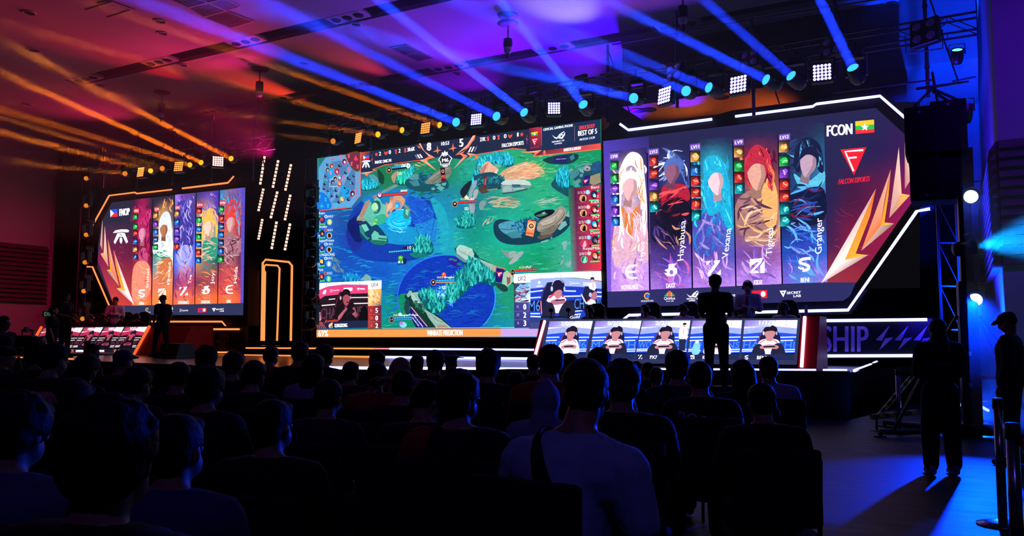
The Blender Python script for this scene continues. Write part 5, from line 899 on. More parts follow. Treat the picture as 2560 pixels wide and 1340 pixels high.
column(Lr, ql[3], ['3c3070 5038a0 4830b0', '807098 c08870 4030a0', 'e0a060 f0c090 608080', 'c88060 308070 205058', '803850 904050 a04048', 'f06838 f87840 f86830'],
  ('.2 .28 .3 .2 .6 .15 .9 .2 .98 .34 .9 .42 .84 .3 .6 .22 .4 .26 .3 .4 .2 .36', 'f0b850'), (0.55, 0.32, 0.24, 0.075, 0.1), [('.3 .46 .6 .42 .95 .42 .95 .58 .7 .62 .4 .56', '309078')],
  [(.0, .2, ['6050c0', '8878e0', 'c090b0'], 30, (40, 120)), (.16, .42, ['f8d070', 'e0a040', 'f8e8a8'], 50, (30, 120)), (.42, .62, ['40a088', '207860', 'e0a890', 'f0c0a0'], 45, (-60, 60)), (.62, .99, ['b04850', 'e86040', 'f88848', '803050'], 45, (0, 30))], 24, 'f4c8b0', 1, 1)
column(Lr, ql[4], ['3080b0 806090 6050b0', '606088 c03040 805070', '905860 d06058 702848', '703850 a86068 5c2c48', 'b84048 c05050 8c3050', 'f06038 f87040 e85838'],
  ('.26 .26 .4 .12 .7 .1 .9 .24 .92 .44 .8 .34 .66 .2 .44 .22 .34 .34', 'e04038'), (0.5, 0.3, 0.2, 0.075, 0.2), [('.2 .42 .6 .4 .98 .44 .98 .56 .5 .58 .2 .54', 'a06878')],
  [(.0, .2, ['40b0e8', '7080b8', '8060b0', '3058a0'], 40, (50, 120)), (.12, .4, ['f05840', 'c02830', 'f88858'], 40, (50, 120)), (.4, .66, ['b09098', '703850', 'd0b0b8', '401828'], 50, (-60, 80)), (.66, .99, ['e85040', 'a83848', 'f87848'], 40, (0, 50))], 25, 'd8a0a0', 1, 1)
Lr.p('5848b8', '603.5 470 613 469 608 788 601 788', 0, .3)
for i, q in enumerate(ql):
    if i: (a, b), (c, d) = ql[i - 1][1], ql[i - 1][2]; Lr.l('100c18', [(a + 1, b + 4), (c + 1, d + 1)], 1.8)
LC = [(340, [(542, 'g'), (566, 'g'), (583, 'r'), (604, 'b'), (623, 'o'), (643, 'n')]), (390, [(538, 'o'), (560, 'p'), (580, 'b'), (599, 'n'), (618, 'g')]), (443.5, [(534, 'o'), (555, 'b'), (577, 'p'), (597, 'p'), (616, 'r')]), (498, [(527, 'r'), (550, 'g'), (573, 'b'), (592, 'g'), (611, 'b'), (631, 'r'), (651, 'b')]), (554, [(523, 'g'), (546, 'r'), (566, 'n'), (587, 'b'), (607, 'n'), (628, 'b'), (648, 'g')])]
for i, (x, ys) in enumerate(LC):
    for j, (y, c) in enumerate(ys): icon(Lr, x - (y - 500) * .012, y, 6.2 + i * .25, c, 90 + i * 10 + j)
for s_, x0, x1, y in (('LV12', 335.5, 346.5, 531), ('LV9', 387, 397.5, 527), ('LV11', 439, 449, 523), ('LV14', 493, 506, 516), ('LV10', 550, 562.5, 511)):
    Lr.p('d83040', [(x0 - 1, y + 1.6), (x0 - 1, y - 9.5), (x1 + 1, y - 10), (x1 + 1, y + 1.2)], 0, .2); Lr.t(s_, x0 + .5, y - .8, x1 - .5, y - 1, 6, 'ffe8e8', .03)
for k, (x, y, r) in zip('SBZWE', ((354, 733, 9.5), (405, 731, 9.5), (459, 728, 10.5), (514, 725, 10.5), (572, 724, 10.5))): badge(Lr, k, x, y, r, 'fff4f0', 'e86848')
for s_, x0, x1, y in (('KEIRA', 348, 360, 762), ('BRUSKO', 397, 413, 761.5), ('SUPERFRINCE', 445, 472, 760), ('K1NGKONG', 503, 525, 758.5), ('KIRK', 566.5, 577.5, 757)): Lr.t(s_, x0, y, x1, y - .3, 7.5, 'ffe0d8', .03)
for s_, x0, y0, x1, y1, h in (('Irithel', 371, 717, 373, 672, 6.5), ('Khaleed', 424, 711, 427, 656, 7), ('Yve', 476, 709, 480, 687, 7.5), ('Joy', 534, 710, 536, 680, 8.5), ('Hilda', 592, 707, 594, 666, 8)): Lr.t(s_, x0, y0, x1, y1, h, 'fff4f0', .02, up=(-1, .18))
Lr.p('2c3050', '284 765 601 757.8 608.5 757 608 788 300 787', 0, .04)
sl = [(368, 774), (396, 774.5), (424, 774), (459, 776), (506, 775), (544, 775)]; sponsors(Lr, lambda i: sl[i], .56)
Lr.t('FNOP', 299, 540, 323.5, 537, 17.5, 'ffffff', .035)
Lr.p('2050d8', '275.5 524 294 522 294 531.5 275.5 533.5'); Lr.p('e82838', '275.5 533.5 294 531.5 294 541.5 276 543'); Lr.p('f4f4f8', '275.5 524 285 532.7 276 543'); Lr.e('f0c840', 278.6, 533.2, 1.2)
def fn2(K, x, y, s_):
    q = lambda P: [(x + a_ * s_, y + b_ * s_) for a_, b_ in prs(P)]; W_ = 'f8f8ff'
    K.p(W_, q('-11 -4 -8 -7.5 0 -9 8 -9 11 -7.5 10 -5 6 -5 0 -5.6 -6 -4.4')); K.p(W_, q('-5 -3.6 -1 -4.4 -3 2 -8 11 -10 8 -7 1')); K.p(W_, q('5 -4 1 -4.4 3 2 7 10 9.6 8 7 1')); K.p(W_, q('-1.5 2 1.5 2 2 7 0 11 -2 7')); K.p(W_, q('-3 -4 3 -4 2 1 -2 1'), 1); K.l('26243c', q('-2 -3 1 -1 -1 1 1.6 3'), .9 * s_)
fn2(Lr, 302.5, 590, 1.85)
def lf(x, y): t = (x - 2053) / 224.0; X = 335.5 - t * 85; v = (y - 341) / 367.0; return (X, 549 + v * 213 + (1 - v) * 0)
shards(Lr, lf)
screen(Lr, 'slant-cornered LED screen on the left with a white team mark')
# ------------------------------------------------------------------ team desks with sloping LED fronts
def plane3(a, b, c):
    n = (b - a).cross(c - a).normalized()
    if n.dot(CP - a) < 0: n = -n
    def f(x, y, d):
        r = ray(x, y); q = a + n * d; return CP + r * ((q - CP).dot(n) / r.dot(n))
    return f, n
def cam_panel(K, quad, warm, seed, kda, name, bk, word, pose=0, ref=False):
    """studio camera picture of a seated player in a shaped chair"""
    (x0, y0), (x1, y1), (x2, y2), (x3, y3) = quad; R = random.Random(seed)
    f = lambda u, v: ((x0 * (1 - u) + x1 * u) * (1 - v) + (x3 * (1 - u) + x2 * u) * v, (y0 * (1 - u) + y1 * u) * (1 - v) + (y3 * (1 - u) + y2 * u) * v)
    S = lambda c, P, sm=0, a=.1: K.p(c, [f(u, v) for u, v in prs(P)], sm, a)
    Ln_ = lambda c, P, w, sm=0: K.l(c, [f(u, v) for u, v in prs(P)], w, sm)
    w = x1 - x0; h = y3 - y0
    wall, hi, band, glow, strip_, wd = ('2a2a44', 'f0f0fc', '98a4e0', '2048d8', 'f0f8ff', '4888e8') if not warm else ('1a1018', 'f8e8ec', 'b02850', '200c14', 'f8e8f0', '5c2c40')
    S(hi, '0 0 1 0 1 .2 0 .2'); S(band, '0 .2 .5 .14 1 .2 1 .34 .5 .28 0 .34', 0, .2); S(glow, '0 .34 .5 .28 1 .34 1 .8 0 .8', 0, .3)
    for u in (.22, .5, .8): Ln_('8088b8' if not warm else '805868', '%f 0 %f .16' % (u, u), .7)
    for v, a_, b_ in ((.42, 0, .3), (.42, .62, 1), (.5, 0, .26), (.5, .68, .95), (.72, 0, .22), (.76, 0, .24), (.72, .76, 1), (.77, .74, 1)):
        if not warm: Ln_('3070ff', '%f %f %f %f' % (a_, v, b_, v - .01), h * .045)
        Ln_(strip_, '%f %f %f %f' % (a_, v, b_, v - .01), h * .022)
    a, b = f(.02, .68), f(.98, .68); K.t(word, a[0], a[1], b[0], b[1], h * .16, wd, .015, .12)
    S('141830' if not warm else '100a10', '0 .8 1 .8 1 1 0 1')
    if ref: S('e8e4f0', '.8 .2 .9 .17 .97 .22 .98 .45 .93 .5 .82 .46', 1); K.e('c89888', *f(.885, .13), w * .022, h * .035); S('141020', '.85 .1 .87 .06 .91 .06 .93 .1', 1); Ln_('c83040', '.885 .2 .885 .34', 1); S('202848', '.82 .46 .96 .46 .97 .75 .84 .75', 0)
    cx = [.5, .56, .52, .48][pose % 4]
    Q = lambda c, P, sm=1, a=.12: S(c, ' '.join('%f %f' % (cx + float(t[0]), float(t[1])) for t in prs(P)), sm, a)
    Q('1c1c40' if not warm else '180e16', '-.22 .8 -.2 .4 -.12 .2 .1 .18 .2 .4 .24 .8', 0); K.l('d04858', [f(cx - .21, .78), f(cx - .19, .42), f(cx - .12, .22)], .9)
    jer = 'e8dcf0' if not warm else '14101a'
    Q(jer, '-.24 .84 -.2 .55 -.1 .46 .1 .46 .2 .54 .26 .84')
    if not warm: K.l('e83848', [f(cx - .18, .56), f(cx - .08, .47)], 1.8); K.l('e83848', [f(cx + .16, .55), f(cx + .07, .47)], 1.8)
    if pose % 2 == 0: Q('20223c' if not warm else '120c14', '-.3 .86 -.26 .62 -.14 .6 -.06 .86', 1); Q('20223c' if not warm else '120c14', '.06 .86 .1 .6 .24 .58 .32 .86', 1)
    sk = 'c08088' if not warm else 'a84058'
    Q(sk, '-.06 .4 .06 .4 .05 .5 -.05 .5'); Q(sk, '-.1 .26 0 .2 .1 .26 .08 .4 0 .46 -.08 .4'); Q('1a1428', '-.12 .33 -.12 .2 0 .12 .12 .19 .13 .33 .08 .27 0 .26 -.08 .28')
    K.e('c0c8e8' if not warm else 'a87080', *f(cx - .12, .32), w * .02, h * .05); K.e('a0a8d0' if not warm else '885868', *f(cx + .125, .32), w * .016, h * .045)
    Q(sk, '-.16 .64 -.04 .6 .08 .6 .18 .63 .16 .7 0 .69 -.14 .7'); K.l('181828', [f(cx - .1, .65), f(cx + .12, .64)], h * .035)
    S('202850' if not warm else '1a1420', '0 .83 1 .83 1 1 0 1'); K.l('504878' if not warm else '803040', [f(0, .985), f(1, .985)], .6)
    badge(K, bk, *f(.1, .91), h * .05, 'f8e8f8' if not warm else 'f88868', '202850'); a, b = f(.3, .955), f(.3 + .045 * len(name), .955); K.t(name, a[0], a[1], b[0], b[1], h * .085, 'f4f4ff', .035, .1)
    K.g([f(0, 0), f(.6, 0), f(.5, .16), f(0, .16)], ['7068c0', 'c0c0e8', 'd0d0f0', '8880d0'] if not warm else ['802040', 'c86080', 'd08098', '902848'], .1)
    a, b = f(.05, .1), f(.22, .1); K.t('KDA', a[0], a[1], b[0], b[1], h * .07, 'b078e8' if not warm else 'e05040', .015, .1); a, b = f(.28, .11), f(.56, .11); K.t(kda, a[0], a[1], b[0], b[1], h * .10, 'ffffff' if warm else 'fffaff', .03, .1)
    if seed == 31: K.e('e0f0ff', *f(.25, .77), w * .06, h * .02)
    if seed == 34: S('80c8e8', '.1 .56 .2 .56 .22 .82 .08 .82', 1); S('f0f4ff', '.12 .5 .18 .5 .18 .56 .12 .56')
def desk(T0, T1, B0, quads, warm, label, data, out):
    f, n = plane3(T0, T1, B0); K = Pic(f, step=8e-5, seed=31 if warm else 41); K.p('2c3050' if not warm else '241c28', out)
    for q, d in zip(quads, data): cam_panel(K, q, warm, *d)
    return K, n
# right desk
Tr0, Tr1, Br0 = PY(1362, 797, 17.1), PY(2002, 795, 17.1), PY(1345, 910, 16.5)
tx = [1374, 1482, 1489, 1604, 1607, 1726, 1731, 1855, 1862, 1994]; bx = [1355, 1460, 1470, 1583, 1586, 1713, 1717, 1847, 1852, 1985]
quads = [[(tx[2 * i], 803 - i * .6), (tx[2 * i + 1], 802.5 - i * .6), (bx[2 * i + 1], 901 + i * .6), (bx[2 * i], 900 + i * .6)] for i in range(5)]
K, nR = desk(Tr0, Tr1, Br0, quads, False, '', [(30, '2/0/2', 'ROYALMILK', 'E', '2024 M6', 1), (31, '0/2/3', 'DAXX', 'W', 'M6   CH', 0), (32, '2/2/1', 'PX7', 'Z', 'WORLD CHAM', 2, True), (34, '0/3/3', 'KIDX', 'B', 'LD   PIONS', 1), (35, '1/1/3', 'BENI', 'S', 'HAM   SHI', 0)], [(1366, 798), (2002, 795.5), (1992, 912), (1347, 906)])
def desk_body(K, n, T0, T1, quadpx, zb, label, redcol, strips, proj):
    c = (T0 + T1) / 2; r = empty('team_desk', (c.x, c.y, ZS), 0, label, 'desk', 'team desks')
    inv = lambda mb: setattr(mb, 'v', [tuple(Vector(v) - r.location) for v in mb.v])
    K.build('screen_front', r, r.location)
    tl, tr, br, bl = [proj(x, y, -.01) for x, y in quadpx]
    d = Vector((0, .75, 0)); m = MB()
    bb, bt = Vector((bl.x, bl.y, ZS)), Vector((br.x, br.y, ZS))
    # solid wedge: front plane, top, back, base
    P = [tl, tr, br, bl, tl + d, tr + d, Vector((tr.x, tr.y + .75, ZS)), Vector((tl.x, tl.y + .75, ZS)), bt, bb]
    m.add(P, [(0, 1, 2, 3), (0, 4, 5, 1), (4, 7, 6, 5), (3, 2, 8, 9), (9, 8, 6, 7), (0, 3, 9, 7, 4), (1, 5, 6, 8, 2)]); inv(m); m.build('body', mat('desk_black', '0c0a12', .4, noise=.2), r)
    return r, inv
fR, _ = plane3(Tr0, Tr1, Br0)
rd, inv = desk_body(K, nR, Tr0, Tr1, [(1366, 798), (2004, 795), (1994, 914), (1345, 908)], ZS, 'long team desk on the right with five bright player pictures on its front', None, None, fR)
M_red = mat('desk_red', 'b00818', .45, noise=.1)
def cheek(proj, a, b, c, w, name_root, inv_, push=.35):       # red end board standing beside the picture
    m = MB(); A, B_ = [proj(x, y, 0) for x, y in (a, b)]
    A2, B2 = A + Vector((w, 0, 0)), B_ + Vector((w, 0, 0))
    P = [A, A2, Vector((B2.x, B2.y, ZS)), Vector((B_.x, B_.y, ZS)), A + Vector((0, .80, 0)), A2 + Vector((0, .80, 0)), Vector((A2.x, A.y + .80, ZS)), Vector((A.x, A.y + .80, ZS))]
    m.add(P, [(0, 1, 2, 3), (0, 4, 5, 1), (4, 7, 6, 5), (3, 2, 6, 7), (0, 3, 7, 4), (1, 5, 6, 2)]); inv_(m); o = m.build('end_panel', M_red, name_root); o['label'] = 'glossy red end panel'; return o
cheek(fR, (2004, 790), (1994, 918), None, .34, rd, inv); cheek(fR, (1351, 800), (1328, 912), None, .16, rd, inv)
for a, b, m_ in (((1362, 802), (1337, 892), LP), ((2012, 792), (2004, 917), LP)):
    t = MB(); t.tube([fR(*a, .03), fR(*b, .03)], .035, 6); inv(t); t.build('edge_light', m_, rd)
# left desk
Tl0, Tl1, Bl0 = PY(107, 818, 17.2), PY(373, 815, 17.2), PY(64, 888, 16.6)
tx = [110, 156, 160, 208, 211, 258, 262, 310, 313, 368]; bx = [70, 118, 122, 170, 173, 221, 225, 276, 279, 330]
quads = [[(tx[2 * i], 820 - i * .6), (tx[2 * i + 1], 819.5 - i * .6), (bx[2 * i + 1], 883), (bx[2 * i], 883)] for i in range(5)]
K, nL = desk(Tl0, Tl1, Bl0, quads, True, '', [(50, '0/0/3', 'KEIRA', 'S', 'LD CHAM', 1), (51, '0/3/1', 'BRUSKO', 'B', 'CHAMPIO', 0), (52, '1/0/3', 'SUPERFRINCE', 'Z', 'WORLD CH', 1), (53, '5/0/2', 'K1NGKONG', 'W', 'CHAMPION', 0), (54, '2/2/2', 'KIRK', 'E', 'IONSHIP', 2)], [(109, 818), (371, 815), (332, 888), (66, 887)])
fL, _ = plane3(Tl0, Tl1, Bl0)
ld, invl = desk_body(K, nL, Tl0, Tl1, [(108, 817), (373, 814), (334, 890), (64, 889)], ZS, 'long team desk on the far left with dim red pictures on its sloping front', None, None, fL)
cheek(fL, (375, 814), (336, 890), None, 1.9, ld, invl)
for a, b in (((104, 817), (62, 889)), ((374, 815), (334, 889))):
    t = MB(); t.tube([fL(*a, .03), fL(*b, .03)], .045, 6); invl(t); t.build('edge_light', emat('edge_orange', (1.0, .13, .02), 1.2), ld)
# lettering on the banner walls, raised 1 cm
def letters(txt, x0, y0, x1, y1, h, Y, m, par_name, label):
    K = Pic(plane_proj(Y)); [K.t(txt, x0 + k, y0, x1 + k, y1, h, 'ffffff') for k in ((-1.6, 0, 1.6) if h > 50 else (-.8, 0, .8))]; me = bpy.data.meshes.new('lettering'); me.from_pydata([tuple(v) for v in K.v], [], K.f); me.materials.append(m)
    o = bpy.data.objects.new('lettering', me); COL.objects.link(o); return o
def attach(o, par): o.parent = par; o.matrix_parent_inverse = Matrix.Translation(par.location).inverted(); return o
M_let = mat('letter_vinyl', 'a498e0', .5, noise=.1); M_let2 = mat('letter_vinyl_red', '5c4858', .5, noise=.1)
attach(letters('M6 WORLD CHAMPIONSHIP', 1400, 881, 2170, 879, 65, YP - .01, M_let, '', ''), p1)
attach(letters('CHAMPIONSHIP', 385, 873, 571, 872, 38, YP - .01, M_let2, '', ''), p2)
for i, x in enumerate((2188, 2235, 2283)):
    K = Pic(plane_proj(YP)); q = lambda P: [(x + a, y) for a, y in prs(P)]
    m = MB()
    m.prism([PY(a, b, YP - .012) for a, b in q('36 814 1 850 17 852')], (0, .01, 0)); m.prism([PY(a, b, YP - .012) for a, b in q('46 843 10 875 25 846')], (0, .01, 0))
    attach(m.build('bolt_emblem', M_let), p1)
# ------------------------------------------------------------------ people
V = Vector
def skin_mat(): return mat('skin', 'a06c54', .5, noise=.06, scale=20)
M_skin = skin_mat()
def sphere_pts(mb, c, r, n=10, M=None):
    r = r if isinstance(r, (list, tuple)) else (r, r, r); vs = []; m = n // 2
    for i in range(1, m):
        for k in range(n):
            a, b = math.pi * i / m, 2 * math.pi * k / n; vs.append(V((r[0] * math.sin(a) * math.cos(b), r[1] * math.sin(a) * math.sin(b), r[2] * math.cos(a))))
    vs += [V((0, 0, r[2])), V((0, 0, -r[2]))]; T = len(vs) - 2
    fs = [(i * n + k, (i + 1) * n + k, (i + 1) * n + (k + 1) % n, i * n + (k + 1) % n) for i in range(m - 2) for k in range(n)]
    fs += [(T, k, (k + 1) % n) for k in range(n)] + [(T + 1, (m - 2) * n + (k + 1) % n, (m - 2) * n + k) for k in range(n)]
    if M is not None: vs = [M @ v for v in vs]
    mb.add([v + V(c) for v in vs], fs)
def cap(mb, a, ra, b, rb, n=10, sq=1.0, ax=None):        # tapered capsule; sq flattens it along ax
    a, b = V(a), V(b); mb.tube([a, b], [ra, rb], n)
    sphere_pts(mb, a, ra, n); sphere_pts(mb, b, rb, n)
def remesh(mb, vox, smooth=2, noise=0.0, cut=None, seed=0):
    me = bpy.data.meshes.new('t'); me.from_pydata([tuple(v) for v in mb.v], [], mb.f)
    o = bpy.data.objects.new('t', me); COL.objects.link(o)
    r = o.modifiers.new('r', 'REMESH'); r.mode = 'VOXEL'; r.voxel_size = vox
    if smooth: s = o.modifiers.new('s', 'SMOOTH'); s.iterations = smooth; s.factor = .6
    if noise:
        tx = bpy.data.textures.new('hair', 'CLOUDS'); tx.noise_scale = .022
        d = o.modifiers.new('d', 'DISPLACE'); d.texture = tx; d.strength = noise; d.mid_level = .5
    dg = bpy.context.evaluated_depsgraph_get(); out = bpy.data.meshes.new_from_object(o.evaluated_get(dg))
    bpy.data.objects.remove(o); bpy.data.meshes.remove(me)
    out.polygons.foreach_set('use_smooth', [True] * len(out.polygons)); return out
def rotx(a): return Matrix.Rotation(a, 4, 'X')
def pose_sit(lean=0.12, hx=0.0, hy=0.0, arms='lap', w=1.0):
    J = dict(pel=V((0, 0, .53)), wai=V((0, .0, .70)), che=V((0, .0, .93)), nek=V((0, -.01, 1.08)), hed=V((0, .02, 1.205)),
             hl=V((-.09, .02, .50)), hr=V((.09, .02, .50)), kl=V((-.14, .44, .50)), kr=V((.14, .44, .50)), al=V((-.14, .44, .08)), ar=V((.14, .44, .08)),
             sl=V((-.185 * w, -.01, .985)), sr=V((.185 * w, -.01, .985)), el=V((-.26 * w, .06, .76)), er=V((.26 * w, .06, .76)), wl=V((-.13, .30, .66)), wr=V((.13, .30, .66)))
    if arms == 'phone': J['wl'], J['wr'] = V((-.07, .34, .86)), V((.07, .34, .86)); J['el'] = V((-.25 * w, .12, .78)); J['er'] = V((.25 * w, .12, .78))
    if arms == 'behind': J['el'], J['wl'] = V((-.42, -.02, 1.20)), V((-.12, -.10, 1.24))
    if arms == 'right_up': J['er'], J['wr'] = V((.44, .02, 1.16)), V((.14, -.10, 1.18))
    up = ['wai', 'che', 'nek', 'hed', 'sl', 'sr', 'el', 'er', 'wl', 'wr']; R = rotx(-lean)
    for k in up: J[k] = J['pel'] + R @ (J[k] - J['pel'])
    J['hx'], J['hy'] = hx - lean * .4, hy; J['sit'] = True; return J
def pose_stand(arms='down', hx=0.0, hy=0.0, step=0.0, w=1.0):
    J = dict(pel=V((0, 0, .95)), wai=V((0, .0, 1.09)), che=V((0, .0, 1.30)), nek=V((0, -.015, 1.47)), hed=V((0, .01, 1.60)),
             hl=V((-.09, 0, .92)), hr=V((.09, 0, .92)), kl=V((-.11, .02 + step * .5, .50)), kr=V((.11, .02 - step * .5, .50)), al=V((-.12, step, .09)), ar=V((.12, -step, .09)),
             sl=V((-.185 * w, -.01, 1.385)), sr=V((.185 * w, -.01, 1.385)), el=V((-.25 * w, -.03, 1.14)), er=V((.25 * w, -.03, 1.14)), wl=V((-.25, .06, .90)), wr=V((.25, .06, .90)))
    if arms == 'crossed': J['el'], J['er'], J['wl'], J['wr'] = V((-.24, .05, 1.15)), V((.24, .05, 1.15)), V((.08, .20, 1.20)), V((-.08, .22, 1.16))
    if arms == 'front': J['wl'], J['wr'] = V((-.12, .24, 1.08)), V((.12, .24, 1.08)); J['el'] = V((-.22, .02, 1.13)); J['er'] = V((.22, .02, 1.13))
    if arms == 'hold': J['wl'], J['wr'] = V((-.10, .34, 1.30)), V((.12, .30, 1.20)); J['el'] = V((-.24, .15, 1.14)); J['er'] = V((.25, .12, 1.12))
    J['hx'], J['hy'] = hx, hy; J['sit'] = False; return J
def HM(J): return Matrix.Translation(J['hed']) @ Matrix.Rotation(J['hy'], 4, 'Z') @ rotx(J['hx'])
def head_mb(mb, J, g=0.0):
    H = HM(J)
    def S(c, r): sphere_pts(mb, (0, 0, 0), r, 14, H @ Matrix.Translation(c))
    S((0, -.012, .028), (.076 + g, .096 + g, .088 + g)); S((0, .026, -.035), (.060 + g, .066, .075)); S((0, .050, -.082), (.034, .036, .030))
    S((-.045, .03, -.045), (.024, .04, .045)); S((.045, .03, -.045), (.024, .04, .045))                 # cheeks, jaw
    S((0, .098, -.018), (.013, .018, .022)); S((0, .09, .01), (.009, .014, .03))                          # nose
    S((-.028, .080, .018), (.022, .010, .010)); S((.028, .080, .018), (.022, .010, .010))                 # brow
    S((0, .086, -.056), (.026, .010, .008)); S((0, .084, -.068), (.020, .010, .007))                      # lips
    for s in (-1, 1): S((s * .077, -.008, -.008), (.011, .020, .032))                                      # ears
def hand_mb(mb, w, e, side, curl=.5, spread=None):
    d = (w - e).normalized(); sidev = d.cross(V((0, 0, 1))); sidev = sidev.normalized() if sidev.length > .1 else V((1, 0, 0)); nrm = sidev.cross(d).normalized()
    p0 = w + d * .02
    for k in range(4):                                                     # palm bones keep the hand flat and wide
        o = sidev * ((k - 1.5) * .019); cap(mb, w + o * .5, .017, w + d * .085 + o, .0125, 8)
    for k, L in enumerate((.068, .078, .072, .056)):
        o = sidev * ((k - 1.5) * .021); a = w + d * .088 + o; q = curl * (1 + .12 * k)
        b = a + (d * math.cos(q * .7) - nrm * math.sin(q * .7)) * L * .5; c = b + (d * math.cos(q * 1.6) - nrm * math.sin(q * 1.6)) * L * .5
        mb.tube([a, b, c], [.0098, .0090, .0072], 8); sphere_pts(mb, c, .0072, 8)
    a = w + d * .025 - sidev * (.026 * side); b = a + (d * .7 - sidev * side * .75 - nrm * .2).normalized() * .04; c = b + (d * .9 - sidev * side * .2 - nrm * .4).normalized() * .032
    mb.tube([a, b, c], [.014, .0115, .0088], 8); sphere_pts(mb, c, .0088, 8)
def body_mesh(J, w=1.0, vox=.014, fat=1.0, hands=True):
    mb = MB(); f = fat; head_mb(mb, J)
    cap(mb, J['nek'] - V((0, 0, .05)), .062 * f ** .5, J['hed'] + HM(J).to_3x3() @ V((0, -.02, -.05)), .053 * f ** .5, 12)
    cap(mb, J['pel'], .125 * f, J['wai'], .115 * f, 12); cap(mb, J['wai'], .115 * f, J['che'], .125 * f, 12)
    cap(mb, lerp(J['sl'], J['sr'], .22), .066 * f, lerp(J['sl'], J['sr'], .78), .066 * f, 12)
    cap(mb, lerp(J['che'], J['sl'], .55), .09 * f, lerp(J['che'], J['sr'], .55), .09 * f, 12)
    cap(mb, J['nek'] - V((0, 0, .03)), .058, lerp(J['sl'], J['nek'], .3), .052, 10); cap(mb, J['nek'] - V((0, 0, .03)), .058, lerp(J['sr'], J['nek'], .3), .052, 10)
    for s in 'lr':
        cap(mb, J['s' + s], .062 * f, J['e' + s], .043 * f ** .5, 10); cap(mb, J['e' + s], .042 * f ** .5, J['w' + s], .027, 10)
        cap(mb, J['h' + s], .098 * f, J['k' + s], .062, 10); cap(mb, J['k' + s], .060, J['a' + s], .038, 10)
        cap(mb, J['a' + s] - V((0, .03, .03)), .036, J['a' + s] + V((0, .14, -.05)), .030, 8)
    me = remesh(mb, vox, 2)
    if hands:                                                               # fine hands, overlapping the wrist, joined into the same mesh
        hb = MB(); hand_mb(hb, J['wl'], J['el'], -1, .7); hand_mb(hb, J['wr'], J['er'], 1, .7)
        hm_ = remesh(hb, .0055, 1); eb = MB(); H = HM(J)
        for s in (-1, 1):
            eb.m = 1; sphere_pts(eb, (0, 0, 0), .0125, 12, H @ Matrix.Translation((s * .030, .0835, .002))); eb.m = 2; sphere_pts(eb, (0, 0, 0), .0065, 10, H @ Matrix.Translation((s * .030, .0915, .001)))
        em = bpy.data.meshes.new('t'); em.from_pydata([tuple(v) for v in eb.v], [], eb.f); em.polygons.foreach_set('material_index', eb.mi)
        for x in (M_skin, mat('eye_white', 'd8d0cc', .3), mat('eye_dark', '120c0a', .2)): me.materials.append(x)
        bm = bmesh.new(); bm.from_mesh(me); bm.from_mesh(hm_); bm.from_mesh(em); bm.to_mesh(me); bm.free(); bpy.data.meshes.remove(hm_)
        me.polygons.foreach_set('use_smooth', [True] * len(me.polygons))
    return me
def shirt_mesh(J, sleeve='short', fat=1.0, vox=.015, hood=False, puff=1.0):
    mb = MB(); f = fat; g = .018 * puff
    cap(mb, J['pel'] + V((0, 0, .01)), .135 * f + g, J['wai'], .122 * f + g, 14); cap(mb, J['wai'], .122 * f + g, J['che'], .132 * f + g, 14)
    cap(mb, lerp(J['sl'], J['sr'], .2), .070 * f + g, lerp(J['sl'], J['sr'], .8), .070 * f + g, 12)
    cap(mb, lerp(J['che'], J['sl'], .6), .095 * f + g, lerp(J['che'], J['sr'], .6), .095 * f + g, 12)
    cap(mb, J['nek'] - V((0, 0, .065)), .066 + g * .6, lerp(J['sl'], J['nek'], .25), .052 + g, 10); cap(mb, J['nek'] - V((0, 0, .065)), .066 + g * .6, lerp(J['sr'], J['nek'], .25), .052 + g, 10)
    for s in 'lr':
        e = lerp(J['s' + s], J['e' + s], .72 if sleeve == 'short' else 1.0)
        cap(mb, J['s' + s], .066 * f + g, e, .050 * f ** .5 + g, 10)
        if sleeve == 'long': cap(mb, J['e' + s], .048 + g, lerp(J['e' + s], J['w' + s], .93), .034 + g * .6, 10)
    if hood:
        H = HM(J); sphere_pts(mb, (0, 0, 0), (.104, .118, .132), 14, H @ Matrix.Translation((0, -.02, .012))); sphere_pts(mb, (0, 0, 0), (.05, .05, .05), 10, H @ Matrix.Translation((0, -.05, .115)))
        cap(mb, J['nek'] - V((0, .03, .04)), .095, J['hed'] - V((0, .03, .06)), .095, 12)
    return remesh(mb, vox, 3, .006)
def pants_mesh(J, vox=.016, loose=1.0):
    mb = MB(); cap(mb, J['pel'] - V((0, 0, .0)), .12, J['pel'] + V((0, 0, .05)), .12, 12); cap(mb, J['hl'], .10, J['hr'], .10, 12)
    for s in 'lr':
        cap(mb, J['h' + s], .112, J['k' + s], .076 * loose, 10); cap(mb, J['k' + s], .076 * loose, J['a' + s] + V((0, 0, .02)), .060 * loose, 10)
    return remesh(mb, vox, 2, .004)
def shoe_mb(J, s):
    mb = MB(); a = J['a' + s]; cap(mb, a + V((0, -.05, -.045)), .042, a + V((0, .17, -.055)), .036, 10); cap(mb, a + V((0, -.04, -.0)), .046, a + V((0, .06, -.03)), .042, 10)
    return remesh(mb, .012, 2)
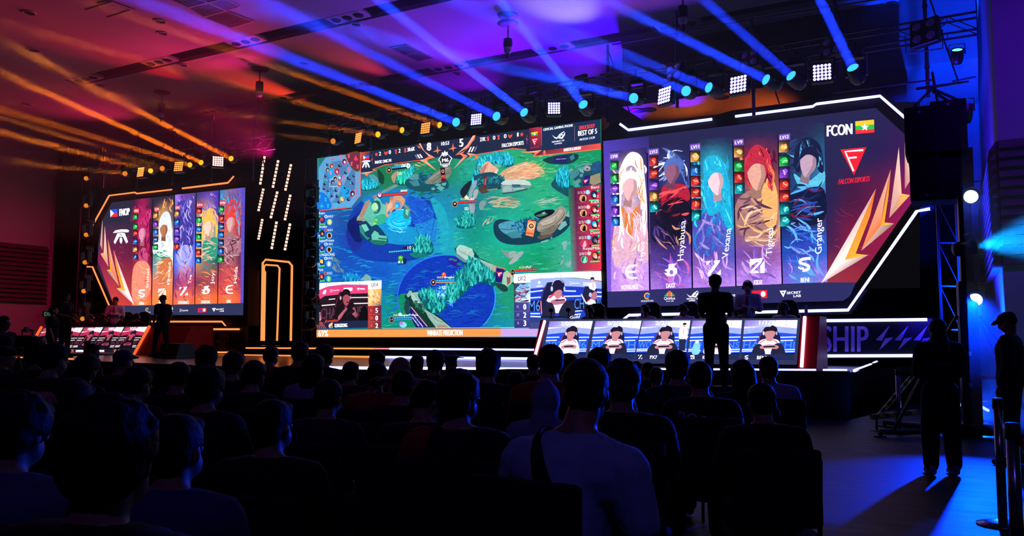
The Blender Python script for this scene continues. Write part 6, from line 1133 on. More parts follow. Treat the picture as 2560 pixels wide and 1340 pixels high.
def hair_mesh(J, style='short', vox=.010, seed=1):
    mb = MB(); H = HM(J); R = random.Random(seed)
    def S(c, r): sphere_pts(mb, (0, 0, 0), r, 14, H @ Matrix.Translation(c))
    if style in ('short', 'mop', 'long', 'bob', 'bun', 'curly', 'crop'):
        g = {'short': .012, 'mop': .024, 'long': .020, 'bob': .022, 'bun': .012, 'curly': .026, 'crop': .007}[style]
        S((0, -.020, .040), (.077 + g, .092 + g, .078 + g)); S((0, -.050, -.005), (.070 + g * .8, .062 + g * .8, .072 + g * .4))
        if style != 'crop': S((0, .045, .085), (.060 + g * .5, .040 + g * .4, .026 + g * .4))
        if style in ('mop', 'curly'):
            S((0, .062, .055), (.066, .034, .036))
            for i in range(26): a, b = R.uniform(0, 6.28), R.uniform(.15, 1.35); S((.088 * math.sin(b) * math.cos(a), -.025 + .10 * math.sin(b) * math.sin(a), .045 + .085 * math.cos(b)), (.022, .022, .020))
        if style in ('long', 'bob'):
            L = -.30 if style == 'long' else -.13
            for k in range(9):
                a = math.radians(200 + k * 17.5 - 50 * 0); a = math.radians(-170 + 20 * k); x, y = .078 * math.cos(a), -.03 + .072 * math.sin(a)
                p, q = H @ V((x, y, .03)), H @ V((x * 1.12, y * 1.15 - .01, L)); cap(mb, p, .030, q, .024, 8)
        if style == 'bun': S((0, -.09, .12), (.042, .042, .042))
    if style == 'cap':
        S((0, -.012, .045), (.088, .106, .076)); S((0, -.05, -.0), (.074, .06, .06)); cap(mb, H @ V((-.04, .09, .05)), .014, H @ V((.04, .09, .05)), .014); cap(mb, H @ V((-.03, .15, .042)), .010, H @ V((.03, .15, .042)), .010); cap(mb, H @ V((0, .09, .05)), .03, H @ V((0, .14, .045)), .018)
    if style == 'brim':
        S((0, -.01, .055), (.088, .10, .068))
    if style == 'scarf':
        S((0, -.014, .02), (.094, .112, .112)); cap(mb, H @ V((0, -.03, -.06)), .085, J['nek'] - V((0, .02, .06)), .12, 14); cap(mb, J['nek'] - V((0, .05, .05)), .11, J['che'] - V((0, .10, -.05)), .09, 12)
    return remesh(mb, vox, 1, .006 if style != 'scarf' else .004)
CL = {}
def cloth(hexc, rough=.85): return mat('cloth_' + hexc, hexc, rough, noise=.18, scale=14, bump=.3)
M_hair = mat('hair_black', '080708', .6, noise=.4, scale=90, spec=.15, bump=.4)
def hairm(c): return mat('hair_' + c, c, .6, noise=.4, scale=90, spec=.15, bump=.4)
MC = {}
def part(name, me, m, par):
    o = bpy.data.objects.new(name, me); COL.objects.link(o)
    if not me.materials: me.materials.append(m)
    if me.materials[0] != m:
        o.material_slots[0].link = 'OBJECT'; o.material_slots[0].material = m
    o.parent = par; return o
def person(loc, rz, key, J, label, shirt='0c0c10', pants='0a0a0e', hair='short', haircol=None, sleeve='short', scale=1.0, fat=1.0, group=None, hood=False, vox=.014, legs=True, shoes=None, loose=1.0):
    r = empty('person', loc, rz, label, 'person', group); r.scale = (scale,) * 3
    k = (key, fat, vox)
    if ('b', k) not in MC: MC['b', k] = body_mesh(J, fat=fat, vox=vox)
    part('body', MC['b', k], M_skin, r)
    k2 = (key, fat, sleeve, hood, vox)
    if ('s', k2) not in MC: MC['s', k2] = shirt_mesh(J, sleeve, fat, vox, hood)
    part('hoodie' if hood else 'shirt', MC['s', k2], cloth(shirt), r)
    if ('p', key, loose) not in MC: MC['p', key, loose] = pants_mesh(J, loose=loose)
    part('trousers', MC['p', key, loose], cloth(pants), r)
    if not hood:
        k3 = (key, hair, vox)
        if ('h', k3) not in MC: MC['h', k3] = hair_mesh(J, hair, vox * .75, hash(hair) % 9 if False else 3)
        part({'cap': 'cap', 'scarf': 'headscarf', 'brim': 'hat'}.get(hair, 'hair'), MC['h', k3], hairm(haircol) if haircol else M_hair, r)
        if hair == 'brim':
            H = HM(J); b = MB(); b.lathe([(.165, -.004), (.165, .004), (.09, .012), (.085, -.002)], 24, H @ Matrix.Translation((0, -.01, .05))); part('brim', b.build('t', M_hair).data if False else _mesh(b), M_hair, r)
            b = MB(); b.lathe([(.1, 0), (.101, .026), (.094, .028), (.093, -.002)], 24, H @ Matrix.Translation((0, -.01, .058))); part('hat_band', _mesh(b), cloth('b8b0c8'), r)
    if shoes:
        for s in 'lr':
            if ('sh', key, s) not in MC: MC['sh', key, s] = shoe_mb(J, s)
            part('shoe', MC['sh', key, s], cloth(shoes), r)
    return r
def _mesh(mb):
    me = bpy.data.meshes.new('m'); me.from_pydata([tuple(v) for v in mb.v], [], mb.f); me.polygons.foreach_set('use_smooth', [True] * len(me.polygons)); return me
def headset(r, J, col='c0c4d0'):
    H = HM(J); b = MB(); b.tube([H @ V((.098 * math.cos(a), -.012, .02 + .125 * math.sin(a))) for a in [math.pi * k / 12 for k in range(13)]], .010, 8)
    o = part('headset', _mesh(b), mat('headset_grey', '9094a8', .35, noise=.1), r)
    for s in (-1, 1):
        b = MB(); b.lathe([(.01, -.018), (.036, -.016), (.042, 0), (.036, .016), (.01, .018)], 14, H @ Matrix.Translation((s * .098, -.01, -.005)) @ Matrix.Rotation(math.pi / 2, 4, 'Y')); c = part('ear_cup', _mesh(b), MATS['headset_grey'], r); c.parent = o
    b = MB(); b.tube([H @ V((-.1, 0, -.02)), H @ V((-.09, .06, -.06)), H @ V((-.03, .11, -.07))], .004, 6); b.m = 0; sphere_pts(b, H @ V((-.03, .112, -.07)), .010, 8); c = part('microphone', _mesh(b), M_plast, r); c.parent = o
    return o
def necktie(r, J, col='a01020'):
    T = shirt_tree(r); P = []
    for z, w in ((J['nek'].z - .055, .018), (J['nek'].z - .075, .030), (J['nek'].z - .10, .020), (J['nek'].z - .2, .034), (J['nek'].z - .32, .044), (J['nek'].z - .345, .004)):
        hit = T.ray_cast(V((0, 1.2, z)), V((0, -1, 0)), 3); y = (hit[0].y if hit[0] else .14) + .006; P.append((V((-w, y, z)), V((w, y, z)), V((w, y + .010, z)), V((-w, y + .010, z))))
    b = MB(); b.add([q for t in P for q in t], [(4 * i + k, 4 * i + (k + 1) % 4, 4 * i + 4 + (k + 1) % 4, 4 * i + 4 + k) for i in range(len(P) - 1) for k in range(4)] + [(0, 1, 2, 3)])
    return part('necktie', _mesh(b), cloth(col), r)
from mathutils.bvhtree import BVHTree
def shirt_tree(r):
    me = [c for c in r.children if c.name.split('.')[0] in ('shirt', 'hoodie')][0].data
    return BVHTree.FromPolygons([v.co for v in me.vertices], [tuple(q.vertices) for q in me.polygons])
def strap(r, pts, w, m, name='bag_strap', J=None):
    """a flat band laid on the shirt: every point is dropped on to the cloth from outside"""
    T = shirt_tree(r); P0 = [V(p) for p in pts]; P = []
    ax0, ax1 = J['pel'], J['nek']; ad = (ax1 - ax0).normalized()
    for i in range(len(P0) - 1):
        for k in range(5): P.append(lerp(P0[i], P0[i + 1], k / 5))
    P.append(P0[-1]); Q = []
    for q in P:
        h = (q - ax0).dot(ad); c = ax0 + ad * min(h, .40); out = (q - c).normalized(); hit = T.ray_cast(c + out * .6, -out, .7)
        Q.append(((hit[0] if hit[0] else q), out))
    b = MB(); vs = []
    for i, (q, out) in enumerate(Q):
        t = (Q[min(i + 1, len(Q) - 1)][0] - Q[max(i - 1, 0)][0]).normalized(); s_ = t.cross(out).normalized() * w / 2
        vs += [q + s_ - out * .004, q - s_ - out * .004, q - s_ + out * .010, q + s_ + out * .010]
    fs = [(4 * i + k, 4 * i + (k + 1) % 4, 4 * i + 4 + (k + 1) % 4, 4 * i + 4 + k) for i in range(len(Q) - 1) for k in range(4)]
    b.add(vs, fs); return part(name, _mesh(b), m, r)
def back_print(r, txt, x0, x1, z, h, m, slope=0.0):
    T = shirt_tree(r); Vg, Fg = glyphs(txt); vs = []
    for u, v in Vg:
        x, zz = x0 + (x1 - x0) * u, z + h * v + slope * u; hit = T.ray_cast(V((x, -1.2, zz)), V((0, 1, 0)), 3); vs.append((x, (hit[0].y if hit[0] else -.2) - .004, zz))
    me = bpy.data.meshes.new('print'); me.from_pydata(vs, [], Fg); o = part('print', me, m, r); o['label'] = 'pale letters printed on the back'; return o
# chairs
def chair_proto(name, label, cat, kind):
    r = empty(name, (0, 0, 0), 0, label, cat)
    if kind == 'audience':
        MB().box((0, .06, .44), (.46, .46, .06), bev=.02).build('seat', cloth('101014'), r)
        MB().box((0, -.19, .74), (.44, .05, .44), rotx(math.radians(0)), bev=.025).build('backrest', cloth('101014'), r)
        for sx in (-1, 1):
            for sy in (-1, 1):
                m = MB(); x = sx * .21; y = .06 + sy * .2
                m.tube([(x, y, .0), (x, y - (.02 if sy < 0 else 0), .43)] + ([(x, y - .06, .9)] if sy < 0 else []), .012, 6); m.build('leg', M_black, r)
    else:                                           # racing style gaming chair
        m = MB(); m.box((0, .05, .46), (.52, .5, .12), bev=.05); m.box((-.25, .05, .52), (.09, .46, .10), bev=.04); m.box((.25, .05, .52), (.09, .46, .10), bev=.04); m.build('seat', cloth('14141c', .4), r, smooth=False)
        m = MB(); o = [(-.20, .5), (-.27, .75), (-.29, 1.0), (-.22, 1.12), (-.19, 1.33), (-.10, 1.40), (.10, 1.40), (.19, 1.33), (.22, 1.12), (.29, 1.0), (.27, .75), (.20, .5)]
        m.prism([(x, -.21 - .10 * (z - .5), z) for x, z in o], (0, -.09, 0)); m.box((-.25, -.20, .92), (.07, .12, .34), bev=.03); m.box((.25, -.20, .92), (.07, .12, .34), bev=.03); m.build('backrest', cloth('14141c', .4), r)
        m = MB(); m.box((0, -.27, 1.24), (.22, .05, .12), bev=.02); m.build('head_pillow', cloth('1c1c28', .5), r)
        for sx in (-1, 1):
            m = MB(); m.box((sx * .31, .05, .70), (.08, .26, .035), bev=.012); m.tube([(sx * .31, .03, .44), (sx * .31, .03, .69)], .02, 8); m.build('armrest', M_plast, r)
        m = MB(); m.tube([(0, .03, .08), (0, .03, .42)], .03, 10)
        for k in range(5): a = k * 1.2566; m.tube([(0, .03, .09), (.30 * math.cos(a), .03 + .30 * math.sin(a), .05)], [.025, .016], 8); m.lathe([(.0, -.02), (.028, -.015), (.028, .015), (.0, .02)], 8, Matrix.Translation((.30 * math.cos(a), .03 + .30 * math.sin(a), .028)) @ rotx(math.pi / 2))
        m.build('base', M_plast, r)
    return r
# ------------------------------------------------------------------ cast
def at_floor(px, D, z=0.0):
    p = PD(px, 845, D); return V((p.x, p.y, z))
def facing(p, tx, ty): return math.atan2(-(tx - p.x), ty - p.y)        # local +Y towards (tx, ty)
POSES = {}
def pose(k, **a):
    if k not in POSES: POSES[k] = pose_sit(**a)
    return k, POSES[k]
SITS = [('a', dict(lean=.10)), ('b', dict(lean=.16, hy=.25)), ('c', dict(lean=.08, hy=-.2)), ('d', dict(lean=.2, hx=-.15)), ('e', dict(lean=.12, hy=.1, arms='phone', hx=-.2))]
# px of the head, px row of the hair top, metres ahead, hair, shirt, sleeve, label, options
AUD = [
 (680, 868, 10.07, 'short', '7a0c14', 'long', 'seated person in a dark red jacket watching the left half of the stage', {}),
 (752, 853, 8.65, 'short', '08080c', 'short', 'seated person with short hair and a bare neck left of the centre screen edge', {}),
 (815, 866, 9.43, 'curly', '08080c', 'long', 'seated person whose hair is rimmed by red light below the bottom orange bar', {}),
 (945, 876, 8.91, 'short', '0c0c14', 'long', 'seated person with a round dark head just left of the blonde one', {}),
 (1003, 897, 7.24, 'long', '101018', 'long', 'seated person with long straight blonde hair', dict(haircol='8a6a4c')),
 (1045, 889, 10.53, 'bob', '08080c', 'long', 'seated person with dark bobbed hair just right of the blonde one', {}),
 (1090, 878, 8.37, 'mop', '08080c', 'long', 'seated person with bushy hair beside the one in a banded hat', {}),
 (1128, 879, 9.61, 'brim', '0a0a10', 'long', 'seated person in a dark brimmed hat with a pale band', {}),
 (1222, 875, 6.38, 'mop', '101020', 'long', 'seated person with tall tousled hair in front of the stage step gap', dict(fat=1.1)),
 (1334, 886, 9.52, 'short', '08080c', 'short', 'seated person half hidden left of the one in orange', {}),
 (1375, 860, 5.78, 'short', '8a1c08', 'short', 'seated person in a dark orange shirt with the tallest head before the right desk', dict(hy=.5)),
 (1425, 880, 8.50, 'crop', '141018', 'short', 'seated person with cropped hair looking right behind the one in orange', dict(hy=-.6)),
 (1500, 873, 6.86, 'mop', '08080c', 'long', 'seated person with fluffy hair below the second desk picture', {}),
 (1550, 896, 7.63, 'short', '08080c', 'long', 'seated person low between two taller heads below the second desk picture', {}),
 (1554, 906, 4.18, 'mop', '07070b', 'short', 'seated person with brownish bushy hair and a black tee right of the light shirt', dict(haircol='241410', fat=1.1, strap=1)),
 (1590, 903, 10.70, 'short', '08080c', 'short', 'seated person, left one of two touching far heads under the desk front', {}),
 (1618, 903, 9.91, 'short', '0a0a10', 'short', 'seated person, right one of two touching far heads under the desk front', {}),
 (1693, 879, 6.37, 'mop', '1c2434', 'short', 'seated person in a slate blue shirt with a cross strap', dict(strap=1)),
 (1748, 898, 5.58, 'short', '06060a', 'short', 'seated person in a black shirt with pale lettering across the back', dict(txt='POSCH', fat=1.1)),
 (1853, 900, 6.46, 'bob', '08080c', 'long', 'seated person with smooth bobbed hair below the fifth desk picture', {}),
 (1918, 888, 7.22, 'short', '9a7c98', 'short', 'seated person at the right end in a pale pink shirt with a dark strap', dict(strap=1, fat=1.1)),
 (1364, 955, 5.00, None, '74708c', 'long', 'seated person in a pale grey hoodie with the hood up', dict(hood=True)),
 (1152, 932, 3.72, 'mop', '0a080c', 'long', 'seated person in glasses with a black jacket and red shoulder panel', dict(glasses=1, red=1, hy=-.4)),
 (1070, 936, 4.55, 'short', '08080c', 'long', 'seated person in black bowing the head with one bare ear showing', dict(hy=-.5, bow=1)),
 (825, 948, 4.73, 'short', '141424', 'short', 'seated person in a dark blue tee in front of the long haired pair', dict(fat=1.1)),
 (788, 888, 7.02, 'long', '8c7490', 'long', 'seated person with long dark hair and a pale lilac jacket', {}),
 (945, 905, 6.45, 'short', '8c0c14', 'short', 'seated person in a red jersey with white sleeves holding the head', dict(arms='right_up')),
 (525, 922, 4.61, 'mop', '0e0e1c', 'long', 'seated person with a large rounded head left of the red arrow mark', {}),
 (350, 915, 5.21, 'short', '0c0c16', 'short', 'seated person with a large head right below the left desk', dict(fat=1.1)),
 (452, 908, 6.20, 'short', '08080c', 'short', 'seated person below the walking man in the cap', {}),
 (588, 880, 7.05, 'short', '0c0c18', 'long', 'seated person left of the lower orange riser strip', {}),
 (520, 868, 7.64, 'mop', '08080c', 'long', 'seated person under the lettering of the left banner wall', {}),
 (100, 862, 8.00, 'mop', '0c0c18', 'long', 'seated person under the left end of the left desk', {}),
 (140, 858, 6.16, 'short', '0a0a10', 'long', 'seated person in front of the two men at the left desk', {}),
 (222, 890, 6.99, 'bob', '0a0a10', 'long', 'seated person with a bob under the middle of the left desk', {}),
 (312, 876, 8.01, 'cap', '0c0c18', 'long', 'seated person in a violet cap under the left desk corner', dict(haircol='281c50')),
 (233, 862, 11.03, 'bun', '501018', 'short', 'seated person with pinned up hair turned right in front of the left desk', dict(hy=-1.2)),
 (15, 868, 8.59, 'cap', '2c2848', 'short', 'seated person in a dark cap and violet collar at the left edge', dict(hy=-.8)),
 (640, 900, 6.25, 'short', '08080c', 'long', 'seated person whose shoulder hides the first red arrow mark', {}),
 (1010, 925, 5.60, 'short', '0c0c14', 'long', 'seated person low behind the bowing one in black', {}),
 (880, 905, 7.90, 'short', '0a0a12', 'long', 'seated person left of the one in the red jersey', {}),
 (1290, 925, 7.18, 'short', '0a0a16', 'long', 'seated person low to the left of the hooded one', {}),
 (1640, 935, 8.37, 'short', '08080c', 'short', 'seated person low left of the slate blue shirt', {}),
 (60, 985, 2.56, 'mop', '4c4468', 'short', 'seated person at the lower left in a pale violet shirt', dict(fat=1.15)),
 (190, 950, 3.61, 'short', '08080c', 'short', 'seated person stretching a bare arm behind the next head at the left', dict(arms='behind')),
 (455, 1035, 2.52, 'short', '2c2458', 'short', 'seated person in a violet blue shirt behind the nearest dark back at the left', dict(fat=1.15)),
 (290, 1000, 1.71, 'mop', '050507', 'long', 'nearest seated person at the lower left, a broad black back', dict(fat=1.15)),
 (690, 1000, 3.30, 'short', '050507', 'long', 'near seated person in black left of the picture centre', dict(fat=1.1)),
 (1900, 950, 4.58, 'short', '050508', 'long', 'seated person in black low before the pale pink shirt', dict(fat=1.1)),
]
CH = chair_proto('audience_chair', '', 'chair', 'audience'); first = True
SITG = 'audience seated before the stage'
for i, (px, ty, D, hr, sh, sl, lab, op) in enumerate(AUD):
    p = at_floor(px, D); zt = CAMZ - (ty - 845) * D / 2090.0; sc = max(.84, min(1.10, zt / 1.325))
    kk, a_ = SITS[i % 5]; a_ = dict(a_)
    if 'hy' in op: a_['hy'] = op['hy']
    if 'arms' in op: a_['arms'] = op['arms']
    if 'bow' in op: a_['hx'] = -.5; a_['lean'] = .35
    key = kk + str(op.get('hy', '')) + op.get('arms', '') + str(op.get('bow', ''))
    if key not in POSES: POSES[key] = pose_sit(**a_)
    J = POSES[key]; rz = facing(p, -9.5, 19) * .75 + random.uniform(-.08, .08)
    vx = .012 if D < 5.5 else .018
    # keep the head on its pixel although the trunk leans forward
    off = Matrix.Rotation(rz, 3, 'Z') @ V((J['hed'].x, J['hed'].y, 0)) * sc; p = V((p.x - off.x, p.y - off.y, 0))
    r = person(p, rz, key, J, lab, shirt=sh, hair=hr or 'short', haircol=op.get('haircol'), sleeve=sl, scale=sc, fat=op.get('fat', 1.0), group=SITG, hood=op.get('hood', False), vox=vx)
    c, pel = J['che'], J['pel']
    if 'strap' in op:
        f = op.get('fat', 1.0); strap(r, [J['sl'] + V((.07, .02, .10 * f)), J['sl'] + V((.085, -.09 * f, .05)), lerp(J['che'], J['sl'], .3) + V((0, -.165 * f, 0)), J['wai'] + V((.05, -.15 * f, .03)), J['pel'] + V((.135 * f, -.06, .02))], .045, cloth('0a0a0c'), J=J)
    if 'glasses' in op:
        H = HM(J); b = MB()
        for s in (-1, 1): b.tube([H @ V((s * .03 + .022 * math.cos(t), .094, .004 + .018 * math.sin(t))) for t in [k * .5236 for k in range(13)]], .002, 6); b.tube([H @ V((s * .052, .09, .006)), H @ V((s * .08, .0, .004))], .002, 6)
        part('glasses', _mesh(b), M_steel, r)
    if 'red' in op:
        b = MB(); cap(b, J['sl'] + V((.02, -.01, .0)), .100, lerp(J['sl'], J['el'], .5), .085, 12); o = part('shoulder_panel', remesh(b, .014, 2, .004), cloth('8c0c10'), r); o['label'] = 'dark red shoulder panel'
        strap(r, [J['sl'] + V((.08, .03, .10)), J['sl'] + V((.09, -.10, .04)), lerp(J['che'], J['sl'], .5) + V((0, -.15, -.05)), J['wai'] + V((-.10, -.15, 0))], .05, cloth('14141a'), J=J)
    if 'txt' in op:
        back_print(r, op['txt'], -.17, .17, c.z - .02, .085, mat('print_pale', 'a49cc8', .7), -.05)
    cc = CH if first else copy_tree(CH); first = False
    cc.location = (p.x, p.y, 0); cc.rotation_euler = (0, 0, rz); cc.scale = (1, 1, max(.86, min(1.05, sc))); cc['group'] = 'audience chairs'; cc['label'] = 'chair under the ' + ' '.join(lab.split()[:13])
# the man in the light shirt, nearest in focus
J = pose_sit(lean=.30, hx=-.15, hy=.45, w=1.1); POSES['main'] = J
for k_ in ('sl', 'sr', 'el', 'er', 'che'): J[k_] = J[k_] + V((0, 0, -.05))
D = 3.15; p = at_floor(1462, D); rz = -.10; sc = 1.0; off = Matrix.Rotation(rz, 3, 'Z') @ V((J['hed'].x, J['hed'].y, 0)); p = V((p.x - off.x, p.y - off.y, 0))
r = person(p, rz, 'main', J, 'big seated man in a pale blue grey tee with a black strap across his back', shirt='8f94b4', hair='short', sleeve='short', scale=1.02, fat=1.18, group=SITG, vox=.011)
f = 1.18
strap(r, [J['sl'] + V((.09, .06, .09)), J['sl'] + V((.115, -.05, .07)), V((-.045, -.06, .93)), V((.025, -.08, .85)), V((.09, -.11, .77)), V((.15, -.12, .68)), V((.19, -.10, .58))], .058, cloth('08080a'), J=J)
cc = copy_tree(CH); cc.location = (p.x, p.y, 0); cc.rotation_euler = (0, 0, rz); cc['group'] = 'audience chairs'; cc['label'] = 'black padded chair under the big man in the pale tee'
p = at_floor(1262, 1.95); cc = copy_tree(CH); cc.location = (p.x - .02, p.y + .1, 0); cc.rotation_euler = (0, 0, .15); cc['group'] = 'audience chairs'; cc['label'] = 'empty black padded chair right in front of the lens at the bottom centre'; cc.scale = (1.15, 1, .97)
# standing figures
def stand(px, D, z, rz, key, J, label, **k):
    p = at_floor(px, D, z)
    if key not in POSES: POSES[key] = J
    return person(p, rz, 'S' + key, J, label, **k)
cr = math.atan2(CF.x, CF.y) * -1                       # facing straight away from the lens
Jw = pose_stand('front', hx=-.1); wo = stand(2345, 8.8, 0, .35, 'woman', Jw, 'person in a dark headscarf and loose trousers standing at the barrier', shirt='08080c', pants='07070b', hair='scarf', haircol='08080c', sleeve='long', scale=.94, loose=1.35, shoes='6c7090', vox=.013); back_print(wo, 'COMMITTEE', -.13, .13, 1.20, .045, mat('print_dim2', '50506c', .7))
Jm = pose_stand('down', hx=-.45); m = stand(2522, 9.5, 0, 1.35, 'man', Jm, 'man in a dark cap and jacket looking down by the right wall', shirt='0c0c14', hair='cap', haircol='08080c', sleeve='long', scale=1.0, shoes='0c0c10', vox=.013)
Jc = pose_stand('front', hx=-.35); crew = stand(1790, 13.6, .6, .1, 'crew', Jc, 'tall crew member in black standing on the step before the right desk', shirt='060609', pants='060608', hair='curly', sleeve='short', scale=1.06, fat=1.05, shoes='08080a', vox=.013)
back_print(crew, 'CONTENT', -.09, .09, 1.33, .028, mat('print_dim', '3c3c50', .7))
Jr = pose_stand('crossed', hx=-.2); q = V((0, 0, 0))
def referee(px, D, rz, lab):
    r = stand(px, D, ZS, rz, 'ref', Jr, lab, shirt='c0bccc', pants='20202c', hair='short', sleeve='long', scale=1.04 if D < 20 else 1.10, shoes='08080a', group='referees in white shirts'); necktie(r, Jr); return r
r = referee(1872, 17.9, math.pi + .05, 'referee in a white shirt and red tie with crossed arms behind the right desk'); headset(r, Jr)
r = referee(285, 28.3, math.pi + .7, 'referee in a white shirt and red tie with crossed arms behind the left desk')
Jk = pose_stand('down', hx=-.3, step=.16); stand(404, 23.2, ZS, 1.6, 'walk', Jk, 'man in a black cap walking past the red end of the left desk', shirt='060608', pants='060608', hair='cap', haircol='060608', scale=1.0, shoes='08080a')
Jf = pose_stand('front', hx=.05); stand(160, 21.9, ZS, -1.3, 'frontl', Jf, 'man in a black tee standing at the left desk and looking right', shirt='08080a', pants='060608', hair='short', scale=.99, shoes='08080a')
blk = MB(); pb = at_floor(130, 21.0); blk.box((pb.x, pb.y, .22), (.8, .6, .44), bev=.02); thing(blk, 'equipment_case', M_black, 'low black case on the floor under the shorter man at the left desk', 'case')
stand(130, 21.0, .44, -.7, 'frontl2', pose_stand('down', hx=.1), 'shorter man in black with his back to us beside the left desk', shirt='08080a', pants='060608', hair='crop', scale=1.0, shoes='08080a')
cm = stand(8, 13.2, 0, -1.25, 'camop', pose_stand('hold', hx=0), 'camera operator at the left edge holding a video camera', shirt='1c1420', pants='0a0a0e', hair='crop', scale=1.0, shoes='08080a')
pc = cm.location + Matrix.Rotation(-1.25, 3, 'Z') @ V((.0, .42, 1.33)); M4 = Matrix.Translation(pc) @ Matrix.Rotation(-1.25, 4, 'Z')
vc = empty('video_camera', tuple(pc), -1.25, 'black video camera held up by the operator at the left edge', 'camera')
MB().box((0, 0, 0), (.14, .30, .16), bev=.02).build('camera_body', M_plast, vc); MB().lathe([(.05, 0), (.06, .1), (.075, .16), (.07, .165)], 14, Matrix.Translation((0, .14, 0)) @ rotx(-math.pi / 2)).build('lens', M_plast, vc, smooth=True)
m_ = MB(); m_.box((0, .02, .16), (.05, .2, .03), bev=.01); m_.tube([(0, -.08, .08), (0, -.08, .16)], .012); m_.tube([(0, .1, .08), (0, .1, .16)], .012); m_.build('top_handle', M_plast, vc); MB().box((.12, .1, .17), (.1, .03, .08), bev=.01).build('viewfinder', M_plast, vc)
m_ = MB(); m_.tube([(0, -.05, -.08), (0, -.07, -.18)], .02); m_.build('grip', M_plast, vc)
# players behind the desks
GC = chair_proto('gaming_chair', 'winged gaming chair of the first player from the left at the right desk', 'chair', 'gaming'); Jp = pose_sit(lean=.12, hx=-.5, arms='phone'); POSES['play'] = Jp; fg = True
NAM = ['first', 'second', 'third', 'fourth', 'fifth']
for side, cols, Y_ in (('right', (1478, 1617, 1712, 1843, 1962), 18.35), ('left', (197, 232, 268, 306, 346), 18.6)):
    for i, px in enumerate(cols):
        q = PY(px, 800, Y_); p = V((q.x, q.y, ZS)); rz = math.pi + (-.05 if side == 'right' else .35)
        r = person(p, rz, 'play', Jp, 'player with a headset, %s from the left behind the %s desk' % (NAM[i], side), shirt='c8bccc' if side == 'right' and i else '0a0a0e', hair=['mop', 'mop', 'short', 'short', 'mop'][i], sleeve='short', group='players of the %s team' % side, scale=1.0, vox=.016)
        headset(r, Jp)
        c = GC if fg else copy_tree(GC); fg = False; c.location = p; c.rotation_euler = (0, 0, rz); c['group'] = 'gaming chairs'; c['label'] = 'winged gaming chair of the %s player from the left at the %s desk' % (NAM[i], side)
# ------------------------------------------------------------------ rigging, ceiling fittings, sound gear, barriers
M_bar = mat('pipe_metal', '50505c', .4, .8, noise=.2)
def px_tube(mb, pts, Y, r, n=6): mb.tube([PY(x, y, Y) for x, y in pts], r, n)
YTR = YT + .15
def truss(label, x0, y0, x1, y1, gap=.34):
    a, b = PY(x0, y0, YTR), PY(x1, y1, YTR); m = MB(); up_ = V((0, 0, gap)); bk = V((0, .34, 0))
    for o in (V((0, 0, 0)), up_, bk, up_ + bk): m.tube([a + o, b + o], .024, 6)
    n = int((b - a).length / .5)
    for i in range(n):
        p, q = lerp(a, b, i / n), lerp(a, b, (i + 1) / n)
        for o in (V((0, 0, 0)), bk): m.tube([p + o, q + o + up_] if i % 2 else [p + o + up_, q + o], .010, 5)
        m.tube([p, p + bk], .010, 5); m.tube([p + up_, p + up_ + bk], .010, 5)
    return thing(m, 'lighting_truss', M_bar, label, 'truss', 'lighting trusses')
truss('long box truss across the right half above the lamps', 1500, 222, 2445, 72)
truss('box truss above the centre screen carrying amber and blue lamps', 805, 330, 1490, 228)
truss('box truss above the left screen carrying amber lamps', 190, 440, 668, 366)
# upright poles that hang the truss, each with a slanting brace
POL = [(1520, 112, 308), (1692, 28, 270), (1882, 45, 290), (2092, 0, 232), (2313, -60, 245), (1213, 225, 330), (1350, 212, 318), (1045, 285, 352), (925, 296, 372), (822, 318, 390), (258, 345, 470), (343, 330, 468), (432, 300, 460), (530, 290, 452), (634, 275, 452)]
for i, (x, y0, y1) in enumerate(sorted(POL)):
    m = MB(); a, b = PY(x - (x - 1280) * .004, y0, YTR + .38), PY(x, y1, YTR + .38); b.x = a.x; b.y = a.y; m.tube([a, b], .038, 8)
    if a.z < CEIL - .3: pass
    c = a + V((0, 0, -.1)); d = V((a.x + .55, a.y, b.z + .2)); m.tube([c, d], .016, 6)
    for k in range(3): z = lerp(a, b, .25 + .25 * k); m.lathe([(.05, -.03), (.05, .03)], 8, c=tuple(z))
    thing(m, 'scaffold_pole', M_bar, 'upright scaffold pole with a thin brace, %s pole from the left' % ORD[i], 'pole', 'scaffold poles above the screens')
for lab, P_ in (('thin upper rail between the poles at the upper right', [(1530, 112), (1882, 48), (2260, -12)]), ('thin lower rail behind the right screen top', [(2080, 232), (2330, 200)]), ('thin rail stub beside the hung speakers', [(2380, 204), (2440, 192)]), ('thin rail above the left screen', [(290, 345), (640, 285)])):
    m = MB(); px_tube(m, P_, YTR + .33, .018); thing(m, 'scaffold_rail', M_bar, lab, 'rail')
# four-lamp blinders, switched off
M_lens = mat('lamp_glass', '9c94b4', .15, .6, noise=.1)
for i, (x, y, s) in enumerate([(235, 401, 1), (321, 385, 1), (408, 372, 1), (508, 362, 1), (1683, 180, 1), (1873, 145, 1), (2079, 113, 1.05), (2308, 77, 1.25)]):
    p = PY(x, y, YT - .05); r = empty('blinder_lamp', tuple(p), 0, 'four lensed blinder lamp switched off, %s of eight from the left' % ORD[i], 'stage light', 'blinder lamps'); g = .105 * s; R = rotx(math.radians(-12)) @ Matrix.Rotation(-.35, 4, 'Z')
    MB().box((0, .10, 0), (.44 * s, .16, .44 * s), R, bev=.03).build('housing', M_head, r)
    m = MB(); m.tube([(-.26 * s, .1, 0), (-.26 * s, .1, -.30 * s), (.26 * s, .1, -.30 * s), (.26 * s, .1, 0)], .014); m.build('bracket', M_bar, r)
    for a in (-1, 1):
        for b in (-1, 1):
            o = MB().lathe([(.082, 0), (.08, .014), (.05, .005), (.02, .018), (.002, .02)], 14, R @ Matrix.Translation((a * g, .01, b * g)) @ rotx(math.pi / 2)).build('lens', M_lens, r, smooth=True)
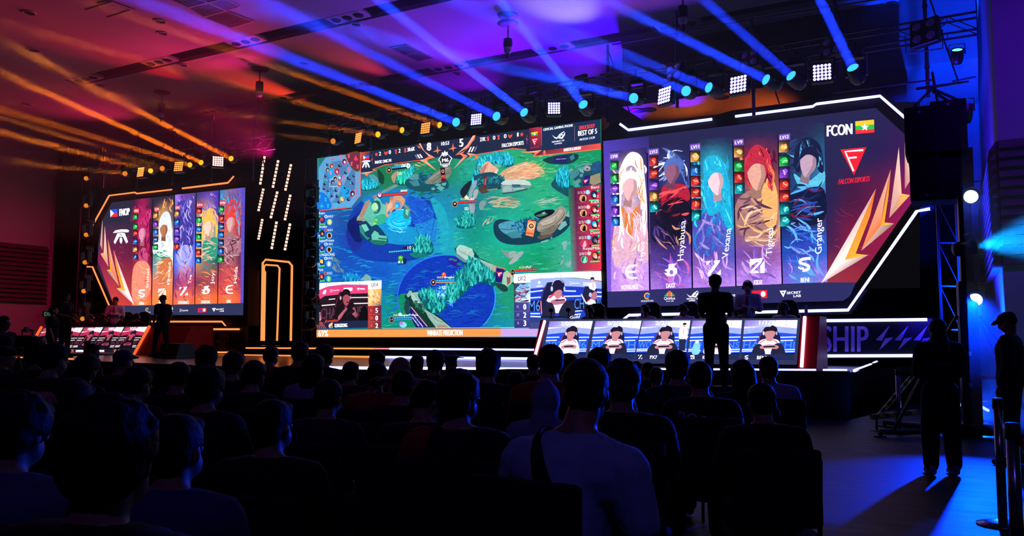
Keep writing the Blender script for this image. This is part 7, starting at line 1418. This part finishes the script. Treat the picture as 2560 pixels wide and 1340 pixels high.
# flood lamps on top of the centre truss
for i, (x, y) in enumerate([(852, 303), (948, 287), (1022, 276), (1097, 263), (1154, 251), (1235, 243), (1325, 224), (1447, 205)]):
    p = PY(x, y - 4, YTR + .17); r = empty('flood_lamp', tuple(p), 0, 'dark flood lamp with a pale glass on the centre truss, %s from the left' % ORD[i], 'stage light', 'flood lamps on the centre truss'); R = Matrix.Rotation(-.3, 4, 'Z') @ rotx(.25)
    MB().box((0, .1, 0), (.34, .14, .26), R, bev=.02).build('housing', M_head, r); MB().box((0, .022, 0), (.27, .012, .19), R).build('front_glass', mat('flood_glass', '6a6070', .3, noise=.1), r)
    m = MB(); m.tube([(-.2, .1, 0), (-.2, .1, -.24), (.2, .1, -.24), (.2, .1, 0)], .012); m.tube([(0, .1, -.24), (0, .1, -.44)], .02); m.tube([(0, -.17, -.24), (0, .17, -.24)], .02); m.build('bracket', M_bar, r)
# columns of small lamps beside the left screen and beside the centre screen
for i, y in enumerate((446, 514, 587, 656, 728, 797)):
    x = 215 - (i > 2) * (i - 2) * 3; p0 = PD(x, y, 27.2)
    moving_head(x, y, x - 120, y + 40, AM, L_amb2, 0, .1, 'small amber lamp on the upright left of the left screen, %s from the top' % ORD[i], 'amber lamps left of the left screen', D=27.2, D2=20, beam=False, hs=.48)
def ladder(x0, x1, y0, y1, Y, n, label, z0=None):
    a, b, c, d = PY(x0, y0, Y), PY(x1, y0, Y), PY(x0, y1, Y), PY(x1, y1, Y); c.x, d.x = a.x, b.x
    if z0 is not None: c.z = d.z = z0
    m = MB(); m.tube([a, c], .026, 6); m.tube([b, d], .026, 6)
    for k in range(n + 1): m.tube([lerp(a, c, k / n), lerp(b, d, k / n)], .018, 6)
    for k in range(n): m.tube([lerp(a, c, k / n), lerp(b, d, (k + 1) / n)], .010, 5)
    return thing(m, 'ladder_truss', M_bar, label, 'truss', 'upright ladder trusses')
ladder(766, 792, 398, 866, YS + .1, 8, 'upright ladder truss left of the centre screen carrying unlit lamps', ZS)
ladder(207, 228, 430, 890, YS + .3, 8, 'upright ladder truss carrying the column of small amber lamps', ZS)
for i, y in enumerate((505, 580, 655, 735, 810)):
    moving_head(776, y, 700, y + 30, AM, mat('dead_lens', '3a1410', .2), 0, .1, 'unlit lamp on the ladder truss left of the centre screen, %s from the top' % ORD[i], 'unlit lamps beside the centre screen', D=PY(776, y, YS - .2).length * .86, D2=18, beam=False)
ladder(2342, 2390, 500, 900, 17.2, 5, 'scaffold ladder right of the right screen outline', 0)
# chain hoists
M_hoist = mat('hoist_body', '16161c', .5); M_hbag = mat('hoist_white', 'a8a4b8', .6)
for i, (x, yt, yc0, yc1, yb, two, lab) in enumerate([(650, 172, 206, 232, 270, 1, 'chain hoist with a long hanging hook above the nine LED bars'), (405, 230, 260, 284, 292, 0, 'small chain hoist high above the left screen'), (1270, 38, 100, 122, 132, 1, 'chain hoist under two round plates at the top centre'), (1706, -30, 18, 48, 62, 0, 'chain hoist cut by the top edge right of centre')]):
    c = PZ(x, yt, CEIL); D_ = (c - CP).dot(CF); zf = lambda y: PD(x, y, D_).z; r = empty('chain_hoist', (c.x, c.y, CEIL), 0, lab, 'hoist', 'chain hoists'); L0 = lambda z: z - CEIL
    s = 1.0; m = MB(); m.lathe([(.26, 0), (.26, -.03), (.20, -.05), (.04, -.06)], 20); 
    if i == 2: m.lathe([(.24, -.18), (.27, -.21), (.20, -.24), (.03, -.25)], 20)
    m.build('ceiling_plate', M_hoist, r, smooth=False)
    z0, z1, z2 = L0(zf(yc0)), L0(zf(yc1)), L0(zf(yb)); m = MB(); m.tube([(-.02, 0, -.05), (0, 0, z0)], .010, 5); m.tube([(.03, 0, -.05), (.01, 0, z0)], .010, 5); m.build('chain', M_bar, r)
    MB().lathe([(.03, z0 + .03), (.11, z0), (.115, z1 + .06), (.105, z1)], 16).build('motor', M_hoist, r, smooth=True)
    MB().lathe([(.105, z1), (.10, z1 - .10), (.05, z1 - .15), (.01, z1 - .16)], 16).build('chain_bag', M_hbag, r, smooth=True)
    m = MB(); m.tube([(0, 0, z1 - .15), (0, 0, z2)], .012, 5); m.lathe([(.02, z2 + .05), (.05, z2), (.045, z2 - .12), (.01, z2 - .2)], 10); m.build('hook', M_bar, r)
# recessed ceiling fittings
DL = ['at the far upper left corner', 'below the upper left air grilles', 'just under the one below the air grilles', 'wide one near the left edge', 'right of the near trough end', 'below the near trough end', 'low near the left wall', 'right of the long hook hoist', 'between the two troughs left of centre', 'above the centre screen', 'faint one left of the amber lamps', 'at the top edge far right', 'dim one above the right truss']
for i, (x, y, rr) in enumerate([(72, 31, .17), (400, 52, .17), (406, 82, .15), (85, 126, .21), (458, 162, .15), (252, 214, .15), (68, 261, .16), (761, 158, .15), (889, 60, .16), (1143, 184, .15), (743, 256, .15), (2228, 5, .17), (2018, 42, .16)]):
    c = PZ(x, y, CEIL); r = empty('downlight', (c.x, c.y, CEIL), 0, 'round recessed ceiling light switched off, ' + DL[i], 'ceiling light', 'recessed ceiling lights')
    MB().lathe([(rr * .8, .0), (rr, -.004), (rr, -.018), (rr * .84, -.03), (rr * .74, -.004)], 28).build('trim_ring', mat('ring_white', '9c9898', .5), r, smooth=True)
    m = MB(); m.lathe([(rr * .72, -.008), (rr * .5, -.014), (rr * .1, -.018)], 20); m.build('reflector', mat('reflector_dark', '2c282c', .2, .7), r, smooth=True)
M_gr = mat('grille_metal', '8c8484', .5, .2); M_gb = mat('grille_dark', '0c0a0c', .9)
def grille(quad, label, n=12):
    P = [PZ(x, y, CEIL) for x, y in quad]; c = sum(P, V((0, 0, 0))) / 4; r = empty('air_grille', (c.x, c.y, CEIL), 0, label, 'air grille', 'ceiling air grilles'); P = [p - r.location for p in P]
    m = MB(); m.prism([p + V((0, 0, -.004)) for p in P], (0, 0, -.004)); m.build('backing', M_gb, r)
    m = MB()
    for i in range(4): m.tube([P[i] + V((0, 0, -.014)), P[(i + 1) % 4] + V((0, 0, -.014))], .022, 4)
    m.build('frame', M_gr, r); m = MB()
    for k in range(1, n): m.tube([lerp(P[0], P[3], k / n) + V((0, 0, -.014)), lerp(P[1], P[2], k / n) + V((0, 0, -.014))], .011, 4)
    m.build('slats', M_gr, r)
grille([(408, -12), (452, -22), (518, 4), (470, 16)], 'air grille cut by the top edge, upper left one of the cluster'); grille([(472, 17), (520, 5), (564, 24), (508, 40)], 'air grille in the second place of the upper left cluster'); grille([(455, -22), (500, -32), (562, -6), (521, 4)], 'air grille at the very top of the upper left cluster')
grille([(522, 4), (564, -6), (600, 14), (566, 24)], 'air grille fourth in the upper left cluster'); grille([(510, 41), (566, 25), (633, 51), (576, 67)], 'air grille at the lower right end of the upper left cluster', 16)
grille([(975, 118), (1017, 110), (1047, 126), (1010, 136)], 'left one of two square air grilles over the centre screen', 9); grille([(1014, 137), (1050, 128), (1082, 143), (1043, 151)], 'right one of two square air grilles over the centre screen', 9)
m = MB()
for a, b in (((213, 25), (282, 3)), ((243, 8), (275, 0)), ((282, 3), (338, 24)), ((268, 43), (326, 25))): m.tube([PZ(*a, CEIL - .012), PZ(*b, CEIL - .012)], .010, 4)
thing(m, 'access_hatch', M_gb, 'thin dark outline of a square hatch in the upper left ceiling', 'hatch')
for i, (x, y) in enumerate([(195, 190), (375, 145), (586, 90), (832, 23), (535, 276), (682, 244), (900, 203), (1105, 158), (1370, 110), (1690, 56)]):
    g = T1 if i < 4 else T2; c = PZ(x, y, CEIL + .05); c.y = (g[2] + g[3]) / 2; r = empty('trough_lamp', tuple(c), 0, 'white three-lamp box set in the %s ceiling trough, %s from the left' % ('near' if i < 4 else 'far', ORD[i if i < 4 else i - 4]), 'ceiling light', 'boxes in the ceiling troughs')
    MB().box((0, 0, .02), (1.15, .5, .10), bev=.02).build('box', mat('ring_white'), r)
    for k in (-1, 0, 1): MB().lathe([(.13, -.034), (.12, -.05), (.09, -.04), (.03, -.036)], 16, c=(k * .36, 0, 0)).build('lamp_bowl', mat('reflector_dark'), r, smooth=True)
# lower ceiling beyond the right truss
a = PY(1556, 250, 21.2); x1_ = XR - .2
so = MB(); so.box(((a.x + x1_) / 2, 23.3, (7.75 + CEIL) / 2), (x1_ - a.x, 4.2, CEIL - 7.75 - .01)); struct(so, 'ceiling_low', mat('low_ceiling', '5a5250', .85))
for x, y in ((1596, 276), (1624, 274), (1804, 243)):
    c = PZ(x, y, 7.75); o = MB().lathe([(.16, 0), (.2, -.004), (.2, -.018), (.15, -.022)], 24, c=(c.x, c.y, 7.75)); thing(o, 'downlight', mat('reflector_dark'), 'dark round light in the orange lit low ceiling, %s' % {1596: 'left one', 1624: 'middle one', 1804: 'right one'}[x], 'ceiling light')
# hung speakers
def spk(px, py, w, h, D_, lab, emb):
    p = PD(px, py, D_); r = empty('hung_speaker', (p.x, p.y, p.z - h / 2), .02, lab, 'speaker', 'hung speakers at the right')
    MB().box((0, .3, h / 2), (w - .01, .6, h - .01), bev=.012).build('cabinet', mat('speaker_black', '08080a', .7, noise=.2), r)
    MB().box((0, -.012, h / 2), (w - .05, .02, h - .06)).build('grille', mat('speaker_mesh', '0c0c10', .6, noise=.6, scale=160), r)
    MB().box((emb[0], -.026, emb[1]), (.035, .006, .035)).build('emblem', mat('emblem_pale', '9a94b0', .5), r)
D_ = 12.6
spk(2300, 326, .44, .76, D_ + .12, 'hung black speaker, upper left of four', (0, .66)); spk(2372, 315, .50, .82, D_, 'hung black speaker, upper right of four', (0, .74))
spk(2313, 440, .44, .76, D_ + .12, 'hung black speaker, lower left of four', (.02, .08)); spk(2388, 434, .50, .78, D_, 'hung black speaker, lower right of four', (.02, .08))
m = MB(); p = PD(2340, 225, D_ + .1)
for a, b in (((2262, 290), (2330, 222)), ((2331, 222), (2395, 250)), ((2330, 180), (2345, 262)), ((2290, 222), (2420, 205)), ((2331, 228), (2380, 258))): m.tube([PD(*a, D_ + .3), PD(*b, D_ + .3)], .022, 6)
thing(m, 'speaker_bracket', M_bar, 'open bar bracket that holds the four hung speakers', 'bracket')
# lift tower beside them
c0 = at_floor(2422, 12.2); r = empty('lift_tower', tuple(c0), YAW * .3, 'tall dark lift mast standing on the floor under the hung speakers', 'lift tower')
MB().box((0, 0, 1.15), (.25, .25, 2.2), bev=.02).build('outer_mast', mat('mast_grey', '26262c', .4, .5), r); MB().box((.01, .02, 1.9), (.17, .17, 3.4), bev=.02).build('inner_mast', mat('mast_grey'), r)
for k, z in enumerate((.75, 1.2, 1.95)): MB().box((-.02, -.13, z), (.05, .012, .06)).build('badge', mat('emblem_pale'), r)
m = MB(); m.box((0, .05, .12), (.5, .5, .16), bev=.03); m.build('base', M_plast, r)
for sx, sy in ((-1.25, -.5), (1.25, -.55), (-1.1, 1.1), (1.1, 1.1)):
    m = MB(); m.tube([(0, 0, .09), (sx, sy, .07)], .04, 8); m.tube([(sx, sy, .07), (sx, sy, .0)], .03, 8); m.lathe([(.09, 0), (.09, .02)], 12, c=(sx, sy, 0)); m.tube([(sx * .12, sy * .12, 1.75), (sx * .85, sy * .85, .12)], .025, 6); m.build('outrigger', M_plast, r)
m = MB(); m.tube([PD(2285, 935, 12.9), PD(2196, 1040, 12.4)], .035, 8); m.tube([PD(2178, 1043, 12.4), PD(2292, 1030, 12.6)], .04, 8)
def stripe_mat():
    mt = bpy.data.materials.new('hazard_stripe'); mt.use_nodes = True; N = mt.node_tree.nodes; L = mt.node_tree.links; b = N['Principled BSDF']; tc = N.new('ShaderNodeTexCoord'); w = N.new('ShaderNodeTexWave'); w.inputs['Scale'].default_value = 2.2; w.bands_direction = 'DIAGONAL'
    L.new(tc.outputs['Object'], w.inputs[0]); cr = N.new('ShaderNodeValToRGB'); cr.color_ramp.interpolation = 'CONSTANT'; cr.color_ramp.elements[0].color = (.01, .01, .01, 1); cr.color_ramp.elements[1].position = .5; cr.color_ramp.elements[1].color = (.6, .42, .02, 1); L.new(w.outputs[1], cr.inputs[0]); L.new(cr.outputs[0], b.inputs[0]); return mt
thing(m, 'hazard_bars', stripe_mat(), 'yellow and black striped brace bars on the floor left of the lift tower', 'brace')
# lamps at the right
L_cy = emat('lens_cyan', (.35, .85, 1.0), 12.0); L_wh = emat('lens_white_blue', (.75, .85, 1.0), 9.0)
BB = (.0, .03, 1.0)
def par_can(px, py, D_, tgt, lens, label, col=BB, power=0, ang=40, size=.11, blend=.6):
    p = PD(px, py, D_); d = (V(tgt) - p).normalized(); r = empty('par_lamp', tuple(p - d * .14), 0, label, 'stage light', 'lamps at the right side'); R = Matrix.Translation(d * .14) @ aim(d)
    MB().lathe([(.03, -.3), (size * .8, -.28), (size, -.2), (size * 1.1, 0), (size, .01), (size * .9, -.01)], 18, R).build('can', M_head, r, smooth=True); MB().lathe([(size * .88, -.012), (size * .5, .004), (.003, .01)], 18, R).build('lens', lens, r, smooth=True)
    m = MB(); m.tube([R @ V((-size * 1.25, 0, -.1)), R @ V((-size * 1.25, 0, -.1)) + V((0, 0, .2)), R @ V((size * 1.25, 0, -.1)) + V((0, 0, .2)), R @ V((size * 1.25, 0, -.1))], .012); m.build('yoke', M_bar, r)
    if power:
        l = spot('lamp', p + d * .03, p + d, col, power, math.radians(ang), blend, .06); l.parent = r; l.matrix_parent_inverse = Matrix.Translation(r.location).inverted()
    return p, d
pf = at_floor(2300, 5.5)
par_can(2427, 492, 12.0, at_floor(2200, 6, 1.0), L_wh, 'lamp with a white glare under the hung speakers', col=(.02, .06, 1), power=120, ang=50)
par_can(2436, 617, 12.1, PD(2900, 545, 11.6), L_cy, 'brightest lamp, throwing a wide cyan beam to the right wall', col=(.0, .30, 1.0), power=7000, ang=60, blend=1.0)
par_can(2438, 750, 12.1, at_floor(2330, 7.6), L_wh, 'lamp with a white glare halfway down the lift tower', col=(.0, .03, 1), power=4500, ang=46)
par_can(2393, 124, 16.2, PD(2398, -400, 14.4), emat('lens_sky', (.1, .6, 1), 3), 'upturned blue lamp near the top right of the rig', col=BB, power=300, ang=30)
par_can(2412, 262, 13.0, PD(2425, -500, 12.5), emat('lens_sky'), 'upturned pale blue lamp on the speaker bracket', col=BB, power=200, ang=40)
fl_ = at_floor(2455, 13.6, .15); par_can(2456, 1020, 13.6, V((fl_.x + .35, 22, 8)), L_wh, 'floor lamp behind the lift tower washing the back wall blue', col=(.0, .03, 1.0), power=60000, ang=40, blend=1.0)
par_can(2415, 1015, 14.2, V((fl_.x - .9, 24, 6)), L_wh, 'second floor lamp beside the lift tower washing the drape edge', col=(.0, .02, 1.0), power=16000, ang=30, blend=1.0)
par_can(2432, 1040, 13.2, at_floor(2320, 5.0), L_wh, 'floor lamp shining low across the floor between the legs', col=(.0, .05, 1.0), power=1600, ang=70, blend=.7)
for (x0, y0, x1, y1, lab) in ((2378, 1014, 2404, 1012, 'short blue light bar on the floor left of the lift tower'), (2445, 1012, 2470, 1026, 'bright blue light bar on the floor right of the lift tower'), (2490, 1036, 2512, 1052, 'slanting blue light bar on the floor near the capped man'), (2524, 1092, 2526, 1106, 'tiny blue light bar behind the near barrier post')):
    m = MB(); m.tube([PD(x0, y0, 13.4), PD(x1, y1, 12.4)], .022, 6); thing(m, 'light_bar', LB, lab, 'light bar', 'blue bars on the floor')
# barrier posts with red belts
M_chr = mat('post_chrome', '8a8a94', .22, .9, noise=.05)
def post(px, D_, label, h=.95):
    p = at_floor(px, D_); r = empty('barrier_post', tuple(p), 0, label, 'barrier post', 'barrier posts')
    MB().lathe([(.18, 0), (.18, .012), (.10, .03), (.04, .045)], 28).build('base', M_chr, r, smooth=True)
    MB().lathe([(.033, .04), (.033, h - .08)], 20).build('pole', M_chr, r, smooth=True); MB().lathe([(.036, h - .08), (.038, h - .07), (.038, h), (.03, h + .006)], 20).build('belt_head', M_black, r, smooth=True); return p
P1 = post(2241, 12.6, 'farthest chrome barrier post left of the person in a headscarf'); P2 = post(2412, 12.3, 'chrome barrier post right in front of the lift tower'); P3 = post(2487, 6.45, 'chrome barrier post second nearest at the lower right'); P4 = post(2520, 4.55, 'nearest chrome barrier post at the lower right'); P5 = at_floor(2620, 10.5)
M_belt = mat('belt_red', '8c0814', .7)
def belt(a, b, label, z=.90, sag=.03):
    m = MB(); n = 8; T = []
    for i in range(n + 1):
        t = i / n; p = lerp(a, b, t); T.append(V((p.x, p.y, z - sag * 4 * t * (1 - t))))
    vs = [t + V((0, 0, .024)) for t in T] + [t - V((0, 0, .024)) for t in T]; d = (b - a).normalized(); nn = V((-d.y, d.x, 0)) * .0015
    vs = [v + nn for v in vs] + [v - nn for v in vs]; k = n + 1
    m.add(vs, [(i, i + 1, k + i + 1, k + i) for i in range(n)] + [(2 * k + i, 3 * k + i, 3 * k + i + 1, 2 * k + i + 1) for i in range(n)] + [(i, 2 * k + i, 2 * k + i + 1, i + 1) for i in range(n)] + [(k + i, k + i + 1, 3 * k + i + 1, 3 * k + i) for i in range(n)])
    return thing(m, 'barrier_belt', M_belt, label, 'belt', 'red barrier belts')
belt(P1, P2, 'red belt strung between the two far barrier posts'); belt(P2, at_floor(2500, 11.4), 'red belt running right from the post by the lift tower'); belt(P3, P4, 'red belt sagging between the two near barrier posts', sag=.10); belt(P4, at_floor(2720, 4.0), 'red belt hanging down from the nearest barrier post out of the frame', sag=.12)
sp2 = at_floor(2185, 13.0); m = MB(); m.lathe([(.10, 0), (.10, .01), (.02, .02), (.018, .22), (.03, .24)], 14, c=tuple(sp2)); thing(m, 'floor_stand', M_black, 'short black stand under the striped brace bars', 'stand')
# cables, wedge, signs, desk things
m = MB(); R_ = random.Random(4)
for k in range(4):
    a = at_floor(2380 + k * 14, 13.2); m.tube([a + V((R_.uniform(-.3, .5) * t, R_.uniform(-.3, .3), .012)) for t in range(7)], .011, 5)
thing(m, 'cable_tangle', M_plast, 'tangle of black cables on the floor at the lift tower foot', 'cable')
w = at_floor(436, 22.2, ZS); m = MB(); m.add([(-.45, -.3, 0), (.45, -.3, 0), (.45, .35, 0), (-.45, .35, 0), (-.36, -.1, .38), (.36, -.1, .38), (.36, .35, .38), (-.36, .35, .38)], [(0, 1, 2, 3), (4, 5, 6, 7), (0, 1, 5, 4), (1, 2, 6, 5), (2, 3, 7, 6), (3, 0, 4, 7)], Matrix.Translation(w)); thing(m, 'stage_monitor', M_plast, 'black wedge monitor on the stage at the walking man\'s feet', 'speaker')
L_arr = emat('arrow_orange', (1.0, .13, .06), 1.1)
for P_, lab in (([(605, 949), (619, 944), (616, 951)], 'glowing orange arrow tip on the stage front, left one'), ([(878, 965), (887, 963), (884, 968)], 'glowing orange arrow tip on the stage front, right one')):
    q_ = PD(P_[0][0], P_[0][1], 1.0) - CP; n_ = V((-(B - A).y, (B - A).x, 0)).normalized()
    def onf(x, y): d = ray(x, y); t = (A - CP).dot(n_) / d.dot(n_); return CP + d * t - n_ * (.02 if n_.y > 0 else -.02)
    m = MB(); m.prism([onf(*p) for p in P_], n_ * .01); thing(m, 'arrow_sign', L_arr, lab, 'light sign', 'arrow lights on the stage front')
e = PX(118, 785, XL + .3); m = MB(); m.box((XL + .36, e.y, e.z), (.05, .42, .2)); ex = thing(m, 'exit_sign', M_black, 'small green exit sign beside the men at the left desk', 'sign')
m = MB(); Vg, Fg = glyphs('EXIT'); m.add([(XL + .40, e.y - .17 + .34 * u, e.z - .07 + .14 * v) for u, v in Vg], Fg); o = m.build('lettering', emat('exit_green', (.1, .6, .35), .5)); o.parent = ex; o.matrix_parent_inverse = Matrix.Translation(ex.location).inverted()
def bottle(px, Y_, lab):
    q = PY(px, 800, Y_); z = desk_z; r = empty('water_bottle', (q.x, q.y, z), 0, lab, 'bottle', 'bottles on the right desk')
    MB().lathe([(.03, 0), (.032, .01), (.032, .13), (.014, .18), (.013, .20)], 14).build('bottle', mat('bottle_clear', 'b8c0d8', .15, noise=.05), r, smooth=True); MB().lathe([(.016, .2), (.016, .222)], 12).build('cap', mat('cap_white', 'e0e0f0', .4), r)
desk_z = Tr0.z + .012
for px, lab in ((1467, 'water bottle before the first player at the right desk'), (1606, 'water bottle before the second player at the right desk'), (1874, 'water bottle before the referee at the right desk'), (2016, 'water bottle at the far right end of the right desk')): bottle(px, 17.45, lab)
for px, lab in ((1378, 'slim desk camera at the far left end of the right desk'), (1421, 'slim desk camera left of the first player')):
    q = PY(px, 800, 17.5); r = empty('desk_camera', (q.x, q.y, desk_z), 0, lab, 'camera', 'desk cameras'); m = MB(); m.lathe([(.06, 0), (.06, .01)], 12); m.tube([(0, 0, 0), (0, 0, .16)], .012, 8); m.build('stand', M_plast, r); m = MB(); m.box((0, 0, .20), (.09, .08, .09), bev=.015); m.build('head', M_plast, r)
tp = at_floor(50, 16.0); r = empty('tripod_camera', tuple(tp), 0, 'video camera on a tripod at the left end of the crowd', 'camera'); m = MB()
for a in (0, 2.1, 4.2): m.tube([(0, 0, 1.0), (.4 * math.cos(a), .4 * math.sin(a), 0)], .02, 6)
m.build('tripod', M_plast, r); m = MB(); m.box((0, 0, 1.12), (.34, .16, .18), bev=.02); m.tube([(-.1, 0, 1.2), (-.08, 0, 1.28), (.1, 0, 1.28), (.12, 0, 1.2)], .012); m.build('camera_body', M_plast, r); MB().lathe([(.06, 0), (.08, .14)], 12, Matrix.Translation((.16, 0, 1.12)) @ Matrix.Rotation(math.pi / 2, 4, 'Y')).build('lens', M_plast, r)

# colour washes from added unseen lamps without fixtures, on walls, low ceiling and crowd
def added_wash(loc, tgt, col, power, spread, blend=1.0): return spot('wash_lamp', loc, tgt, col, power, math.radians(spread), blend, .25)
added_wash((-22, 11, 8.2), PX(60, 820, XL), (1, .02, .14), 3000, 50)
added_wash((-20, 9, 8.6), PX(40, 400, XL), (.8, .01, .22), 60, 80)
added_wash((1.5, -2.5, 8.6), (-2.2, 4.5, .9), (.17, .13, 1.0), 240, 75)
added_wash((-5.0, -2.5, 8.6), (-6.5, 5.5, .9), (.24, .10, .8), 60, 80)
added_wash((4.5, 9, 8.6), PY(2540, 300, 16.3), (.12, .0, 1.0), 2600, 45)
added_wash((-4, 23.6, 6.2), PZ(1850, 260, 7.75), (1, .16, .02), 700, 75)
added_wash((-6.4, 23.6, 6.2), PZ(1650, 262, 7.75), (1, .20, .02), 450, 75)
added_wash((-1.6, 18.0, .5), (XR - .15, 20.0, 6.0), (.03, .01, 1.0), 9000, 60)
# ------------------------------------------------------------------ haze in the air under the ceiling and around the lamps at the right
def haze_box(c, d, dens, label):
    hm = bpy.data.materials.new('haze'); hm.use_nodes = True; nt = hm.node_tree; nt.nodes.remove(nt.nodes['Principled BSDF'])
    vs = nt.nodes.new('ShaderNodeVolumeScatter'); vs.inputs['Density'].default_value = dens; vs.inputs['Anisotropy'].default_value = 0.35
    nt.links.new(vs.outputs[0], nt.nodes['Material Output'].inputs['Volume'])
    hz = MB().box((0, 0, 0), d).build('haze', hm); hz.location = c; tag(hz, label, 'haze', kind='stuff')
haze_box((-14.9, 10.9, 6.95), (30.0, 16.8, 4.7), .010, 'thin stage haze hanging under the ceiling')
haze_box((1.68, 13.6, 2.35), (3.64, 2.4, 4.3), .06, 'thicker haze lit cyan beside the lift tower')
